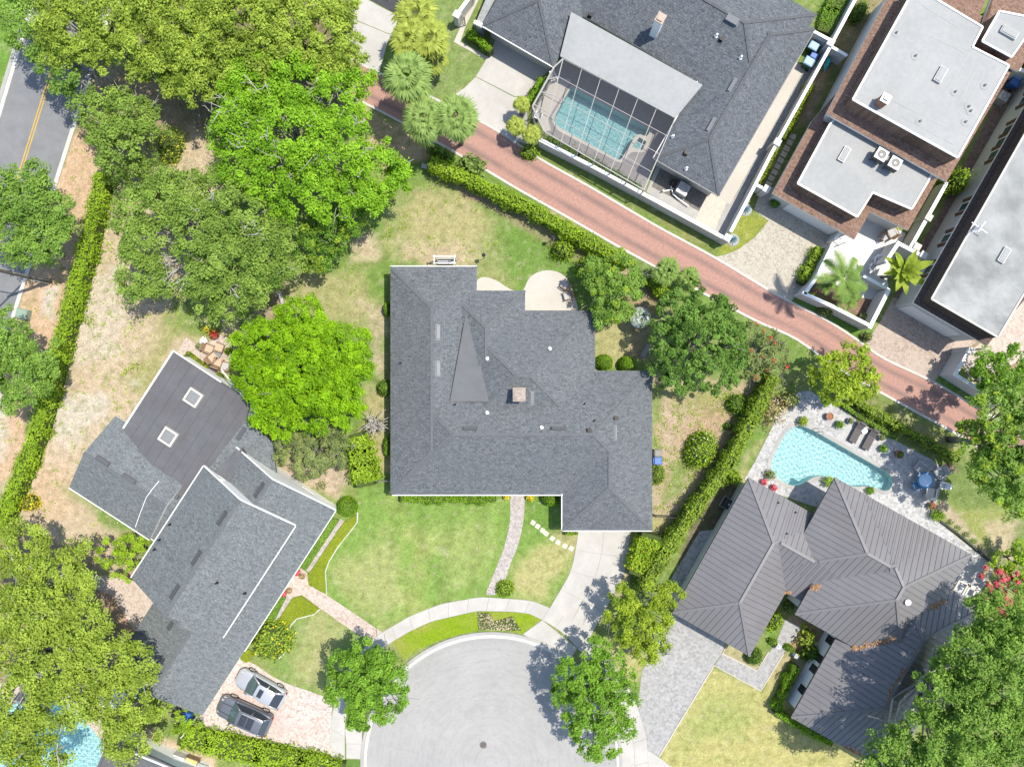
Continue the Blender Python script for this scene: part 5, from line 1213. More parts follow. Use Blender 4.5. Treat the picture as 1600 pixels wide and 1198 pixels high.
# ================================================================== VEGETATION
LEAF = {
 'oak_yellow': leafmat('leaf_oak_yellow', (0.085, 0.13, 0.014), (0.3, 0.385, 0.058)),
 'oak_olive': leafmat('leaf_oak_olive', (0.06, 0.11, 0.018), (0.235, 0.335, 0.062)),
 'oak_green': leafmat('leaf_oak_green', (0.055, 0.115, 0.016), (0.215, 0.335, 0.062)),
 'vivid': leafmat('leaf_vivid', (0.06, 0.14, 0.006), (0.22, 0.385, 0.024), 0.32),
 'mango': leafmat('leaf_mango', (0.05, 0.12, 0.003), (0.2, 0.355, 0.008), 0.30),
 'deep': leafmat('leaf_deep', (0.035, 0.085, 0.01), (0.15, 0.27, 0.035)),
 'street': leafmat('leaf_street', (0.045, 0.105, 0.01), (0.19, 0.335, 0.036)),
 'lime_tree': leafmat('leaf_lime_tree', (0.085, 0.14, 0.012), (0.31, 0.39, 0.035)),
 'citrus': leafmat('leaf_citrus', (0.075, 0.105, 0.035), (0.24, 0.28, 0.10)),
 'dense': leafmat('leaf_dense', (0.03, 0.07, 0.010), (0.15, 0.262, 0.05)),
 'hedge_bright': leafmat('leaf_hedge_bright', (0.105, 0.18, 0.012), (0.29, 0.41, 0.032)),
 'hedge_mixed': leafmat('leaf_hedge_mixed', (0.09, 0.155, 0.014), (0.275, 0.36, 0.046)),
 'box_green': leafmat('leaf_box_green', (0.075, 0.17, 0.006), (0.20, 0.34, 0.02)),
 'lime_cover': leafmat('leaf_lime_cover', (0.13, 0.19, 0.008), (0.28, 0.31, 0.02)),
 'green_cover': leafmat('leaf_green_cover', (0.09, 0.19, 0.015), (0.20, 0.33, 0.04)),
 'palm': leafmat('leaf_palm', (0.05, 0.09, 0.022), (0.19, 0.265, 0.07), 0.2),
 'palm_yellow': leafmat('leaf_palm_yellow', (0.075, 0.12, 0.018), (0.27, 0.3, 0.055), 0.2),
 'palm_bright': leafmat('leaf_palm_bright', (0.05, 0.1, 0.018), (0.19, 0.27, 0.065), 0.25),
 'banana': leafmat('leaf_banana', (0.06, 0.115, 0.012), (0.27, 0.32, 0.04), 0.3),
 'agave': leafmat('leaf_agave', (0.16, 0.25, 0.29), (0.32, 0.43, 0.47), 0.05),
 'red': leafmat('leaf_red_bloom', (0.30, 0.035, 0.05), (0.50, 0.11, 0.14), 0.25),
 'red_spot': leafmat('leaf_red_spot', (0.35, 0.03, 0.02), (0.42, 0.09, 0.07), 0.2),
 'yellow': leafmat('leaf_yellow_bloom', (0.30, 0.26, 0.01), (0.50, 0.42, 0.03), 0.25),
 'white': leafmat('leaf_white_bloom', (0.70, 0.70, 0.68), (0.8, 0.8, 0.78), 0.2),
 'bronze': leafmat('leaf_bronze', (0.15, 0.10, 0.05), (0.40, 0.32, 0.17), 0.2),
 'maroon': leafmat('leaf_maroon', (0.12, 0.06, 0.075), (0.26, 0.16, 0.18), 0.1),
 'ground_brown': leafmat('leaf_ground_brown', (0.20, 0.16, 0.10), (0.42, 0.36, 0.24), 0.1),
}
def leaf_mesh(name, cen, nrm, size, tint, aspect=0.55, mat=None, fold=0.18):
    """a mesh of single leaf sprays (one rhombus each, bent along the midrib)"""
    n = len(cen); size = np.broadcast_to(size, (n,))[:, None]
    nrm = nrm/np.linalg.norm(nrm, axis=1, keepdims=True)
    r = rng.normal(size=(n, 3)); d = r - nrm*(r*nrm).sum(1, keepdims=True); d /= np.linalg.norm(d, axis=1, keepdims=True); s = np.cross(nrm, d)
    a = cen - d*size*0.5; b = cen + s*size*aspect*0.5 + nrm*size*fold*0.3; c = cen + d*size*0.5 - nrm*size*fold*0.6; e = cen - s*size*aspect*0.5 + nrm*size*fold*0.3
    v = np.stack([a, b, c, e], 1).reshape(-1, 3).astype(np.float32)
    me = bpy.data.meshes.new(name); me.vertices.add(4*n); me.loops.add(4*n); me.polygons.add(n)
    me.vertices.foreach_set('co', v.ravel()); me.loops.foreach_set('vertex_index', np.arange(4*n, dtype=np.int32))
    me.polygons.foreach_set('loop_start', np.arange(0, 4*n, 4, dtype=np.int32)); me.update(calc_edges=True)
    at = me.attributes.new('tint', 'FLOAT', 'FACE'); at.data.foreach_set('value', np.clip(tint, 0, 1).astype(np.float32))
    if mat: me.materials.append(mat)
    return me
def mesh_child(name, me, parent, kind=None, loc=(0, 0, 0)):
    o = bpy.data.objects.new(name, me); col.objects.link(o); o.parent = parent; o.location = loc
    if kind: o['kind'] = kind
    return o
def clumps_for(lobes, per, shell=0.55, low=-0.25):
    """foliage clump centres spread through the lobes' volume, denser at the surface"""
    C, O = [], []
    for cx, cy, cz, rx_, ry_, rz in lobes:
        n = max(4, int(per*rx_*ry_))
        d = rng.normal(size=(n*3, 3)); d /= np.linalg.norm(d, axis=1, keepdims=True); d = d[d[:, 2] > low][:n]
        r = shell + (1-shell)*rng.random(len(d))**0.6
        wob = 1 + 0.16*np.sin(3*np.arctan2(d[:, 1], d[:, 0]) + cx) + 0.10*np.sin(5*np.arctan2(d[:, 1], d[:, 0]) + cy*2)
        C.append(np.stack([cx+d[:, 0]*rx_*r*wob, cy+d[:, 1]*ry_*r*wob, cz+d[:, 2]*rz*r], 1)); O.append(d)
    return np.concatenate(C), np.concatenate(O)
def foliage(C, O, rc, m, size, up=0.85, flat_=0.75, tspread=0.30):
    """m leaves round each clump centre"""
    m = int(m*1.4); size = size*0.84; rc = rc*0.95
    n = len(C); rcs = rc*rng.uniform(0.65, 1.3, n)
    g = rng.normal(size=(n, m, 3)); g /= np.linalg.norm(g, axis=2, keepdims=True); g *= (rng.random((n, m, 1))**0.45)
    g[:, :, 2] *= flat_
    p = C[:, None, :] + g*rcs[:, None, None]
    nm = g*0.7 + O[:, None, :]*0.3 + np.array([0, 0, up]) + rng.normal(size=(n, m, 3))*0.42
    ct = rng.normal(0.5, tspread*0.75, n)
    t = ct[:, None] + rng.normal(0, tspread*0.7, (n, m))
    return p.reshape(-1, 3), nm.reshape(-1, 3), size*rng.uniform(0.7, 1.35, n*m), t.reshape(-1)
def lobe(px, py, r, ztop, flat_=0.62, rxy=None):
    """ellipsoid whose upper half fills a disc of r pixels seen at (px,py)"""
    zc = ztop*0.66; f = (1-zc/H)/S
    x, y, _ = P(px, py, zc); rw = r*f*0.93; ry_ = rw if rxy is None else rxy*f*0.93
    return (x, y, zc, rw, ry_, min(max(ztop-zc, rw*0.45), rw*flat_+0.4))
def tree(label, lobes, leaf, name='tree', cat='tree', per=9.0, rc=0.62, m=46, size=0.30, trunk=None, bark='bark', tr=0.22, limbs=9, show=0.0, group=None, shell=0.55, tspread=0.30, extra=None, low=-0.25, fl=0.75):
    Ls = [lobe(*l) if len(l) <= 6 else l for l in lobes]
    cx = sum(l[0]*l[3]**2 for l in Ls)/sum(l[3]**2 for l in Ls); cy = sum(l[1]*l[3]**2 for l in Ls)/sum(l[3]**2 for l in Ls)
    base = Vector((cx, cy, 0)) if trunk is None else Vector(P(*trunk))
    t = thing(name, label, cat, base, group)
    C, O = clumps_for(Ls, per, shell, low); b = np.array(base)
    p, n, s, ti = foliage(C, O, rc, m, size, tspread=tspread, flat_=fl)
    mesh_child('crown', leaf_mesh('crown', p-b, n, s, ti, mat=LEAF[leaf]), t)
    if extra:
        lf, frac, sz, mm = extra; k = rng.choice(len(C), max(3, int(len(C)*frac)), replace=False)
        p, n, s, ti = foliage(C[k]+O[k]*rc*0.45, O[k], rc*0.7, mm, sz); mesh_child('blossom', leaf_mesh('blossom', p-b, n, s, ti, mat=LEAF[lf]), t)
    mb = MB(); z0 = min(l[2]-l[5]*0.4 for l in Ls); zt = max(0.6, z0*0.75)
    mid = base + Vector(((cx-base.x)*0.4, (cy-base.y)*0.4, zt))
    mb.tube([base+Vector((0, 0, -0.05)), base+Vector((0.05, 0.03, zt*0.5)), mid], [tr*1.35, tr, tr*0.85], 8)
    k = rng.choice(len(C), min(len(C), limbs*max(1, len(Ls)//2)), replace=False)
    for j, i in enumerate(k):
        q = Vector(C[i]); out = Vector(O[i])
        bare = j < show*0.55*len(k); tip = q + out*(rc*(1.0 if bare else -0.1)); m1 = mid+(tip-mid)*0.45 + Vector(rng.normal(0, 0.22, 3)); m1.z = max(zt*0.8, m1.z-0.15*(tip-mid).length)
        m2 = mid+(tip-mid)*0.78+Vector(rng.normal(0, 0.18, 3))
        mb.tube([mid, m1, m2, tip], [tr*0.5, tr*0.33, tr*0.2, 0.03 if bare else 0.02], 5)
        if bare:
            for _ in range(3):
                s1 = m2+(tip-m2)*random.uniform(0.3, 1.0); e1 = s1+Vector(rng.normal(0, 0.5, 3)); e1.z = s1.z+abs(e1.z-s1.z)*0.5+0.12; mb.tube([s1, (s1+e1)/2+Vector(rng.normal(0, .1, 3)), e1], [0.03, 0.024, 0.012], 4)
        for _ in range(2):
            tw = m2 + (tip-mid).normalized()*0.6 + Vector(rng.normal(0, 0.5, 3)); tw.z = max(tw.z, m2.z-0.2); mb.tube([m2, (m2+tw)/2+Vector(rng.normal(0, .08, 3)), tw], [tr*0.16, tr*0.11, 0.02], 4)
    obj('trunk', mb, M[bark], t, smooth=True)
    return t
def bush(label, px, py, rx_, ry_, h, leaf, name='shrub', cat='shrub', rot=0.0, size=0.15, dens=120, core=True, extra=None, group=None, boxy=0.0, z=None, rough=0.08, tspread=0.3, curve=None):
    """clipped or loose shrub: dense leaves over a dome (rx_, ry_ in pixels, rot in picture degrees)"""
    zc = h*0.6 if z is None else z; f = (1-zc/H)/S; x, y, _ = P(px, py, zc); a, b = rx_*f, ry_*f
    base = Vector((x, y, 0)); t = thing(name, label, cat, base, group); r = -math.radians(rot); co, si = math.cos(r), math.sin(r)
    n = int(dens*(a*b*3.14+ (a+b)*2.2*h*0.7)); d = rng.normal(size=(n, 3)); d /= np.linalg.norm(d, axis=1, keepdims=True); d[:, 2] = np.abs(d[:, 2])
    e = 1.0/(1.0+boxy*2.2); dd = np.sign(d)*np.abs(d)**e; dd /= (np.abs(dd)**(2+boxy*6)).sum(1, keepdims=True)**(1/(2+boxy*6)) if boxy else 1
    k = 1+rng.normal(0, rough, (n, 1)) - 0.05
    p = dd*k*np.array([a, b, h]); p[:, 2] = np.maximum(p[:, 2], 0.04)
    low = rng.random(n) < 0.25; p[low, 2] *= rng.random(low.sum())
    nm = d/np.array([a, b, h])*min(a, b, h) + rng.normal(size=(n, 3))*0.45 + np.array([0, 0, 0.25])
    R_ = np.array([[co, -si, 0], [si, co, 0], [0, 0, 1]]); p = p@R_.T; nm = nm@R_.T
    cl = VNoise(int(abs(px*7+py)) % 1000); ti = 0.5+0.9*cl.fbm(p[:, 0]*1.8+50, p[:, 1]*1.8+50, 2)+rng.normal(0, tspread*0.6, n)
    mesh_child('foliage', leaf_mesh('foliage', p, nm, size*rng.uniform(.7, 1.3, n), ti, mat=LEAF[leaf]), t)
    if extra:
        lf, cnt, sz = extra; i = rng.choice(n, cnt); q = p[i]*1.04; mesh_child('blossom', leaf_mesh('blossom', q, nm[i]+np.array([0, 0, .8]), np.full(cnt, sz), rng.random(cnt), 0.8, LEAF[lf]), t)
    if core:
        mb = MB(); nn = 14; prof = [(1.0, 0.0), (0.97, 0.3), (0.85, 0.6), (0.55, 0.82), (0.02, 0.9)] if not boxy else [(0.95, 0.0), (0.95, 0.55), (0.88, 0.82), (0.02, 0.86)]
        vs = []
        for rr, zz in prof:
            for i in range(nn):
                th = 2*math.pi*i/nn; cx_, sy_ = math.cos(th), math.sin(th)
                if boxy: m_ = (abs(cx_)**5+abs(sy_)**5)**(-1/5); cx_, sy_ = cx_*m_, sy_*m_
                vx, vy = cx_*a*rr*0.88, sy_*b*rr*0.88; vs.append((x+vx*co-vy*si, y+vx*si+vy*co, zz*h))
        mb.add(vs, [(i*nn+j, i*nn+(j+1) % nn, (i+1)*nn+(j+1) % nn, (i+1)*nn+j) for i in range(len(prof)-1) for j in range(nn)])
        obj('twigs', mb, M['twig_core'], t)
    return t
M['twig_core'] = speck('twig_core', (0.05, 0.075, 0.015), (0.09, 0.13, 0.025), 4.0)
def hedge(label, px, w, h, leaf, name='hedge', cat='hedge', dens=85, size=0.19, group=None, rough=0.10, dk=1.35, top=True, extra=None, tspread=0.3):
    """clipped hedge along a pixel polyline (given at the hedge's top), w and h in metres"""
    pts = [Vector(P(a, b, h)[:2]+(0,)) for a, b in px]; base = pts[0].copy(); t = thing(name, label, cat, base, group)
    Ps, Ns = [], []; core = MB()
    for a, b in zip(pts[:-1], pts[1:]):
        d = b-a; ln = d.length; d.normalize(); s = Vector((-d.y, d.x, 0)); n = int(dens*dk*ln*(w+1.5*h))
        u = rng.random(n)*ln; per_ = rng.random(n)*(w+1.5*h)
        ontop = per_ < w; side = np.where(per_ < w+0.75*h, 1, -1)
        off = np.where(ontop, (per_/w-0.5)*w, side*w/2); z = np.where(ontop, h, h*(1-0.98*rng.random(n)**1.4))
        wobx = 0.14*np.sin(u*1.7+a.x)+0.09*np.sin(u*5.3+a.y); k = rng.normal(0, rough, n)
        off = off*(1+0.0*k)+np.where(ontop, 0, side*(k+wobx)); z = z+np.where(ontop, rng.normal(0, rough*0.9, n)+0.06*np.sin(u*3.1)+0.05*np.sin(off*6+u*1.7), 0)
        edge = ontop & (np.abs(off) > w*0.42); z = np.where(edge, z-0.06, z)
        p = np.stack([a.x-base.x+d.x*u+s.x*off, a.y-base.y+d.y*u+s.y*off, np.maximum(z, 0.04)], 1)
        nn = np.where(ontop[:, None], np.array([[0, 0, 1.0]]), np.stack([s.x*side, s.y*side, np.full(n, 0.35)], 1)) + rng.normal(size=(n, 3))*0.42
        Ps.append(p); Ns.append(nn); m = (a+b)/2
        core.box((m.x, m.y, h*0.46), (ln+w*0.35, w*0.86, h*0.92), math.atan2(d.y, d.x))
    p = np.concatenate(Ps); nn = np.concatenate(Ns); cl = VNoise(len(label)); th = cl.fbm(p[:, 0]*0.9+p[:, 2]*0.8+90, p[:, 1]*0.9+90, 3); kp = (th < 0.17) | (rng.random(len(p)) < 0.6); p = p[kp]; nn = nn[kp]; ti = 0.5+0.8*cl.fbm(p[:, 0]*1.5+40, p[:, 1]*1.5+40, 3)+rng.normal(0, tspread*0.6, len(p))
    mesh_child('foliage', leaf_mesh('foliage', p, nn, size*rng.uniform(.7, 1.35, len(p)), ti, mat=LEAF[leaf]), t)
    if extra:
        lf, cnt, sz = extra; i = rng.choice(len(p), cnt); q = p[i]+np.array([0, 0, .06]); mesh_child('blossom', leaf_mesh('blossom', q, nn[i]+np.array([0, 0, .8]), np.full(cnt, sz), rng.random(cnt), 0.8, LEAF[lf]), t)
    obj('twigs', core, M['twig_core'], t)
    return t
def cover(name, label, px, h, leaf, dens=70, size=0.16, cat='ground cover', extra=None, rough=0.35):
    """low ground cover filling an outline"""
    w = np.array(PX(px)); lo, hi = w.min(0), w.max(0); c = w.mean(0); n = int(dens*(hi-lo).prod())
    q = lo+(hi-lo)*rng.random((n, 2)); q = q[sdist(q[:, 0], q[:, 1], [tuple(v) for v in w]) > 0]; n = len(q)
    p = np.concatenate([q-c, (h*(1-rough*rng.random((n, 1))**2))], 1); nm = rng.normal(size=(n, 3))*0.45+np.array([0, 0, 1.0])
    cl = VNoise(len(label)+3); ti = 0.5+0.9*cl.fbm(q[:, 0]*1.2+60, q[:, 1]*1.2+60, 3)+rng.normal(0, 0.18, n)
    me = leaf_mesh(name, p, nm, size*rng.uniform(.7, 1.3, n), ti, mat=LEAF[leaf]); o = bpy.data.objects.new(name, me); col.objects.link(o); o.location = (c[0], c[1], 0)
    meta(o, label, cat, None, 'stuff')
    mb = MB(); k = 0.985; mb.prism([(v[0]*k+c[0]*(1-k), v[1]*k+c[1]*(1-k)) for v in w], 0, h*0.72); obj('twigs', mb, M['cover_soil_'+leaf] if 'cover_soil_'+leaf in M else M['twig_core'], o)
    return o
M['cover_soil_lime_cover'] = plain('cover_lime', (0.20, 0.25, 0.02), 0.9); M['cover_soil_green_cover'] = plain('cover_green', (0.10, 0.17, 0.02), 0.9)

# ---------------- trees, upper left
tree('broad yellow green oak spreading over the main road at the top', [(110, 45, 48, 11), (170, 25, 55, 11.5), (95, 85, 26, 9.5), (150, 80, 34, 10.5), (215, 60, 40, 11), (85, 22, 34, 10), (76, 60, 24, 9.5), (130, 5, 40, 11)], 'oak_yellow', per=13, rc=0.52, size=0.23, m=62, limbs=4, tspread=0.42)
tree('yellow green oak with shaded gaps, in the middle of the upper left wood', [(250, 20, 52, 12), (300, 60, 55, 12), (255, 95, 38, 10.5), (310, 125, 44, 10.5), (268, 135, 26, 9), (228, 105, 28, 9.5), (345, 95, 40, 11), (325, 10, 45, 12), (250, -15, 45, 12), (295, 90, 40, 11)], 'oak_yellow', per=13, rc=0.52, size=0.23, m=62, limbs=4, tspread=0.42)
tree('yellow green oak at the top beside the pale driveway', [(385, 30, 55, 12), (450, 35, 58, 12.5), (510, 50, 48, 12), (405, 90, 48, 11.5), (545, 95, 28, 10.5), (480, 90, 40, 11), (420, 0, 50, 12), (360, 0, 45, 12), (530, 5, 36, 11.5), (545, 60, 24, 11), (510, 105, 36, 11), (370, 130, 30, 10.5), (440, 85, 44, 12)], 'oak_yellow', per=13, rc=0.52, size=0.23, m=62, limbs=4, tspread=0.42)
tree('darker blue green oak leaning over the main road at the top left corner', [(25, 20, 34, 9), (45, 60, 34, 9), (75, 95, 28, 8.5), (105, 125, 26, 8), (40, -10, 30, 9), (118, 140, 15, 7)], 'oak_green', per=11, rc=0.55, size=0.24, limbs=5)
tree('olive green tree with grey twigs beside the yellow flowers and the road', [(160, 175, 42, 7), (205, 180, 42, 7.5), (190, 225, 48, 7.5), (235, 195, 26, 6.5), (165, 215, 25, 6)], 'oak_olive', per=12, rc=0.52, size=0.24, show=0.4, bark='bark_pale', limbs=9, tr=0.16)
tree('loose olive bush behind the tall hedge, below the grey twigged tree', [(215, 268, 34, 4), (185, 275, 22, 3.6), (240, 255, 26, 4)], 'oak_olive', name='shrub', cat='shrub', per=12, rc=0.4, size=0.2, m=40, tr=0.1)
bush('shrub dotted with small yellow flowers beside the olive tree', 262, 226, 20, 30, 1.6, 'hedge_mixed', rot=20, extra=('yellow', 90, 0.16), rough=0.15)
tree('tall tree with vivid bright green crown showing bare grey branches', [(390, 130, 50, 11), (460, 130, 55, 12), (530, 160, 50, 11.5), (385, 195, 55, 12), (450, 215, 70, 13), (530, 230, 60, 12.5), (595, 265, 48, 11), (560, 310, 44, 10.5), (480, 300, 60, 11.5), (390, 260, 52, 11), (560, 130, 26, 10), (620, 275, 24, 9.5), (350, 215, 26, 9.5)], 'vivid', per=10.5, rc=0.56, size=0.23, m=62, show=0.9, bark='bark_pale', limbs=16, tr=0.22, trunk=(490, 260))
tree('dark green tree with yellowish tips in front of the vivid green crown', [(510, 350, 36, 7), (490, 380, 34, 6.5), (545, 340, 30, 7), (505, 405, 26, 5.5), (520, 375, 30, 6.5)], 'deep', per=9, rc=0.5, size=0.24, extra=('lime_tree', 0.5, 0.22, 22))
tree('wide olive tree with grey branches between wood and yellow lawn', [(215, 330, 44, 9), (270, 310, 50, 10), (230, 380, 42, 9), (215, 430, 42, 8), (245, 440, 30, 7.5), (310, 350, 56, 11), (370, 330, 50, 11), (350, 400, 58, 10.5), (410, 390, 50, 10), (440, 420, 32, 8.5), (380, 440, 46, 9), (320, 440, 42, 9), (355, 480, 32, 7.5), (440, 350, 30, 9), (340, 290, 30, 9.5), (260, 290, 30, 9)], 'oak_olive', per=11.0, rc=0.58, size=0.23, m=60, show=0.6, bark='bark_pale', limbs=9, tr=0.26, trunk=(330, 400))
tree('round dense tree with bright yellow green rosettes between the two shingle houses', [(420, 540, 52, 8), (475, 520, 55, 8.5), (530, 550, 52, 8.5), (410, 590, 48, 7.5), (475, 590, 66, 9.5), (545, 600, 42, 8), (430, 640, 44, 7.5), (500, 640, 48, 8), (550, 570, 34, 8), (400, 560, 34, 7), (475, 560, 70, 8.8), (450, 600, 60, 8.4), (515, 605, 55, 8.4)], 'mango', per=11, rc=0.46, size=0.23, m=62, limbs=5, tr=0.25, tspread=0.32, shell=0.7)
tree('grey green citrus tree beside the white gable', [(455, 700, 32, 4.2), (495, 700, 40, 4.8), (530, 690, 26, 4.4), (485, 725, 30, 4), (520, 715, 22, 4), (440, 690, 20, 3.6), (515, 675, 24, 4.2)], 'citrus', per=13, rc=0.36, size=0.2, m=40, limbs=8, tr=0.12, show=0.2)
hedge('long loose bright hedge between the citrus tree and the iron gate', [(553, 683), (560, 705), (565, 730), (570, 755)], 1.7, 2.2, 'hedge_bright', size=0.22, rough=0.2, dens=90)
# street trees, left edge
tree('round green oak at the left edge over the kerb above the utility pole', [(40, 320, 48, 9), (80, 330, 38, 8), (20, 370, 46, 8.5), (70, 375, 42, 8), (45, 280, 34, 8), (90, 355, 26, 7), (42, 392, 28, 7.5), (0, 310, 45, 9), (78, 395, 16, 6.5)], 'oak_green', per=12, rc=0.52, size=0.22, m=56, limbs=6)
tree('green oak at the left edge below the utility box', [(25, 540, 40, 8), (60, 555, 32, 7.5), (30, 590, 46, 8), (70, 590, 24, 7), (10, 510, 34, 7.5), (25, 625, 26, 7), (-10, 570, 40, 8)], 'oak_green', per=12, rc=0.52, size=0.22, m=56, limbs=6)
# big olive tree lower left
tree('huge yellow olive tree with pale branches over the lower left pool', [(35, 850, 46, 8), (25, 910, 50, 9), (85, 900, 42, 9), (60, 960, 60, 11), (115, 930, 42, 9.5), (130, 985, 50, 11), (80, 1030, 62, 12), (160, 1030, 52, 11), (215, 1040, 38, 9.5), (30, 1080, 58, 11), (110, 1095, 50, 11), (175, 1090, 46, 10), (220, 1105, 32, 8.5), (30, 1150, 46, 10), (-15, 990, 50, 10), (60, 1145, 36, 9), (120, 870, 26, 7.5), (190, 1150, 32, 8.5), (15, 1195, 46, 9), (75, 1195, 30, 8)], 'oak_yellow', per=10.5, rc=0.6, size=0.24, m=60, show=0.5, bark='bark_pale', limbs=10, tr=0.24, trunk=(90, 1000))
tree('yellow olive tree rising from the bottom edge below the pale pool', [(215, 1165, 22, 6), (185, 1172, 20, 6.5), (232, 1150, 16, 5.5)], 'oak_yellow', per=11, rc=0.45, size=0.22, limbs=4, tr=0.12)
tree('bright leafy shrub by the corner of the blue grey house', [(175, 862, 26, 3.2), (205, 855, 26, 3.4), (192, 885, 26, 3.2), (218, 845, 18, 3)], 'hedge_bright', name='shrub', cat='shrub', per=14, rc=0.34, size=0.18, m=46, tr=0.1)
tree('dark leafy shrub behind the blue lidded bin at the lower left', [(255, 1108, 26, 3.2), (285, 1125, 22, 2.6), (300, 1140, 16, 2.2)], 'hedge_bright', name='shrub', cat='shrub', per=14, rc=0.34, size=0.18, m=40, tr=0.1)
# cul de sac trees
tree('dense round green street tree at the left of the cul de sac', [(572, 1066, 46, 7.5), (545, 1045, 34, 6.8), (600, 1045, 36, 6.8), (610, 1085, 30, 6.5), (570, 1105, 34, 6.5), (535, 1080, 30, 6.5), (575, 1025, 30, 6.3), (555, 1120, 20, 5.6), (605, 1112, 20, 5.6), (580, 1060, 40, 7.2), (590, 1030, 26, 6.4)], 'street', per=12, rc=0.42, size=0.23, m=48, limbs=5, tr=0.16, shell=0.6)
tree('feathery green street tree at the right of the cul de sac with long shadow', [(905, 1060, 42, 7), (945, 1050, 42, 7), (925, 1095, 50, 7.8), (965, 1085, 34, 6.8), (895, 1105, 34, 6.6), (925, 1140, 42, 6.8), (965, 1130, 32, 6.2), (945, 1165, 26, 5.6), (935, 1015, 24, 6), (880, 1080, 26, 6), (980, 1060, 20, 5.6)], 'street', per=11, rc=0.42, size=0.23, m=42, limbs=8, tr=0.17, shell=0.5, fl=0.55)
tree('yellow green tree between the driveway and the metal roof', [(970, 945, 30, 5.4), (1000, 935, 34, 6), (1030, 960, 28, 5.6), (990, 975, 36, 6), (1020, 995, 34, 5.8), (975, 990, 24, 5), (1060, 920, 16, 4.8), (1040, 925, 20, 5.2), (1010, 1015, 24, 5)], 'lime_tree', per=11, rc=0.42, size=0.22, m=46, limbs=8, tr=0.14, show=0.2)
# around the backyard
tree('dense dark leaved round tree east of the central house', [(1060, 490, 38, 6.5), (1100, 485, 40, 7), (1048, 530, 36, 6.5), (1090, 535, 52, 7.8), (1135, 525, 36, 7), (1060, 575, 40, 6.6), (1110, 580, 42, 6.6), (1145, 560, 26, 6), (1030, 580, 20, 5.4), (1120, 500, 34, 6.8)], 'dense', per=14, rc=0.36, size=0.22, m=50, limbs=3, tr=0.16, shell=0.65, tspread=0.42)
tree('mixed grey and yellow leaved tree by the domed canopy', [(935, 435, 32, 5), (970, 430, 36, 5.4), (960, 465, 40, 5.6), (990, 446, 22, 4.8), (945, 490, 26, 4.6), (968, 486, 22, 4.6), (925, 420, 20, 4.2)], 'oak_green', per=12, rc=0.42, size=0.22, m=48, limbs=6, tr=0.13, extra=('lime_tree', 0.22, 0.22, 26), show=0.15)
tree('straggly bronze shrub with red flowers above the brick alley bend', [(1185, 540, 30, 3.6), (1210, 555, 26, 3.6), (1180, 575, 28, 3.8), (1165, 520, 20, 3), (1215, 580, 18, 3), (1200, 525, 18, 2.8)], 'citrus', name='shrub', cat='shrub', per=11, rc=0.36, size=0.2, m=36, tr=0.09, extra=('red_spot', 0.20, 0.18, 12), show=0.3)
tree('bright yellow green tree overhanging the brick alley by the east pool', [(1300, 575, 30, 5.2), (1335, 570, 34, 5.6), (1350, 595, 26, 5.2), (1310, 600, 34, 5.6), (1335, 612, 24, 5), (1280, 590, 18, 4.4)], 'lime_tree', per=12, rc=0.42, size=0.26, m=46, limbs=5, tr=0.14)
tree('light green tree at the right edge overhanging the end of the brick alley', [(1555, 640, 42, 10.8), (1590, 620, 40, 11.5), (1530, 690, 38, 10.1), (1575, 690, 46, 12.2), (1560, 740, 46, 11.5), (1600, 740, 48, 12.2), (1580, 785, 30, 10.1), (1510, 670, 20, 8.8), (1535, 730, 28, 9.5), (1615, 680, 40, 12.2)], 'oak_green', per=9, rc=0.5, size=0.25, m=48, limbs=6, tr=0.24, extra=('lime_tree', 0.4, 0.24, 26))
tree('leafy tree behind the white L shaped wall at the right edge', [(1545, 570, 30, 5.5), (1575, 565, 32, 6), (1555, 600, 32, 6), (1595, 590, 30, 6.5), (1530, 590, 20, 4.6)], 'street', per=11, rc=0.44, size=0.25, m=44, limbs=5, tr=0.15)
tree('massive dark green oak shading the lower right metal roof', [(1560, 960, 50, 12.7), (1600, 1000, 55, 14.8), (1520, 1040, 56, 15.5), (1570, 1070, 62, 17.6), (1475, 1090, 54, 15.5), (1530, 1130, 62, 17.6), (1460, 1150, 56, 15.5), (1590, 1150, 56, 16.9), (1400, 1170, 48, 13.4), (1370, 1195, 36, 11.3), (1440, 1200, 50, 14.8), (1520, 1200, 50, 16.3), (1540, 985, 40, 12.7), (1480, 1040, 34, 13.4)], 'oak_green', per=11.5, rc=0.56, size=0.24, m=58, limbs=7, tr=0.34, show=0.25, bark='bark_pale')
tree('bright yellow green shrub at the right edge beside the red flowering vine', [(1575, 875, 26, 3.4), (1590, 890, 22, 3.8), (1600, 860, 22, 4)], 'hedge_bright', name='shrub', cat='shrub', per=13, rc=0.36, size=0.2, m=44, tr=0.1)
tree('red flowering vine mound over the corner of the metal roofed house', [(1550, 900, 16, 3.4), (1570, 895, 18, 3.6), (1585, 915, 20, 3.4), (1555, 930, 18, 3), (1575, 945, 20, 3.6)], 'bronze', name='bougainvillea', cat='shrub', per=12, rc=0.34, size=0.2, m=34, tr=0.09, extra=('red', 1.0, 0.22, 56))
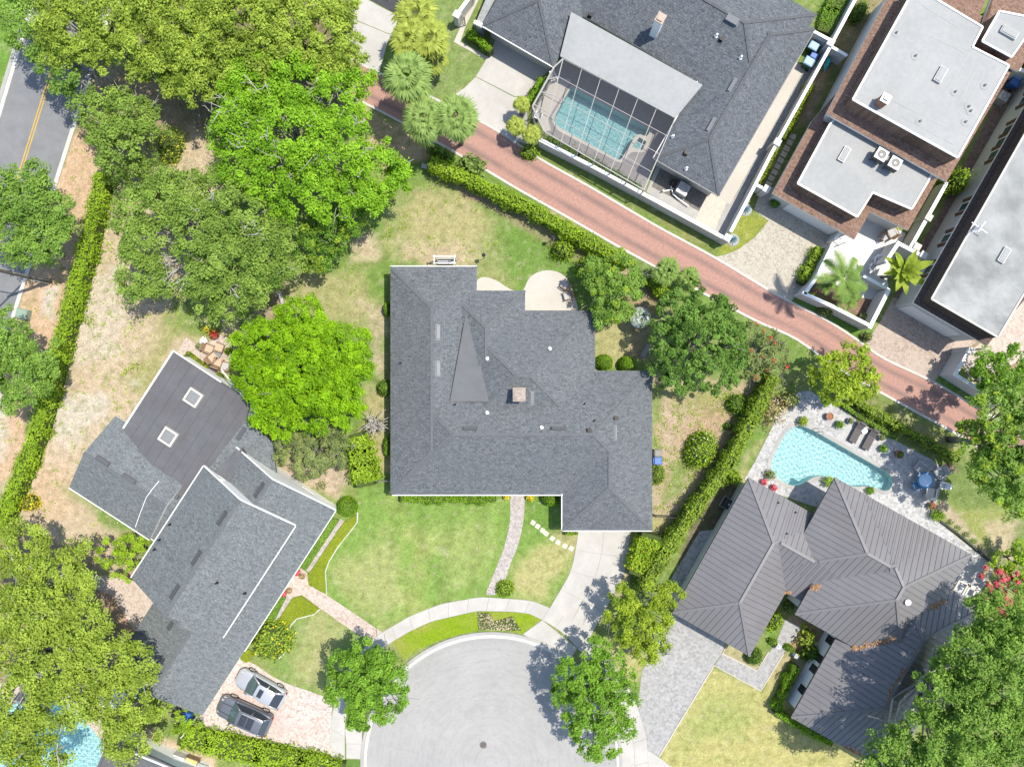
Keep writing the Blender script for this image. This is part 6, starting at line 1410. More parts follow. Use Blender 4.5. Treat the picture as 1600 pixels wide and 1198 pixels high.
# bare tree beside the road
def bare_tree(label, px, r, h, n=15, name='bare_tree'):
    b = Vector(P(*px)); t = thing(name, label, 'tree', b); mb = MB(); top = b+Vector((0, 0, h*0.35)); mb.tube([b, top], [0.14, 0.10], 7)
    for i in range(n):
        a_ = 2*math.pi*i/n+random.uniform(-.2, .2); d_ = Vector((math.cos(a_), math.sin(a_), 0)); rr = r*random.uniform(0.6, 1.0)
        p1 = top+d_*rr*0.4+Vector((0, 0, h*0.3)); p2 = top+d_*rr*0.75+Vector((random.gauss(0, .2), random.gauss(0, .2), h*0.5)); p3 = top+d_*rr+Vector((random.gauss(0, .3), random.gauss(0, .3), h*0.55))
        mb.tube([top, p1, p2, p3], [0.085, 0.07, 0.045, 0.02], 5)
        for _ in range(4):
            s_ = p1+(p2-p1)*random.random(); e_ = s_+d_*rr*0.25+Vector((random.gauss(0, .45), random.gauss(0, .45), random.uniform(0, .6))); mb.tube([s_, (s_+e_)/2+Vector((random.gauss(0, .1), random.gauss(0, .1), .05)), e_], [0.045, 0.035, 0.015], 4)
    obj('trunk', mb, M['bark_pale'], t, smooth=True); return t
bare_tree('leafless pale grey tree between the oaks beside the main road', (180, 128), 2.7, 5.2, 18)
bare_tree('leafless twiggy shrub against the west wall of the central house', (592, 662), 0.95, 1.8, 11, 'bare_shrub')
bare_tree('grey dead branches between lower left tree and sandy yard', (120, 878), 1.9, 3.6, 9)

# ---------------- hedges and shrubs
hedge('very long tall bright green hedge along the road side of the sandy yard', [(158, 270), (130, 390), (108, 470), (78, 585), (52, 680), (14, 775), (-6, 830)], 1.05, 1.7, 'hedge_bright', dens=95, size=0.2, rough=0.12)
hedge('bright hedge between the backyard lawn and the brick alley', [(672, 252), (745, 285), (830, 325), (905, 368), (980, 410)], 0.95, 1.9, 'hedge_bright', dens=110, size=0.18, rough=0.14)
hedge('short lower hedge piece beside the two fan palms', [(1016, 438), (1052, 462)], 0.8, 1.6, 'hedge_bright', dens=110, size=0.17)
hedge('tall mixed hedge dividing the brown side yard from the metal roofed house', [(1210, 588), (1175, 660), (1140, 725), (1085, 800), (1040, 865), (1003, 925)], 0.9, 2.4, 'hedge_mixed', dens=105, size=0.18, rough=0.13)
hedge('thin yellowing hedge between the brick alley and the east pool', [(1340, 628), (1400, 662), (1460, 695), (1500, 718)], 0.55, 1.1, 'hedge_mixed', dens=90, size=0.17)
hedge('low clipped green strip at the edge of the east pool deck', [(1318, 634), (1360, 661), (1400, 684)], 0.35, 0.5, 'green_cover', dens=120, size=0.14)
hedge('wide loose hedge below the two parked cars', [(285, 1151), (325, 1162), (400, 1179), (470, 1194), (530, 1207)], 1.9, 0.8, 'hedge_bright', dens=90, size=0.22, rough=0.2)
hedge('low clipped hedge under the front wall of the central house', [(627, 779), (773, 779)], 0.62, 0.9, 'box_green', dens=180, size=0.13)
hedge('low bright hedge at the corner of the driveway and the shadowed lawn', [(884, 832), (902, 832)], 0.45, 0.6, 'hedge_bright', dens=150, size=0.13)
hedge('clipped L shaped hedge, upright part at the shaded wall of the slate roofed house', [(731, 48), (748, 61), (766, 77)], 0.55, 1.2, 'box_green', dens=150, size=0.14, rough=0.06)
hedge('clipped hedge between the pale driveway and the pool cage', [(848, 122), (838, 140), (828, 160)], 0.6, 0.9, 'box_green', dens=150, size=0.14, rough=0.06)
hedge('narrow clipped hedge on the lawn of the metal roofed house, side run', [(1245, 1042), (1228, 1078), (1214, 1110)], 0.5, 1.1, 'box_green', dens=150, size=0.14, rough=0.06)
hedge('narrow clipped hedge on the lawn of the metal roofed house, front run', [(1214, 1113), (1245, 1132), (1300, 1163)], 0.5, 1.0, 'box_green', dens=150, size=0.14, rough=0.06)
hedge('low yellow green shrubs outside the courtyard wall', [(1283, 388), (1268, 415), (1255, 440)], 0.75, 0.9, 'hedge_bright', dens=130, size=0.16, rough=0.15)
hedge('thin lime hedge along the tall pale wall', [(1268, 130), (1243, 185), (1225, 215)], 0.45, 0.8, 'lime_cover', dens=120, size=0.14)
hedge('thin lime hedge further down along the tall pale wall', [(1212, 235), (1196, 268), (1186, 285)], 0.35, 0.6, 'lime_cover', dens=120, size=0.13)
hedge('bright clipped hedge strip at the top between two houses', [(1318, -20), (1300, 15), (1290, 45)], 1.5, 0.6, 'green_cover', dens=110, size=0.15)
hedge('big rounded bushy hedge with yellow tips beside the main driveway', [(1018, 842), (1010, 868), (1000, 895)], 2.0, 1.9, 'hedge_bright', dens=120, size=0.2, rough=0.16, extra=('yellow', 120, 0.16))
for lab, q, r, h_ in (('clipped round bush at the east wall, left of the pair', (945, 566), 14.5, 1.4), ('clipped round bush at the east wall, right of the pair', (981, 569), 15, 1.5)):
    bush(lab, *q, r, r*0.93, h_, 'box_green', size=0.11, dens=330, rough=0.03, group='clipped round bushes by the east wall')
bush('clipped leaning bush in the notch of the central house', 860, 780, 15, 12, 1.6, 'box_green', rot=25, size=0.11, dens=300, rough=0.03)
bush('large clipped round shrub at the corner of the front lawn', 540, 793, 17, 17, 1.5, 'box_green', size=0.10, dens=330, rough=0.03)
bush('croton bush with yellow leaves beside the parking area', 421, 1003, 30, 29, 1.9, 'hedge_mixed', size=0.24, dens=110, extra=('yellow', 60, 0.22), rough=0.14, tspread=0.45)
bush('small round lime bush at the end of the brick path', 789, 921, 14, 14, 1.0, 'hedge_bright', size=0.14, dens=200, rough=0.1)
bush('big oval bush with white flowers in the brown side yard', 1098, 703, 24, 31, 2.0, 'hedge_bright', rot=25, size=0.18, dens=140, extra=('white', 45, 0.10), rough=0.1)
bush('small dark shrub in the brown side yard beside the tall hedge', 1152, 631, 15, 15, 1.3, 'street', size=0.2, dens=110, rough=0.16)
bush('tiny dark shrub in the shade of the tall hedge', 1138, 666, 7, 6, 0.6, 'deep', size=0.16, dens=120)
bush('round light bush against the east wall below the blue bin', 1027, 742, 14, 16, 1.2, 'hedge_mixed', size=0.15, dens=170)
bush('clipped oval bush at the west wall, topmost', 604, 482, 6, 12, 1.3, 'box_green', size=0.12, dens=220, rough=0.05)
bush('dark bush at the west wall beside the round yellow green tree', 600, 606, 12, 13, 1.5, 'street', size=0.16, dens=150)
bush('clipped oval bush at the west wall, lowest', 605, 697, 7, 18, 1.4, 'box_green', size=0.12, dens=220, rough=0.05)
bush('bright shrub under the alley hedge, beside the lamp stake', 879, 390, 18, 16, 1.5, 'hedge_bright', size=0.2, dens=110, rough=0.2)
bush('bright shrub west of the mixed leaved tree', 918, 418, 18, 16, 1.6, 'hedge_bright', size=0.2, dens=110, rough=0.2)
bush('rounded shrub against the courtyard wall beside the brick alley', 1294, 482, 12, 12, 1.3, 'citrus', size=0.16, dens=190, rough=0.08)
bush('small shrub at the corner of the rose paver driveway', 1356, 526, 9, 8, 0.9, 'citrus', size=0.16, dens=150, rough=0.15)
bush('bright shrub between the two flat roofed houses', 1497, 281, 20, 15, 3.0, 'hedge_bright', rot=-40, size=0.2, dens=110, rough=0.2)
bush('small yellow bush on the sandy yard', 43, 786, 15, 13, 1.1, 'yellow', size=0.18, dens=130, rough=0.15)
bush('small green weed bush near the hedge in the sandy yard', 50, 726, 10, 8, 0.7, 'lime_tree', size=0.18, dens=110, rough=0.2)
bush('little green tuft beside the tall hedge in the sandy yard', 60, 688, 6, 6, 0.5, 'hedge_bright', size=0.16, dens=110, rough=0.2)
bush('low green tuft in the upper sandy yard', 140, 503, 9, 8, 0.4, 'lime_tree', size=0.16, dens=60, rough=0.25, core=False)
bush('dark spreading weed at the north edge of the sandy yard', 205, 575, 14, 8, 0.4, 'lime_tree', rot=-20, size=0.16, dens=40, rough=0.25, core=False)
bush('fan shaped green shrub under the palms by the alley kerb', 735, 258, 20, 17, 1.5, 'palm_bright', size=0.3, dens=70, rough=0.2)
bush('dark shrubs in the shade behind the palms', 690, 240, 22, 10, 1.4, 'deep', rot=25, size=0.2, dens=110, rough=0.2)
bush('dark leafy bush at the corner of the pool cage', 828, 238, 14, 10, 1.0, 'hedge_bright', size=0.18, dens=130, rough=0.2)
bush('clipped shrub at the roof corner of the metal roofed house', 1181, 1028, 14, 12, 1.4, 'deep', rot=-30, size=0.15, dens=200)
bush('bright shrub between the silver driveway walk and the west wing', 1212, 972, 10, 16, 1.0, 'hedge_bright', rot=25, size=0.2, dens=110, rough=0.2)
bush('low dark hedge tuft beside the silver walk', 1208, 1003, 9, 6, 0.6, 'box_green', rot=25, size=0.14, dens=150)
bush('big leaved yellow green plant in the red mulch bed', 1262, 1000, 12, 20, 1.3, 'banana', rot=15, size=0.3, dens=50, rough=0.25, core=False)
bush('dark shrub at the end of the red mulch bed', 1272, 1022, 13, 11, 1.3, 'deep', size=0.18, dens=150, rough=0.15)
bush('low clipped tuft at the corner of the red mulch bed', 1234, 1013, 10, 6, 0.6, 'box_green', rot=30, size=0.14, dens=150)
bush('low lime groundcover at the edge of the red mulch bed', 1254, 1026, 12, 5, 0.5, 'lime_cover', rot=30, size=0.14, dens=120)
bush('grey green plants in the dark nook of the metal roofs', 1234, 948, 9, 11, 0.8, 'citrus', size=0.18, dens=70, rough=0.2)
bush('bushy end of the tall mixed hedge by the roof corner', 1147, 745, 14, 11, 1.8, 'hedge_bright', rot=30, size=0.18, dens=140, rough=0.15)
bush('pale straggly shrub between the tall hedge and the pool deck', 1212, 640, 20, 26, 2.0, 'bronze', rot=30, size=0.2, dens=60, rough=0.3, core=False, extra=('white', 50, 0.12))
bush('grey leaved shrub at the upper end of the tall hedge', 1235, 625, 16, 12, 1.4, 'citrus', size=0.18, dens=90, rough=0.25)
bush('dark leafy shrub at the top corner between two houses', 1345, 15, 16, 12, 1.6, 'deep', rot=-60, size=0.18, dens=130, rough=0.2)
bush('bushy planting above the flat roofed house at the top', 1500, 10, 40, 12, 1.6, 'hedge_mixed', rot=28, size=0.2, dens=100, rough=0.2)
bush('bright plants beyond the brown tower skirt at the top right', 1545, 28, 16, 8, 1.6, 'hedge_bright', rot=30, size=0.2, dens=100, rough=0.2)
bush('bushy plants at the right edge behind the low white wall', 1598, 95, 8, 12, 1.4, 'hedge_bright', size=0.2, dens=110)
bush('yellow flowering plant behind the wicker chairs', 325, 516, 10, 7, 0.9, 'yellow', size=0.16, dens=70, rough=0.25, core=False)
bush('clipped box shrub by the small patio, upper', 296, 557, 8, 6, 0.8, 'lime_cover', rot=38, size=0.11, dens=220, rough=0.04, boxy=0.5)
bush('clipped box shrub by the small patio, middle', 308, 566, 8.5, 5.5, 0.8, 'lime_cover', rot=38, size=0.11, dens=220, rough=0.04, boxy=0.5)
bush('clipped box shrub by the small patio, lower', 318, 573, 7, 6, 0.8, 'lime_cover', rot=38, size=0.11, dens=220, rough=0.04, boxy=0.5)
bush('small clipped box shrub beside the half round fire pit', 342, 587, 5.5, 5, 0.7, 'lime_cover', rot=38, size=0.11, dens=220, rough=0.04, boxy=0.5)
bush('little green plant beside the wicker chairs', 355, 548, 6, 6, 0.7, 'hedge_bright', size=0.15, dens=110)
bush('straggly plant in the bed beside the white gable', 501, 758, 9, 7, 0.6, 'citrus', size=0.18, dens=60, core=False, rough=0.3)
bush('bright shrub at the right edge of the tall fence wall', 1500, 292, 10, 8, 2.0, 'hedge_bright', size=0.2, dens=100, rough=0.2)
bush('small purple leaved plant at the corner of the shaded lawn', 1487, 732, 9, 8, 0.5, 'maroon', size=0.16, dens=80, core=False, rough=0.3)
cover('ground_cover', 'lime green ground cover inside the white edging by the front lawn', [(538, 815), (546, 811), (557, 803), (558, 815), (545, 832), (528, 853), (514, 876), (508, 892), (510, 927), (484, 913), (482, 897)], 0.22, 'lime_cover', dens=170, size=0.13)
cover('ground_cover', 'darker green ground cover along the wall of the blue grey house', [(521, 808), (531, 811), (478, 890), (470, 886)], 0.3, 'green_cover', dens=170, size=0.13)
cover('ground_cover', 'lime green ground cover below the blush paver walk', [(458, 934), (472, 930), (500, 950), (491, 958), (464, 965), (453, 976), (449, 990), (440, 985), (434, 969)], 0.22, 'lime_cover', dens=170, size=0.13)
cover('ground_cover', 'green ground cover strip beside the wall below the blush walk', [(438, 929), (447, 932), (429, 968), (410, 972)], 0.3, 'green_cover', dens=170, size=0.13)
cover('ground_cover', 'lime ground cover tuft at the parking corner', [(376, 1028), (388, 1012), (398, 1018), (393, 1030), (385, 1034)], 0.25, 'lime_cover', dens=170, size=0.13)
cover('ground_cover', 'brown green bed plants between sidewalk and kerb', [(747, 956), (765, 957), (772, 970), (800, 962), (815, 984), (800, 985), (770, 983), (748, 983)], 0.18, 'ground_brown', dens=90, size=0.15)
struct('kerb', ribbon([(559, 800), (558.5, 815), (545.5, 832), (529, 853), (514.5, 876), (508.5, 892), (510.5, 928)], 0.10, 0, 0.10), M['kerb'], 'white edging curve between ground cover and front lawn')
struct('kerb', ribbon([(500, 951), (491, 959), (464, 966), (454, 977), (450, 990), (452, 1005), (447, 1018), (436, 1028)], 0.10, 0, 0.10), M['kerb'], 'white edging curve beside the croton bush')

# weeds and fallen leaves, too many to count
def scatter(name, label, areas, leaf, n, per, size, spread, h=0.10):
    C = []
    for poly, share in areas:
        w = np.array(PX(poly)); lo, hi = w.min(0), w.max(0); q = lo+(hi-lo)*rng.random((int(n*share*3), 2)); q = q[sdist(q[:, 0], q[:, 1], [tuple(v) for v in w]) > 0][:int(n*share)]; C.append(q)
    c = np.concatenate(C); k = len(c); p_ = np.repeat(c, per, 0)+rng.normal(0, spread, (k*per, 2)); z = 0.03+h*rng.random(k*per)
    o = bpy.data.objects.new(name, leaf_mesh(name, np.stack([p_[:, 0], p_[:, 1], z], 1), rng.normal(size=(k*per, 3))*0.4+np.array([0, 0, 1.0]), size*rng.uniform(.6, 1.3, k*per), rng.random(k*per), mat=LEAF[leaf])); col.objects.link(o)
    return meta(o, label, 'weeds' if 'weed' in name else 'leaf litter', None, 'stuff')
YARD = [(170, 330), (300, 480), (330, 540), (270, 550), (190, 660), (120, 750), (200, 830), (120, 830), (60, 800), (110, 600)]
EASTYARD = [(1024, 640), (1190, 600), (1060, 800), (1024, 800)]
BACK = [(640, 290), (760, 300), (800, 370), (740, 410), (600, 410), (560, 430), (570, 480), (450, 490), (470, 440), (620, 340)]
VERGE = [(115, 210), (165, 270), (110, 430), (40, 680), (-10, 760), (-10, 600), (60, 460)]
scatter('weed_tufts', 'low green weeds scattered over sandy yard and brown side yard', [(YARD, .35), (EASTYARD, .35), (BACK, .15), (VERGE, .15)], 'hedge_bright', 420, 9, 0.13, 0.13)
scatter('fallen_leaves', 'brown fallen leaves scattered under the trees and along the verge', [(VERGE, .3), ([(250, 190), (345, 190), (345, 420), (280, 430)], .2), (YARD, .2), (EASTYARD, .2), ([(60, 100), (250, 90), (300, 200), (170, 240)], .1)], 'ground_brown', 2200, 2, 0.12, 0.3, 0.02)
# ---------------- palms: every frond its own piece, shared leaf meshes
def fan_frond(name, leaf, n=15, ln=0.85, stem=0.7, spread=2.5, w=0.085, droop=0.35):
    v, f, t = [], [], []
    def quad(a, b, w0, w1, tin, z_=0):
        d = (b-a).normalized(); s = d.cross(Vector((0, 0, 1))).normalized(); o = len(v)
        v.extend([a-s*w0, a+s*w0, b+s*w1, b-s*w1]); f.append((o, o+1, o+2, o+3)); t.append(tin)
    quad(Vector((0, 0, 0)), Vector((stem, 0, 0.05)), 0.025, 0.018, 0.6)
    for i in range(n):
        a = -spread/2+spread*i/(n-1); d = Vector((math.cos(a), math.sin(a), 0)); l = ln*(0.72+0.28*math.cos(a*0.8))*random.uniform(0.9, 1.1); b0 = Vector((stem, 0, 0.05)); k = random.uniform(0.3, 0.9)
        m = b0+d*l*0.55+Vector((0, 0, 0.10+0.05*random.random())); e = b0+d*l+Vector((random.gauss(0, .03), random.gauss(0, .03), -droop*l*random.uniform(0.6, 1.2)))
        quad(b0, m, w*0.45, w, k); quad(m, e, w, 0.01, k+0.1)
    me = bpy.data.meshes.new(name); me.from_pydata(v, [], f); at = me.attributes.new('tint', 'FLOAT', 'FACE'); at.data.foreach_set('value', np.clip(t, 0, 1).astype(np.float32)); me.materials.append(LEAF[leaf]); return me
def feather_frond(name, leaf, ln=2.7, n=26, w=0.036, lw=0.50, droop=0.9):
    v, f, t = [], [], []
    def quad(a, b, w0, w1, tin, up=Vector((0, 0, 1))):
        d = (b-a).normalized(); s = d.cross(up).normalized(); o = len(v); v.extend([a-s*w0, a+s*w0, b+s*w1, b-s*w1]); f.append((o, o+1, o+2, o+3)); t.append(tin)
    pt = lambda u: Vector((ln*u*(1-0.15*u), 0, 0.35*math.sin(u*2.2)-droop*u*u*u))
    for i in range(6): quad(pt(i/6), pt((i+1)/6), 0.035*(1-i/7), 0.035*(1-(i+1)/7), 0.8)
    for i in range(n):
        u = 0.16+0.84*i/n; p = pt(u); l = lw*math.sin(min(1, (1.08-u)*2.0)*1.57)*random.uniform(.85, 1.1); k = random.uniform(.25, .8)
        for s_ in (-1, 1):
            e = p+Vector((l*0.55, s_*l, -0.28*l)); quad(p, e, w, 0.012, k)
    me = bpy.data.meshes.new(name); me.from_pydata(v, [], f); at = me.attributes.new('tint', 'FLOAT', 'FACE'); at.data.foreach_set('value', np.clip(t, 0, 1).astype(np.float32)); me.materials.append(LEAF[leaf]); return me
def blade_frond(name, leaf, ln=1.5, w=0.26, droop=0.5):
    """broad undivided leaf on a stalk, folded along its midrib"""
    v, f, t = [], [], []; n = 7
    for i in range(n+1):
        u = i/n; x = 0.5+ln*u*(1-0.12*u); z = 0.35*u-droop*u*u; ww = w*math.sin(math.pi*min(1, 0.08+0.92*u)**0.8)+0.01
        v += [Vector((x, -ww, z+0.05)), Vector((x, 0, z-0.02)), Vector((x, ww, z+0.05))]
        if i: o = 3*(i-1); f += [(o, o+1, o+4, o+3), (o+1, o+2, o+5, o+4)]; k = random.uniform(.3, .7); t += [k, k+0.12]
    o = len(v); v += [Vector((0, -.03, -.05)), Vector((0, .03, -.05)), Vector((0.52, .03, 0)), Vector((0.52, -.03, 0))]; f.append((o, o+1, o+2, o+3)); t.append(0.7)
    me = bpy.data.meshes.new(name); me.from_pydata(v, [], f); at = me.attributes.new('tint', 'FLOAT', 'FACE'); at.data.foreach_set('value', np.clip(t, 0, 1).astype(np.float32)); me.materials.append(LEAF[leaf]); return me
FR = {'palm': [fan_frond('frond', 'palm', 17, 0.95, 0.75) for _ in range(4)], 'yellow': [fan_frond('frond', 'palm_yellow', 13, 0.95, 0.6, 2.0, 0.12) for _ in range(4)],
      'bright': [fan_frond('frond', 'palm_bright', 15, 0.8, 0.55) for _ in range(3)], 'feather': [feather_frond('frond', 'palm_bright') for _ in range(3)],
      'bushy': [feather_frond('frond', 'palm_bright', 1.4, 14, 0.04, 0.35, 0.6) for _ in range(3)], 'blade': [blade_frond('leaf', 'banana', 1.5+0.3*k, 0.28+0.03*k) for k in range(3)],
      'small_yellow': [fan_frond('frond', 'palm_yellow', 11, 0.55, 0.35, 2.2, 0.08) for _ in range(3)]}
def palm(label, px, h, kind, n, r=1.0, name='palm_tree', cat='palm', group=None, lo=-35, hi=75, trunk=True, tw=0.17, stems=None):
    """px = where the heart of the crown is seen; h = its height"""
    x, y, z = P(*px, h); t = thing(name, label, cat, (x, y, 0), group); ms = FR[kind]
    if trunk:
        mb = MB(); k = 9; mb.tube([(x+0.08*math.sin(i), y+0.05*math.cos(i*1.3), z*i/k) for i in range(k+1)], [tw*1.3]+[tw*(1+0.12*(i % 2)) for i in range(k)], 8); obj('trunk', mb, M['bark'], t)
    for i in range(n):
        e = math.radians(lo+(hi-lo)*((i+0.5)/n)**0.85+random.uniform(-7, 7)); a = i*2.39996+random.uniform(-.15, .15); s = r*random.uniform(.85, 1.12)*(1.0-0.5*(i/n)**1.5)
        link_mesh('leaf' if kind == 'blade' else 'frond', ms[i % len(ms)], t, (0, 0, z), (random.uniform(-.3, .3), -e, a), (s, s, s))
    return t
palm('tall fan palm with grey green fronds above the alley bend', (636, 122), 7.0, 'palm', 34, 1.35)
palm('grey green fan palm between the alley hedge and the driveway, left of its pair', (662, 188), 6.5, 'palm', 30, 1.22)
palm('grey green fan palm between the alley hedge and the driveway, right of its pair', (712, 185), 6.5, 'palm', 32, 1.3)
palm('yellowing fan palm at the very top beside the dark asphalt court', (650, 25), 5.0, 'yellow', 20, 1.25, lo=-20, hi=60)
palm('yellowing fan palm above the tall grey green palm', (638, 62), 5.0, 'yellow', 20, 1.2, lo=-20, hi=60)
palm('yellowing fan palm nearest the small lawn', (670, 62), 5.0, 'yellow', 20, 1.25, lo=-20, hi=60)
palm('small yellow fan palm touching the small lawn by the driveway', (678, 90), 3.5, 'yellow', 14, 0.9)
palm('small yellow tufted palm by the driveway, upper of three', (815, 163), 2.4, 'small_yellow', 20, 0.95)
palm('small yellow tufted palm by the driveway, left of three', (806, 196), 2.4, 'small_yellow', 20, 1.05)
palm('small yellow tufted palm at the cage corner, right of three', (832, 210), 2.4, 'small_yellow', 20, 1.05)
palm('green fan palm overhanging the lower alley kerb, left of two', (1043, 424), 3.4, 'bright', 18, 1.0)
palm('green fan palm overhanging the lower alley kerb, right of two', (1076, 437), 3.0, 'bright', 18, 0.9)
palm('feathery coconut palm over the white courtyard', (1318, 432), 6.0, 'feather', 15, 0.95, tw=0.14, lo=-20, hi=60)
palm('bushy low palm in the courtyard mulch bed', (1322, 462), 2.2, 'bushy', 34, 1.05, lo=-10, hi=80, trunk=False)
palm('smaller bushy palm in the corner of the courtyard', (1290, 445), 1.8, 'bushy', 18, 0.8, lo=-10, hi=80, trunk=False)
palm('large leaved yellow green banana like plant inside the walls', (1411, 424), 3.6, 'blade', 26, 1.0, 'banana_plant', 'plant', lo=-15, hi=70, tw=0.12)
def agave(label, px, group):
    b = P(*px); t = thing('agave', label, 'plant', b, group); st = MB(); st.lathe((b[0], b[1], 0), [(0.52, 0.0), (0.55, 0.05), (0.5, 0.08), (0.01, 0.09)], 22); obj('gravel_ring', st, M['membrane_white'], t)
    me = bpy.data.meshes.new('leaf'); me.from_pydata([(0, -.05, 0), (0, .05, 0), (.35, .06, .15), (.35, -.06, .15), (.62, 0, .2), (.2, 0, .03)], [], [(0, 5, 3), (0, 1, 5), (1, 2, 5), (5, 2, 4), (3, 5, 4)]); me.attributes.new('tint', 'FLOAT', 'FACE').data.foreach_set('value', np.array([.3, .5, .7, .6, .4], np.float32)); me.materials.append(LEAF['agave'])
    for i in range(18): link_mesh('leaf', me, t, (0, 0, 0.08), (0, -math.radians(5+55*i/18), i*2.4), (0.85,)*3)
    return t
agave('blue agave in a white stone ring at the foot of the tall pale wall', (1165, 328), 'blue agaves in white stone rings')
agave('blue agave in a white stone ring at the end of the long white wall', (1145, 375), 'blue agaves in white stone rings')
M['concrete_worn_dark'] = plain('concrete_worn_dark', (0.20, 0.18, 0.16), 0.8)
M['mulch_dark'] = speck('mulch_dark', (0.15, 0.135, 0.115), (0.26, 0.24, 0.21), 2.5)
# ================================================================== CARS
def car(label, px, head_deg, paint, kind):
    """px = centre on the ground; head_deg = picture angle the nose points to"""
    c = P(*px); t = thing('parked_car', label, 'car', c, 'cars parked on the pink paver driveway'); a = -math.radians(head_deg); fx = Vector((math.cos(a), math.sin(a), 0)); fy = Vector((-math.sin(a), math.cos(a), 0)); o = Vector(c)
    W_ = lambda x, y, z: o+fx*x+fy*y+Vector((0, 0, z))
    if kind == 'suv': Ln, Wd, zb, zr, st = 4.85, 1.94, 1.04, 1.70, [(-2.42, .74, .50, .80), (-2.36, .88, .40, 1.0), (-2.1, .95, .34, 1.06), (-1.2, .97, .30, 1.06), (0, .97, .28, 1.04), (1.0, .97, .30, 1.03), (1.9, .94, .34, .98), (2.2, .86, .38, .88), (2.38, .70, .44, .74), (2.43, .50, .5, .66)]; gh = [(1.12, 1.02), (0.35, 1.60), (-1.75, 1.62), (-2.25, 1.12)]
    else: Ln, Wd, zb, zr, st = 4.6, 1.82, 0.92, 1.45, [(-2.28, .66, .46, .76), (-2.2, .82, .36, .90), (-1.9, .89, .30, .95), (-1.1, .91, .26, .94), (0, .91, .24, .92), (1.0, .91, .26, .90), (1.75, .87, .30, .82), (2.05, .78, .34, .74), (2.24, .60, .40, .64), (2.3, .42, .44, .58)]; gh = [(1.05, .90), (0.15, 1.40), (-1.35, 1.42), (-2.1, .98)]
    mb = MB(); rings = []
    for x, w, z0, z1 in st:
        h = z1-z0; rings.append([W_(x, y*w, z0+zz*h) for y, zz in ((-.86, 0), (-.98, .22), (-1, .52), (-.97, .78), (-.86, .95), (-.55, 1.0), (0, 1.035), (.55, 1.0), (.86, .95), (.97, .78), (1, .52), (.98, .22), (.86, 0))])
    n = 13; mb.add([v for r in rings for v in r], [(i*n+k, i*n+(k+1) % n, (i+1)*n+(k+1) % n, (i+1)*n+k) for i in range(len(st)-1) for k in range(n)]+[tuple(range(n))[::-1], tuple((len(st)-1)*n+k for k in range(n))])
    body = obj('body', mb, paint, t, smooth=True)
    (x0, z0), (x1, z1), (x2, z2), (x3, z3) = gh; wb_, wt = Wd/2*0.88, Wd/2*0.70
    mb = MB()                                                      # roof skin with rounded edges and pillars
    top = []
    for x, z, w in ((x1+0.06, z1-0.03, wt*0.94), (x1-0.25, z1+0.03, wt), ((x1+x2)/2, max(z1, z2)+0.06, wt*1.03), (x2+0.3, z2+0.03, wt), (x2-0.05, z2-0.02, wt*0.93)):
        top.append([W_(x, y*w, z+dz) for y, dz in ((-1, -.05), (-.85, 0), (-.4, .03), (0, .04), (.4, .03), (.85, 0), (1, -.05))])
    mb.add([v for r in top for v in r], [(i*7+k, (i+1)*7+k, (i+1)*7+k+1, i*7+k+1) for i in range(4) for k in range(6)])
    for s_ in (-1, 1):
        mb.bar(W_(x0, s_*wb_, z0), W_(x1, s_*wt*0.97, z1-0.02), 0.09, 0.07); mb.bar(W_(x3, s_*wb_*0.92, z3), W_(x2, s_*wt*0.95, z2-0.02), 0.14, 0.1)
        xm = (x1+x2)/2; mb.bar(W_(xm-0.05, s_*wb_*1.01, 0.95), W_(xm, s_*wt*1.0, max(z1, z2)), 0.09, 0.06)
    obj('roof', mb, paint, t, smooth=True)
    obj('windscreen', MB().add([W_(x0, -wb_, z0), W_(x0, wb_, z0), W_(x1, wt*.95, z1-.02), W_(x1, -wt*.95, z1-.02), W_(x0+0.10, 0, z0+.01), W_(x1+0.06, 0, z1+0.01)], [(0, 4, 5, 3), (4, 1, 2, 5)]), M['glass_green'], t, smooth=True)
    obj('rear_window', MB().add([W_(x3, -wb_*.9, z3), W_(x3, wb_*.9, z3), W_(x2, wt*.93, z2-.02), W_(x2, -wt*.93, z2-.02)], [(0, 3, 2, 1)]), M['glass_dark'], t)
    for s_ in (-1, 1):
        obj('side_window', MB().add([W_(x0, s_*wb_, z0), W_(x3, s_*wb_*.92, z3), W_(x2, s_*wt*.96, z2-.04), W_(x1, s_*wt*.97, z1-.04), W_(0, s_*wb_*1.03, 0.97), W_(-1.2, s_*wb_*1.03, 1.0)], [(0, 4, 3), (4, 5, 2, 3), (5, 1, 2)]), M['glass_dark'], t)
        mi = MB(); mi.box(W_(x0-0.25, s_*(Wd/2+0.08), zb+0.08), (0.14, 0.22, 0.15), a); obj('mirror', mi, paint, t)
        hl = MB(); q = st[-3]; hl.add([W_(q[0]+.1, s_*q[1]*.55, q[3]-.04), W_(q[0]-.02, s_*q[1]*.98, q[3]-.06), W_(q[0]-.22, s_*q[1]*1.02, q[3]-.02), W_(q[0]-.1, s_*q[1]*.62, q[3]+.04)], [(0, 1, 2, 3), (3, 2, 1, 0)]); obj('headlight', hl, M['lamp_clear'], t)
        tl = MB(); q = st[1]; tl.box(W_(q[0]+.02, s_*q[1]*.86, q[3]-.12), (0.12, 0.26, 0.16), a); obj('tail_light', tl, M['lamp_red'], t)
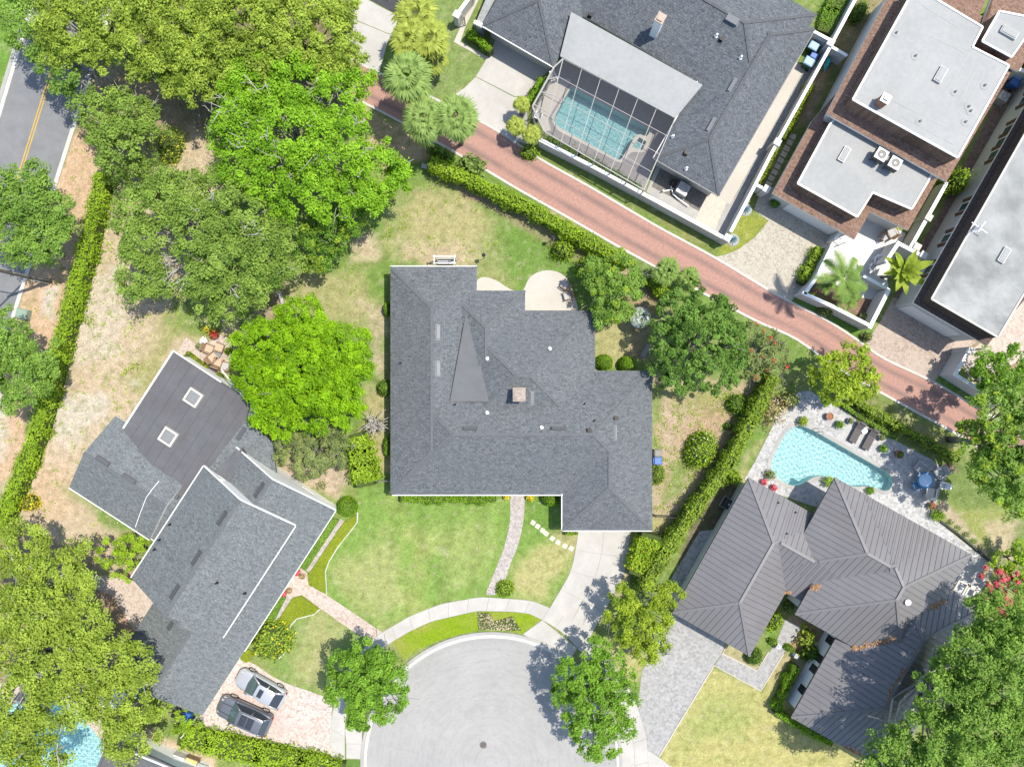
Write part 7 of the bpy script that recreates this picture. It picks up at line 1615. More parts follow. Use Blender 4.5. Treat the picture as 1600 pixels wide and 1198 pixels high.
        for x in (-Ln/2+0.92, Ln/2-0.92):
            ty = MB(); ax_ = fy*s_; cw = W_(x, s_*(Wd/2-0.12), 0.34)
            def ring(r_, d_): return [cw+ax_*d_+fx*(r_*math.cos(2*math.pi*k/18))+Vector((0, 0, r_*math.sin(2*math.pi*k/18))) for k in range(18)]
            R3 = [ring(.24, .12), ring(.32, .135), ring(.345, .08), ring(.345, -.1), ring(.2, -.12)]; ty.add([v for r in R3 for v in r], [(i*18+k, i*18+(k+1) % 18, (i+1)*18+(k+1) % 18, (i+1)*18+k) for i in range(4) for k in range(18)])
            wh = obj('wheel', ty, M['rubber'], t, smooth=True)
            rm = MB(); hub = cw+ax_*.125
            for k in range(5):
                th = 2*math.pi*k/5; d_ = fx*math.cos(th)+Vector((0, 0, math.sin(th))); rm.bar(hub, hub+d_*.24, 0.075, 0.04)
            rr = ring(.245, .12)+ring(.19, .10); rm.add(rr, [(k, (k+1) % 18, 18+(k+1) % 18, 18+k) for k in range(18)]); obj('rim', rm, M['alloy'], wh)
    zt = max(z1, z2)+0.108
    if kind == 'suv':
        for xx in (x1-0.55, x1-1.18): obj('sunroof', MB().add([W_(xx-.29, -.48, zt-.02), W_(xx+.29, -.48, zt-.02), W_(xx+.29, .48, zt-.02), W_(xx-.29, .48, zt-.02), W_(xx, 0, zt+.012)], [(0, 1, 4), (1, 2, 4), (2, 3, 4), (3, 0, 4)]), M['glass_dark'], t)
        rl = MB(); [rl.bar(W_(x1-.3, s_*wt*.9, zt+.02), W_(x2+.2, s_*wt*.9, zt+.02), .05) for s_ in (-1, 1)]; obj('roof_rail', rl, M['pale_metal'], t)
        hd = MB(); [hd.bar(W_(1.15, s_*.42, 1.085), W_(2.1, s_*.36, 0.965), .03) for s_ in (-1, 1)]; obj('bonnet_crease', hd, M['dark_metal'], body)
    else:
        obj('sunroof', MB().add([W_(x1-.62, -.36, zt-.015), W_(x1-.22, -.36, zt-.015), W_(x1-.22, .36, zt-.015), W_(x1-.62, .36, zt-.015), W_(x1-.42, 0, zt+.012)], [(0, 1, 4), (1, 2, 4), (2, 3, 4), (3, 0, 4)]), M['glass_dark'], t)
    return t
car('silver hatchback with dark sunroof parked nearest the croton bush', (411, 1070), 29.5+180, M['paint_silver'], 'hatch')
car('slate grey sport utility car with large black sunroof', (386.5, 1111), 24+180, M['paint_slate'], 'suv')

# ================================================================== FURNITURE AND FITTINGS
def place(px, deg, z=0.0):
    c = Vector(P(*px, z)); a = -math.radians(deg); fx = Vector((math.cos(a), math.sin(a), 0)); fy = Vector((-math.sin(a), math.cos(a), 0))
    return c, a, lambda x, y, zz: c+fx*x+fy*y+Vector((0, 0, zz))
def lounger(label, px, deg):
    c, a, W_ = place(px, deg); t = thing('sun_lounger', label, 'sun lounger', c, 'dark loungers by the east pool'); f = MB()
    for s_ in (-1, 1): f.bar(W_(-.95, s_*.30, .3), W_(.95, s_*.30, .3), .05)
    obj('frame', f, M['dark_metal'], t)
    for x in (-.8, .8):
        for s_ in (-1, 1): obj('leg', MB().bar(W_(x, s_*.3, 0), W_(x, s_*.3, .3), .05), M['dark_metal'], t)
    m = MB(); m.box(W_(-.28, 0, .37), (1.3, .64, .1), a); obj('mattress', m, M['lounger_grey'], t)
    b = MB(); q = [W_(.38, -.32, .36), W_(.38, .32, .36), W_(1.0, .32, .74), W_(1.0, -.32, .74)]; b.add(q+[v+Vector((-.05, 0, .09)) for v in q], [(0, 1, 2, 3), (7, 6, 5, 4), (0, 4, 5, 1), (1, 5, 6, 2), (2, 6, 7, 3), (3, 7, 4, 0)]); obj('backrest', b, M['lounger_grey'], t)
    p_ = MB(); p_.box(W_(.86, 0, .76), (.2, .5, .1), a); obj('pillow', p_, M['lounger_grey'], t)
lounger('dark grey sun lounger by the east pool, nearer the ladder', (1336, 675), -62)
lounger('dark grey sun lounger by the east pool, farther from the ladder', (1356, 686), -62)
def round_table(label, px, r, h, top, leg='pale_metal', name='side_table', ring=None, group=None):
    c = Vector(P(*px, h)); c.z = 0; t = thing(name, label, 'table', c, group); m = MB(); m.lathe(c, [(r*.97, h-.03), (r, h-.015), (r, h), (r*.96, h+.005)], 24); obj('table_top', m, M[top], t)
    m = MB(); m.lathe(c, [(r*.5, 0), (r*.45, .03), (.04, .05), (.035, h-.05), (r*.3, h-.03)], 12); obj('pedestal', m, M[leg], t)
    if ring: m = MB(); m.lathe(c, [(r*1.0, h-.05), (r*1.28, h-.04), (r*1.3, h-.02), (r*1.0, h-.01)], 24, close=False); obj('table_rim', m, M[ring], t)
    return t
round_table('small white round table between the two dark loungers', (1351, 673), .26, .45, 'white_paint')
round_table('round blue patio table with pale glass top', (1446, 750), .56, .74, 'blue_glass', 'dark_metal', 'patio_table', 'blue_enamel')
def chair(label, px, deg, frame, cush, w=.62, group=None, name='patio_chair', low=False):
    c, a, W_ = place(px, deg); t = thing(name, label, 'chair', c, group); sh = .34 if low else .42
    for x in (-w/2+.05, w/2-.05):
        for y in (-w/2+.05, w/2-.05): obj('leg', MB().bar(W_(x, y, 0), W_(x, y, sh), .05), M[frame], t)
    s_ = MB(); s_.box(W_(.02, 0, sh+.05), (w*.92, w*.9, .1), a); obj('seat', s_, M[cush], t)
    b = MB(); q = [W_(-w/2+.06, -w/2, sh+.06), W_(-w/2+.06, w/2, sh+.06), W_(-w/2-.14, w/2*.94, sh+.58), W_(-w/2-.14, -w/2*.94, sh+.58)]; fx_ = W_(1, 0, 0)-W_(0, 0, 0); b.add(q+[v-fx_*.08 for v in q], [(3, 2, 1, 0), (4, 5, 6, 7), (0, 1, 5, 4), (1, 2, 6, 5), (2, 3, 7, 6), (3, 0, 4, 7)]); obj('backrest', b, M[frame], t)
    for k in (-1, 1): m = MB(); m.bar(W_(-w/2, k*(w/2+.02), sh+.26), W_(w/2, k*(w/2+.02), sh+.24), .08, .05); m.bar(W_(w/2-.03, k*(w/2+.02), sh), W_(w/2-.03, k*(w/2+.02), sh+.24), .05); obj('arm', m, M[frame], t)
    return t
g_ = 'cushioned chairs round the blue table'
chair('pale cushioned chair north west of the blue table', (1432, 729), 40, 'cushion_grey', 'membrane_white', .78, g_)
chair('pale cushioned chair north east of the blue table', (1463, 737), 150, 'cushion_grey', 'membrane_white', .82, g_)
chair('cream cushioned chair below the blue table', (1449, 768), -80, 'cream_paint', 'patio_cream', .80, g_)
chair('blue chair on the pool side of the blue table', (1429, 757), -20, 'blue_enamel', 'blue_enamel', .75, g_)
chair('white metal chair beside the stone edge and the blue table', (1468, 757), 190, 'white_paint', 'pale_metal', .5, g_)
g_ = 'wooden garden chairs on the cream patio'
chair('brown wooden garden chair on the cream patio, upper one', (882, 446), 215, 'wicker', 'cushion_grey', .62, g_, 'garden_chair', True)
chair('brown wooden garden chair on the cream patio, lower one', (886, 463), 165, 'wicker', 'cushion_grey', .62, g_, 'garden_chair', True)
g_ = 'wicker chairs with tan cushions'
for lab, q, d in (('wicker armchair with tan cushion nearest the lawn', (330, 545), 20), ('wicker armchair with tan cushion nearest the round tree', (346, 543), 200), ('wicker armchair with tan cushion in the middle of the patio', (336, 559), -40), ('wicker armchair with tan cushion nearest the fire pit', (344.5, 566), -70)):
    chair(lab, q, d, 'wicker', 'cushion_tan', .72, g_, 'wicker_chair')
round_table('low grey glass table among the wicker chairs', (337.5, 552), .45, .42, 'skylight_glass', 'dark_metal', 'coffee_table')
chair('rocking style dark wicker seat at the tree side of the small patio', (355, 572), 190, 'wicker', 'cushion_grey', .7, None, 'wicker_chair')
b = MB(); c = P(333, 578); R_ = .62; a0 = -math.radians(DB); pts = [(c[0]+R_*math.cos(a0+math.pi*k/12), c[1]+R_*math.sin(a0+math.pi*k/12)) for k in range(13)]
fp = thing('fire_pit', 'half round dark fire pit with cream brick hearth', 'fire pit', c); b.prism(pts, 0, .3); obj('pit_wall', b, M['brick_red'], fp)
b = MB(); b.prism([(c[0]+(x-c[0])*.88, c[1]+(y-c[1])*.88) for x, y in pts], .25, .315); obj('coal_bed', b, M['asphalt_dark'], fp)
b = MB(); hc = P(329, 583); b.box((hc[0], hc[1], .16), (1.3, .4, .32), a0); obj('hearth', b, M['patio_cream'], fp)
chair('brown slatted chair in the courtyard shade, near the house', (1377, 372), 60, 'wicker', 'cushion_grey', .6, 'brown chairs in the white courtyard')
chair('brown slatted wide chair in the courtyard, near the grass strip', (1389, 365), 240, 'wicker', 'cushion_grey', .8, 'brown chairs in the white courtyard')
for lab, q, d in (('white metal courtyard chair beside the wall of the large leaved plant', (1366, 409), 100), ('white metal courtyard chair under the coconut palm edge', (1359, 419), -60)): chair(lab, q, d, 'white_paint', 'pale_metal', .45, 'white metal courtyard chairs')

# potted plants round the east pool and elsewhere
def pot(label, px, r, h, mat, leaf=None, pr=.3, ph=.4, n=160, bloom=None, group=None):
    c = Vector(P(*px)); t = thing('potted_plant', label, 'potted plant', c, group); m = MB(); m.lathe(c, [(r*.65, 0), (r*.9, h*.5), (r, h*.92), (r*1.08, h*.94), (r*1.08, h), (r*.9, h), (r*.88, h-.05), (.01, h-.05)], 16); obj('pot', m, M[mat], t, smooth=False)
    if leaf:
        d = rng.normal(size=(n, 3)); d /= np.linalg.norm(d, axis=1, keepdims=True); d[:, 2] = np.abs(d[:, 2]); p = d*np.array([pr, pr, ph])*rng.uniform(.5, 1.1, (n, 1))+np.array([0, 0, h]); mesh_child('foliage', leaf_mesh('foliage', p, d+rng.normal(size=(n, 3))*.5+np.array([0, 0, .5]), .17*rng.uniform(.7, 1.3, n), rng.random(n), mat=LEAF[leaf]), t)
        if bloom: k = rng.choice(n, n//2); mesh_child('blossom', leaf_mesh('blossom', p[k]*np.array([1, 1, 1.05]), d[k]+np.array([0, 0, 1.]), np.full(len(k), .13), rng.random(len(k)), .8, LEAF[bloom]), t)
    return t
g_ = 'potted plants round the east pool'
pot('empty terracotta urn near the shrubs at the top of the pool deck', (1293, 650), .30, .5, 'terracotta', group=g_)
pot('potted yellow green plant at the corner of the pool by the shrubs', (1252, 658), .25, .4, 'pot_grey', 'lime_tree', .45, .5, 200, group=g_)
pot('potted green fern left of the loungers', (1309, 663), .22, .35, 'pot_grey', 'street', .42, .4, group=g_)
pot('round grey pot beside the upper end of the loungers', (1326, 657), .26, .4, 'pot_grey', 'citrus', .25, .3, 60, group=g_)
pot('grey pot beside the farther lounger', (1374, 683), .24, .4, 'pot_grey', 'citrus', .25, .3, 60, group=g_)
pot('small potted plant between farther lounger and terracotta pot', (1377, 700), .2, .35, 'pot_grey', 'street', .34, .4, 120, group=g_)
pot('brown glazed pot in the tree shade on the pool deck', (1401, 709), .33, .55, 'terracotta', 'deep', .26, .3, 60, group=g_)
pot('pink flowering pot beside the garden bed steps', (1452, 789), .26, .4, 'pot_grey', 'street', .3, .35, 120, 'red', group=g_)
pot('leafy potted plant beside the pink flowering pot', (1459, 803), .26, .4, 'pot_grey', 'hedge_bright', .55, .5, 200, group=g_)
pot('potted plant in the curved notch of the pool', (1357, 765), .22, .3, 'pot_grey', 'street', .36, .35, 150, group=g_)
pot('bright potted plant at the corner of the middle metal roof', (1292, 751), .24, .5, 'white_paint', 'hedge_bright', .5, .5, 200, group=g_)
pot('dark leafy pot at the left end of the pool', (1201, 740), .24, .4, 'pot_grey', 'citrus', .5, .5, 170, group=g_)
pot('red flowers at the west roof corner, upper pot', (1192, 752), .2, .3, 'terracotta', 'red', .3, .3, 110, group=g_)
pot('red flowers at the west roof edge, lower pot', (1207, 761), .2, .3, 'terracotta', 'red', .3, .3, 110, group=g_)
pot('round dark topiary pot by the garage of the flat roofed house', (1207, 320), .42, .6, 'pot_grey', 'deep', .42, .45, 260)
pot('red flower pot at the upper side of the front door walk', (466, 892), .3, .4, 'terracotta', 'red', .3, .3, 140, group='red pots at the front door walk')
pot('red flower pot at the lower side of the front door walk', (445, 924), .3, .4, 'terracotta', 'red', .3, .3, 140, group='red pots at the front door walk')
pot('brown pot beside the upper red flowers', (474, 899), .22, .3, 'terracotta', 'bronze', .24, .25, 60, group='brown pots at the front door walk')
pot('brown pot beside the lower red flowers', (454, 921), .22, .3, 'terracotta', 'bronze', .24, .25, 60, group='brown pots at the front door walk')
pot('orange flowering pot right of the brick path at the front wall', (828, 776), .26, .35, 'terracotta', 'dry_bloom' if 'dry_bloom' in LEAF else 'yellow', .36, .35, 130, group='orange pots at the front wall')
pot('orange flowering pot left of the brick path at the front wall', (791, 775), .22, .3, 'terracotta', 'yellow', .28, .3, 90, group='orange pots at the front wall')
pot('round pot with cream plant at the edge of the small patio', (314, 541), .3, .35, 'pot_grey', 'citrus', .3, .3, 90)
pot('white pot with pale flowers beside the wicker chairs', (320.5, 533), .25, .3, 'pot_grey', 'white', .35, .35, 120)
pot('terracotta pot cluster with red plant behind the wicker chairs', (338, 523), .36, .5, 'terracotta', 'red_spot', .4, .35, 90)
pot('white planter in the courtyard mulch bed', (1346, 496), .28, .4, 'white_paint', 'citrus', .4, .4, 120)
def box_planter(label, px, deg):
    c, a, W_ = place(px, deg); t = thing('lantern_box', label, 'lantern', c, 'white box lights beside the silver walk'); m = MB(); m.box(W_(0, 0, .3), (.3, .3, .6), a); obj('lantern_body', m, M['white_paint'], t); m = MB(); m.box(W_(0, 0, .63), (.4, .4, .06), a); m.box(W_(0, 0, .69), (.16, .16, .06), a); obj('lantern_cap', m, M['pale_metal'], t)
box_planter('white box light left of the silver walk', (1213, 1006), 30); box_planter('white box light right of the silver walk', (1241, 1021), 30)

# bins
def bin_(label, px, deg, body, lid, w=.6, d=.7, h=1.05, group=None):
    c, a, W_ = place(px, deg); t = thing('trash_bin', label, 'trash bin', c, group); m = MB()
    k = [(-d*.42, -w*.42), (d*.42, -w*.42), (d*.42, w*.42), (-d*.42, w*.42)]; vs = [W_(x*.84, y*.84, .08) for x, y in k]+[W_(x*1.1, y*1.1, h*.92) for x, y in k]
    m.add(vs, [(3, 2, 1, 0), (4, 5, 6, 7), (0, 1, 5, 4), (1, 2, 6, 5), (2, 3, 7, 6), (3, 0, 4, 7)]); m.bar(W_(-d*.56, -w*.4, h*.95), W_(-d*.56, w*.4, h*.95), .05); obj('body', m, M[body], t)
    l = MB(); q = [(-d*.5, -w*.5), (d*.52, -w*.5), (d*.52, w*.5), (-d*.5, w*.5)]; vs = [W_(x, y, h*.92) for x, y in q]+[W_(x, y, h*.98) for x, y in q]+[W_(x*.8, y*.8, h*1.04) for x, y in q]
    l.add(vs, [(0, 1, 5, 4), (1, 2, 6, 5), (2, 3, 7, 6), (3, 0, 4, 7), (4, 5, 9, 8), (5, 6, 10, 9), (6, 7, 11, 10), (7, 4, 8, 11), (8, 9, 10, 11), (3, 2, 1, 0)]); obj('lid', l, M[lid], t)
    for s_ in (-1, 1):
        wv = MB(); cw = W_(-d*.42, s_*w*.4, .12); fy_ = W_(0, 1, 0)-W_(0, 0, 0); wv.tube([cw-fy_*.03, cw+fy_*.03], .12, 10); obj('wheel', wv, M['rubber'], t)
    return t
g_ = 'bins in the corner of the tall pale wall'
bin_('green bin with pale blue lid, upper one in the wall corner', (1264.5, 80), 210, 'green_plastic', 'pale_blue_plastic', .72, .8, group=g_)
bin_('small blue bin between the two pale lidded bins', (1266, 93), 210, 'blue_plastic', 'blue_plastic', .5, .55, .8, group=g_)
bin_('green bin with pale blue lid, lower one in the wall corner', (1257, 104), 210, 'green_plastic', 'pale_blue_plastic', .72, .8, group=g_)
bin_('blue bin with pale lid by the low white wall at the right edge', (1579.5, 126), 210, 'blue_plastic', 'pale_blue_plastic', .62, .66, group='bins at the right edge')
bin_('blue bin with darker lid below the pale lidded one at the right edge', (1574.5, 136), 210, 'blue_plastic', 'blue_plastic', .66, .7, group='bins at the right edge')
bin_('grey lidded bin at the east wall of the central house', (1024.5, 706), 0, 'dark_metal', 'pot_grey', .55, .6, group='bins at the east wall')
bin_('blue bin at the east wall of the central house', (1024.5, 718), 0, 'blue_plastic', 'blue_plastic', .66, .66, group='bins at the east wall')
bin_('bright blue bin behind the low gate of the parking area', (299, 1112), 200, 'blue_plastic', 'blue_plastic', .72, .78, group='bins behind the parking area')
bin_('black bin beside the bright blue one', (282, 1108), 200, 'dark_metal', 'black', .6, .62, group='bins behind the parking area')
bin_('turquoise bin under the olive tree at the roof corner', (226, 1078), 210, 'teal_plastic', 'blue_enamel', .7, .75, group='bins behind the parking area')
# kayak leaning on the tall wall
b = MB(); k0, k1 = Vector(P(1282, 117)), Vector(P(1289, 92)); dv = (k1-k0); n_ = 9; rings = []
side = Vector((dv.y, -dv.x, 0)).normalized()
for i in range(n_):
    u = i/(n_-1); w = .42*math.sin(math.pi*min(max(u, .02), .98)); cpt = k0+dv*u+side*.1+Vector((0, 0, .65)); rings.append([cpt+side*(w*.45*math.cos(2*math.pi*j/8)) + Vector((0, 0, w*1.2*math.sin(2*math.pi*j/8))) for j in range(8)])
b.add([v for r in rings for v in r], [(i*8+j, i*8+(j+1) % 8, (i+1)*8+(j+1) % 8, (i+1)*8+j) for i in range(n_-1) for j in range(8)])
kk = thing('kayak', 'teal kayak leaning on its side behind the tall pale wall', 'kayak', k0); obj('hull', b, M['teal_plastic'], kk, smooth=True)
b = MB(); m_ = k0+dv*.5+side*.29+Vector((0, 0, .75)); b.add([m_+dv.normalized()*.35, m_+Vector((0, 0, .2)), m_-dv.normalized()*.35, m_-Vector((0, 0, .2))], [(0, 1, 2, 3), (3, 2, 1, 0)]); obj('cockpit', b, M['dark_metal'], kk)

# air conditioners
def ac_unit(label, px, deg, z=0.0, s=.78, h=.8, pad=True, top='pale_metal', body='concrete_worn', group=None, lift=0.0):
    c, a, W_ = place(px, deg, z); t = thing('air_conditioner', label, 'air conditioner', c, group); m = MB(); m.box(W_(0, 0, lift+h/2+.06), (s, s, h), a)
    for x in (-1, 1):
        for y in (-1, 1): m.box(W_(x*s*.49, y*s*.49, lift+h/2+.06), (.07, .07, h+.01), a)
    obj('casing', m, M[body], t)
    m = MB(); q = W_(0, 0, 0); r = s*.40; zt = lift+h+.07; N = 24; sq = []
    for k in range(N):
        th = 2*math.pi*k/N; u, v = math.cos(th), math.sin(th); k_ = s*.52/max(abs(u), abs(v)); sq.append(W_(u*k_, v*k_, zt))
    ci = [W_(r*math.cos(2*math.pi*k/N), r*math.sin(2*math.pi*k/N), zt+.02) for k in range(N)]; m.add(sq+ci, [(k, (k+1) % N, N+(k+1) % N, N+k) for k in range(N)]); obj('top_panel', m, M[top], t)
    m = MB(); m.lathe((q.x, q.y, q.z+zt-.08), [(r*.99, 0), (.02, .005)], 20, close=False); obj('fan_well', m, M['dark_metal'], t)
    m = MB()
    for k in range(5): th = 2*math.pi*k/5; m.add([W_(.06*math.cos(th), .06*math.sin(th), zt-.05), W_(r*.9*math.cos(th-.28), r*.9*math.sin(th-.28), zt-.06), W_(r*.9*math.cos(th+.28), r*.9*math.sin(th+.28), zt-.03)], [(0, 1, 2)])
    m.lathe((q.x, q.y, q.z+zt-.05), [(.1, 0), (.1, .04), (.01, .05)], 10); obj('fan', m, M['pale_metal'], t)
    if pad: m = MB(); m.box(W_(0, 0, .03+lift), (s+.2, s+.2, .06), a); obj('pad', m, M['concrete_worn'], t)
    return t
ac_unit('pale air conditioner on the stained terrace below the pool cage', (1064, 299), 30, .0, .95, .85)
for lab, q in (('square rooftop air conditioner, left of the pair', (1367, 248)), ('square rooftop air conditioner, right of the pair', (1388, 261))):
    t_ = ac_unit(lab, q, 30, 4.6, .88, .7, False, 'white_paint', 'dark_metal', 'rooftop air conditioners', .35)
    c, a, W_ = place(q, 30, 4.6); m = MB()
    for x in (-.36, .36):
        for y in (-.36, .36): m.bar(W_(x, y, .01), W_(x, y, .45), .06)
    obj('stand', m, M['dark_metal'], t_)
ac_unit('white air conditioner in the brown side passage', (1560, 156), 30, 0, .75, .75)
ac_unit('dark air conditioner in the shaded side court of the metal roofed house', (1135, 786), 30, 0, .8, .75, True, 'dark_metal', 'dark_metal')
ac_unit('white boxed air conditioner at the bottom edge by the flat grey roof', (283, 1182), 20, 0, .95, .8, True, 'white_paint', 'cream_paint')
t_ = thing('pool_pump', 'pool pump with pipes and filter on the stained terrace', 'pool pump', P(1050, 288)); c, a, W_ = place((1050, 288), 30)
m = MB(); m.lathe(W_(0, 0, 0), [(.22, 0), (.25, .2), (.25, .75), (.15, .88), (.03, .92)], 14); obj('filter_tank', m, M['black'], t_)
m = MB(); m.tube([W_(.3, -.3, .15), W_(-.1, -.75, .15), W_(-.4, -1.0, .2), W_(-.4, -1.0, .55)], .06, 6); m.tube([W_(0, -.3, .3), W_(.5, -.8, .3), W_(1.0, -.9, .3), W_(2.2, -1.0, .3)], .05, 6); obj('pipe', m, M['white_paint'], t_)
m = MB(); m.tube([W_(.45, -.5, .2), W_(.9, -.5, .2)], .13, 10); obj('motor', m, M['black'], t_)
# stained terrace and tiles beside the cage
struct('terrace', MB().sheet(PX([(1010, 300), (1028, 254), (1124, 308), (1140, 318), (1165, 290), (1150, 345), (1134, 370), (1033, 318)]), 0.024), M['concrete_worn'], 'stained concrete terrace behind the long white wall')
struct('soil_bed', MB().sheet(PX([(1018, 292), (1032, 262), (1106, 303), (1092, 330)]), 0.030), M['mulch_dark'], 'dark dirty equipment bed on the terrace')
struct('terrace', MB().sheet(PX([(1084, 347), (1108, 300), (1135, 318), (1117, 358)]), 0.034), M['tile_cream'], 'cream tiled corner of the terrace')
struct('gravel_walk', MB().sheet(PX([(1117, 358), (1140, 315), (1215, 180), (1262, 95), (1300, 62), (1285, 100), (1215, 225), (1143, 362), (1130, 368)]), 0.018), M['gravel'], 'grey gravel walk inside the tall pale wall')
struct('paver_path', MB().sheet(PX([(1095, 305), (1141, 319), (1219, 177), (1259, 104), (1225, 90)]), 0.026), M['patio_cream'], 'beige strip between slate roof and gravel walk')
for i in range(9):
    q = (1202+4.9*i, 284-8.6*i)
    if i == 0: ss = thing('stepping_path', 'row of square reddish stepping slabs along the flat roofed house', 'path', P(*q))
    c, a, W_ = place((1200.5+4.75*i, 288-9.3*i), -62); m = MB(); m.box(W_(0, 0, .03), (.46, .52, .06), a); obj('stepping_slab', m, M['pavers_blush'], ss)
for i, q in enumerate(((832.9, 816.2), (840.1, 821.9), (847.6, 828.4), (853.6, 833.2), (863, 840.7), (871.8, 846.7), (882.6, 852.4), (892.4, 856))):
    if i == 0: sp_ = thing('stepping_path', 'row of eight square cream stepping stones across the lawn', 'path', P(*q))
    c, a, W_ = place(q, 35+random.uniform(-6, 6)); m = MB(); m.prism([tuple(W_(x, y, 0)[:2]) for x, y in ((-.2, -.17), (-.17, -.2), (.17, -.2), (.2, -.17), (.2, .17), (.17, .2), (-.17, .2), (-.2, .17))], 0, .05); obj('stepping_stone', m, M['stone_step'], sp_)

# utility pole, transformer box
b0 = Vector(P(78, 440)); t_ = thing('utility_pole', 'tall wooden utility pole with crossarm at the left edge', 'utility pole', b0); m = MB(); m.tube([b0, b0+Vector((0, 0, 4.5)), b0+Vector((0, 0, 9.5))], [.17, .15, .11], 10); obj('pole', m, M['wood_pole'], t_)
m = MB(); m.bar(b0+Vector((-.9, -.9, 9.0)), b0+Vector((.9, .9, 9.0)), .12, .12); m.tube([b0+Vector((0, 0, 8.0)), b0+Vector((-1.2, .3, 8.4)), b0+Vector((-2.6, .6, 8.5))], .05, 6); obj('crossarm', m, M['wood_pole'], t_)
m = MB(); m.tube([b0+Vector((.16, .05, 0)), b0+Vector((.16, .05, 5.0))], .04, 6); m.bar(b0+Vector((.02, -.2, 0.2)), b0+Vector((.02, -.2, 2.2)), .08); obj('conduit', m, M['pale_metal'], t_)
c, a, W_ = place((41, 491), 12); t_ = thing('utility_box', 'pale green utility box on the bare verge', 'utility box', c); m = MB(); m.box(W_(0, 0, .32), (.92, .8, .64), a); obj('cabinet', m, M['box_green'], t_); m = MB()
q = [W_(x, y, .64) for x, y in ((-.5, -.44), (.5, -.44), (.5, .44), (-.5, .44))]; q2 = [W_(x, y, .76) for x, y in ((-.42, -.3), (.42, -.3), (.42, .36), (-.42, .36))]; m.add(q+q2, [(0, 1, 5, 4), (1, 2, 6, 5), (2, 3, 7, 6), (3, 0, 4, 7), (4, 5, 6, 7)]); obj('lid', m, M['box_green'], t_)
# manhole
c = P(755, 1163); t_ = thing('manhole_cover', 'round brown manhole cover in the pale cul de sac', 'manhole cover', c); m = MB(); m.lathe((c[0], c[1], .008), [(.31, 0), (.31, .012), (.27, .014), (.26, .008), (.02, .010)], 24); obj('rim', m, M['concrete_worn_dark'], t_); m = MB(); [m.box((c[0]+.09*i, c[1], .024), (.03, .4, .006)) for i in (-2, -1, 0, 1, 2)]; obj('tread_rib', m, M['dark_metal'], t_)

# thin fences and gates
def picket(label, p0, p1, h, mat='dark_metal', step=.13, name='fence', cat='fence', posts=1.8):
    a, b = Vector(P(*p0)), Vector(P(*p1)); t = thing(name, label, cat, a); ln = (b-a).length; d = (b-a)/ln
    m = MB(); m.bar(a+Vector((0, 0, h-.1)), b+Vector((0, 0, h-.1)), .04, .05); m.bar(a+Vector((0, 0, .2)), b+Vector((0, 0, .2)), .04, .05); obj('rail', m, M[mat], t)
    n = max(1, round(ln/posts))
    for i in range(n+1): obj('post', MB().bar(a+d*ln*i/n, a+d*ln*i/n+Vector((0, 0, h+.08)), .08), M[mat], t)
    k = int(ln/step)
    for i in range(1, k): obj('picket', MB().bar(a+d*ln*i/k+Vector((0, 0, .08)), a+d*ln*i/k+Vector((0, 0, h)), .022), M[mat], t)
    return t
picket('thin dark metal fence from the central house to the tall hedge', (1020, 803), (1092, 807), 1.4)
picket('short grey gate between west wall and loose hedge', (588, 749), (612, 749), 1.3, 'pot_grey', .14, 'gate', 'gate')
picket('low white gate at the corner of the parking area', (308, 1119), (292, 1142), 1.1, 'white_paint', .14, 'gate', 'gate')
picket('white trellis gate at the courtyard entrance', (1300, 374), (1311, 383), 1.3, 'white_paint', .14, 'gate', 'gate')
picket('slim metal gate from the roof corner to the white L shaped wall', (1498, 552), (1518, 546), 1.4, 'dark_metal', .14, 'gate', 'gate')
picket('ornate iron gate beside the gate pier on the tall pale wall', (727, 40), (718, 31), 1.5, 'bronze', .14, 'gate', 'gate')
# garden edging along the pool lawn
struct('kerb', ribbon([(1466, 812), (1495, 833), (1530, 862), (1556, 886)], .16, 0, .25), M['asphalt_dark'], 'dark low edging wall between pool deck and planted bed')
struct('kerb', ribbon([(1478, 735), (1466, 755), (1457, 785), (1457, 800)], .25, 0, .35), M['concrete_worn'], 'low curved stone edge at the end of the pool deck')
for i in range(7): bush(('first', 'second', 'third', 'fourth', 'fifth', 'sixth', 'last')[i]+' small plant along the dark edging wall, counted from the pink flowering pot', 1474+12.5*i, 806+9.8*i, 5, 4.5, .45, 'citrus' if i % 2 else 'street', size=.15, dens=80, core=False, rough=.2, group='small plants along the dark edging wall')
# arbour, parasol, bench, stakes
t_ = thing('arbor', 'white wooden arbor frame at the north wall of the central house', 'arbor', P(698, 411)); c, a, W_ = place((698, 412), 0); 
for x in (-.85, .85):
    for y in (-.28, .28): obj('post', MB().bar(W_(x, y, 0), W_(x, y, 2.1), .09), M['white_paint'], t_)
m = MB(); [m.bar(W_(-.95, y, 2.12), W_(.95, y, 2.12), .07, .12) for y in (-.28, .28)]; [m.bar(W_(x, -.4, 2.2), W_(x, .4, 2.2), .06, .06) for x in (-.85, .85)]; obj('beam', m, M['white_paint'], t_)
m = MB(); m.box(W_(0, .1, .45), (1.5, .4, .06), a); m.box(W_(0, .28, .75), (1.5, .05, .4), a); obj('bench_seat', m, M['pale_metal'], t_)
c = Vector(P(1001, 496, 2.2)); c.z = 0; t_ = thing('parasol', 'silvery domed garden canopy littered with leaves', 'parasol', c); m = MB(); N = 10
prof = [(0.92, 2.0), (0.88, 2.12), (.68, 2.3), (.4, 2.42), (.02, 2.48)]
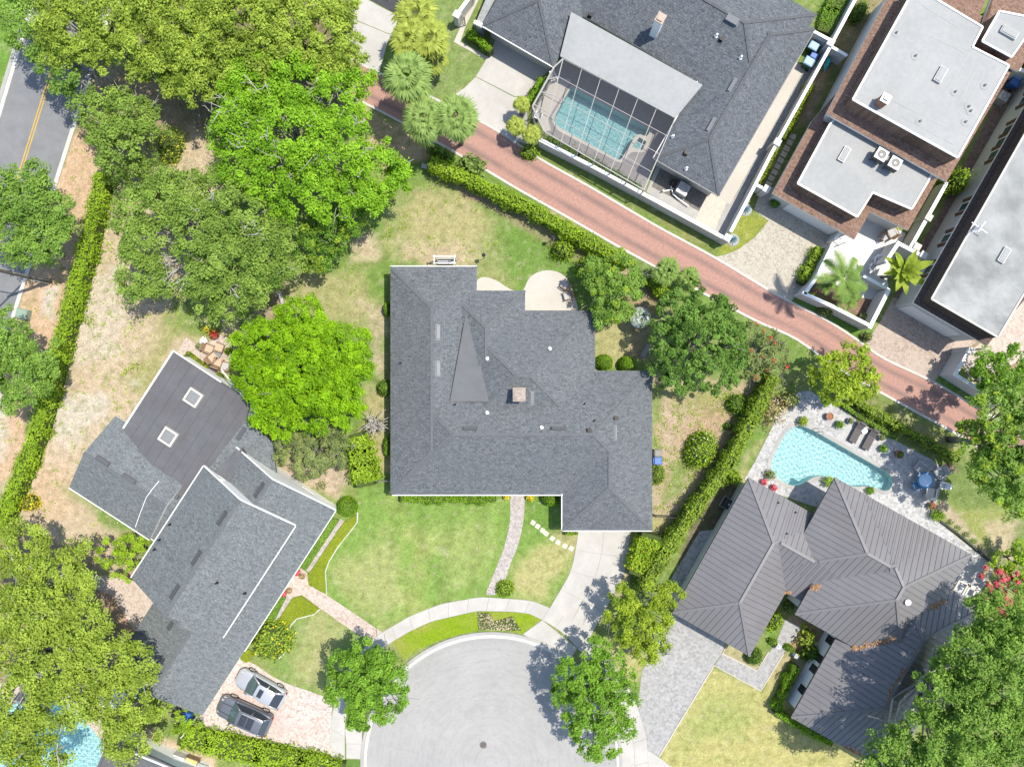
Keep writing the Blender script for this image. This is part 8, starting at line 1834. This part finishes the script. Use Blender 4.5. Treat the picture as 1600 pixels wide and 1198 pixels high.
for i in range(N):
    p_ = MB(); a0_, a1_ = 2*math.pi*i/N, 2*math.pi*(i+1)/N; vs = [(c.x+r*math.cos(q_), c.y+r*math.sin(q_), z-(.02 if k_ else 0)) for r, z in prof for k_, q_ in enumerate((a0_, (a0_+a1_)/2, a1_))]; p_.add(vs, [(3*i_+k_, 3*i_+k_+1, 3*i_+k_+4, 3*i_+k_+3) for i_ in range(len(prof)-1) for k_ in range(2)]); obj('canopy_panel', p_, M['pale_metal'], t_)
m.tube([c, c+Vector((0, 0, 2.45))], .035, 8); m.lathe((c.x, c.y, 0), [(.3, 0), (.28, .1), (.05, .14)], 12); obj('pole', m, M['pale_metal'], t_)
n = 190; q_ = rng.random(n)*6.28; r_ = .85*np.sqrt(rng.random(n)); zz = 2.5-.42*(r_/.9)**2.2+.02; mesh_child('leaf_litter', leaf_mesh('leaf_litter', np.stack([r_*np.cos(q_), r_*np.sin(q_), zz], 1), np.stack([r_*np.cos(q_)*.4, r_*np.sin(q_)*.4, np.ones(n)], 1), .13*rng.uniform(.6, 1.4, n), rng.random(n), mat=LEAF['deep']), t_, 'stuff')
c, a, W_ = place((1007, 548), -62); t_ = thing('garden_bench', 'weathered grey stone bench under the dense dark tree', 'bench', c); m = MB(); m.prism([tuple(W_(x, y, 0)[:2]) for x, y in ((-.6, -.2), (-.3, -.24), (.3, -.24), (.6, -.2), (.6, .2), (.3, .16), (-.3, .16), (-.6, .2))], .38, .46); obj('seat', m, M['pot_grey'], t_)
for x in (-.4, .4): m = MB(); m.box(W_(x, -.02, .19), (.14, .3, .38), a); obj('leg', m, M['pot_grey'], t_)
for lab, q in (('thin dark garden stake north of the central house near the patio curve', (757, 404)), ('thin dark garden stake beside the alley hedge shrub', (862, 377)), ('thin dark garden stake between cream patio and mixed leaved tree', (916, 451))):
    b0 = Vector(P(*q)); t_ = thing('bird_feeder', lab, 'bird feeder', b0, 'dark stakes on the backyard lawn'); obj('stake', MB().tube([b0, b0+Vector((0, 0, 1.7))], .025, 6), M['dark_metal'], t_); m = MB(); m.lathe((b0.x, b0.y, 1.6), [(.16, 0), (.17, .04), (.09, .05), (.09, .24), (.17, .25), (.02, .36)], 10); obj('feeder', m, M['dark_metal'], t_)
c, a, W_ = place((664, 261), 15); t_ = thing('irrigation_box', 'small grey box on the ground under the vivid tree edge', 'utility box', c); m = MB(); m.box(W_(0, 0, .12), (.5, .34, .24), a); obj('cabinet', m, M['pot_grey'], t_); m = MB(); m.box(W_(0, 0, .26), (.56, .4, .04), a); obj('lid', m, M['pale_metal'], t_)
c, a, W_ = place((440, 466), 70); t_ = thing('concrete_block', 'pale stub of a cut trunk beside the olive tree', 'trunk stub', c); m = MB(); m.tube([W_(-.55, 0, .15), W_(0, .02, .3), W_(.6, 0, .34)], [.2, .18, .17], 9); obj('log', m, M['bark_pale'], t_)
c, a, W_ = place((200, 1075), 20); t_ = thing('garden_shed', 'white lean-to canopy under the olive tree at the roof corner', 'canopy', c); q = [W_(-1.3, -.9, 2.2), W_(1.3, -.9, 2.2), W_(1.3, .9, 2.5), W_(-1.3, .9, 2.5)]; m = MB(); m.add(q+[v-Vector((0, 0, .08)) for v in q], [(0, 1, 2, 3), (7, 6, 5, 4), (0, 4, 5, 1), (1, 5, 6, 2), (2, 6, 7, 3), (3, 7, 4, 0)]); obj('canopy_top', m, M['white_paint'], t_)
for x in (-1.2, 1.2):
    for y in (-.8, .8): obj('post', MB().bar(W_(x, y, 0), W_(x, y, 2.25), .08), M['white_paint'], t_)
t_ = thing('storage_crate', 'yellow topped crate beside the white boxed air conditioner', 'crate', P(302, 1188)); c, a, W_ = place((302, 1188), 20); m = MB(); [m.box(W_(0, y, .3), (1.1, .06, .6), a) for y in (-.45, .45)]; [m.box(W_(x, 0, .3), (.06, .84, .6), a) for x in (-.52, .52)]; obj('crate_side', m, M['wicker'], t_); m = MB(); m.box(W_(0, 0, .56), (.96, .82, .1), a); obj('crate_lid', m, M['yellow_mat'], t_)
c, a, W_ = place((320, 1195), 20); t_ = thing('storage_crate', 'white crate half cut by the bottom edge beside the yellow topped one', 'crate', c); m = MB(); m.box(W_(0, 0, .3), (.9, .7, .56), a); obj('crate_side', m, M['white_paint'], t_); m = MB(); m.box(W_(0, 0, .61), (.98, .78, .06), a); obj('crate_lid', m, M['pale_metal'], t_)
# pergola beside the metal roof's east corner
t_ = thing('pergola', 'small cream pergola at the east corner of the metal roofed house', 'pergola', P(1506, 920)); Z_ = 2.3
for a_, b_ in (((1490, 922), (1499, 906)), ((1503, 929), (1514, 910)), ((1508, 928), (1516, 913)), ((1499, 907), (1531, 920)), ((1512, 914), (1528, 924)), ((1520, 929), (1527, 915))): obj('beam', MB().bar(Vector(P(*a_, Z_)), Vector(P(*b_, Z_)), .14, .16), M['cream_paint'], t_)
for q in ((1499, 907), (1531, 920)): p_ = P(*q, Z_); obj('post', MB().bar((p_[0], p_[1], 0), (p_[0], p_[1], Z_), .12), M['cream_paint'], t_)
m = MB(); m.box(Vector(P(1501, 918, .9)), (.8, .6, .08), -.5); obj('shelf', m, M['pale_metal'], t_)
# bits of life in the caged deck: chairs and a planter row
for lab, q, d in (('white folded pool chair at the upper end of the caged deck', (864, 126), 70), ('white pool chair at the lower end of the caged deck', (841, 184), -60)): chair(lab, q, d, 'white_paint', 'membrane_white', .5, 'white chairs in the pool cage')
hedge('low dark planting between pool cage and long white wall', [(856, 216), (905, 241), (955, 267), (1000, 293)], .5, .6, 'deep', dens=60, size=.16, rough=.2)
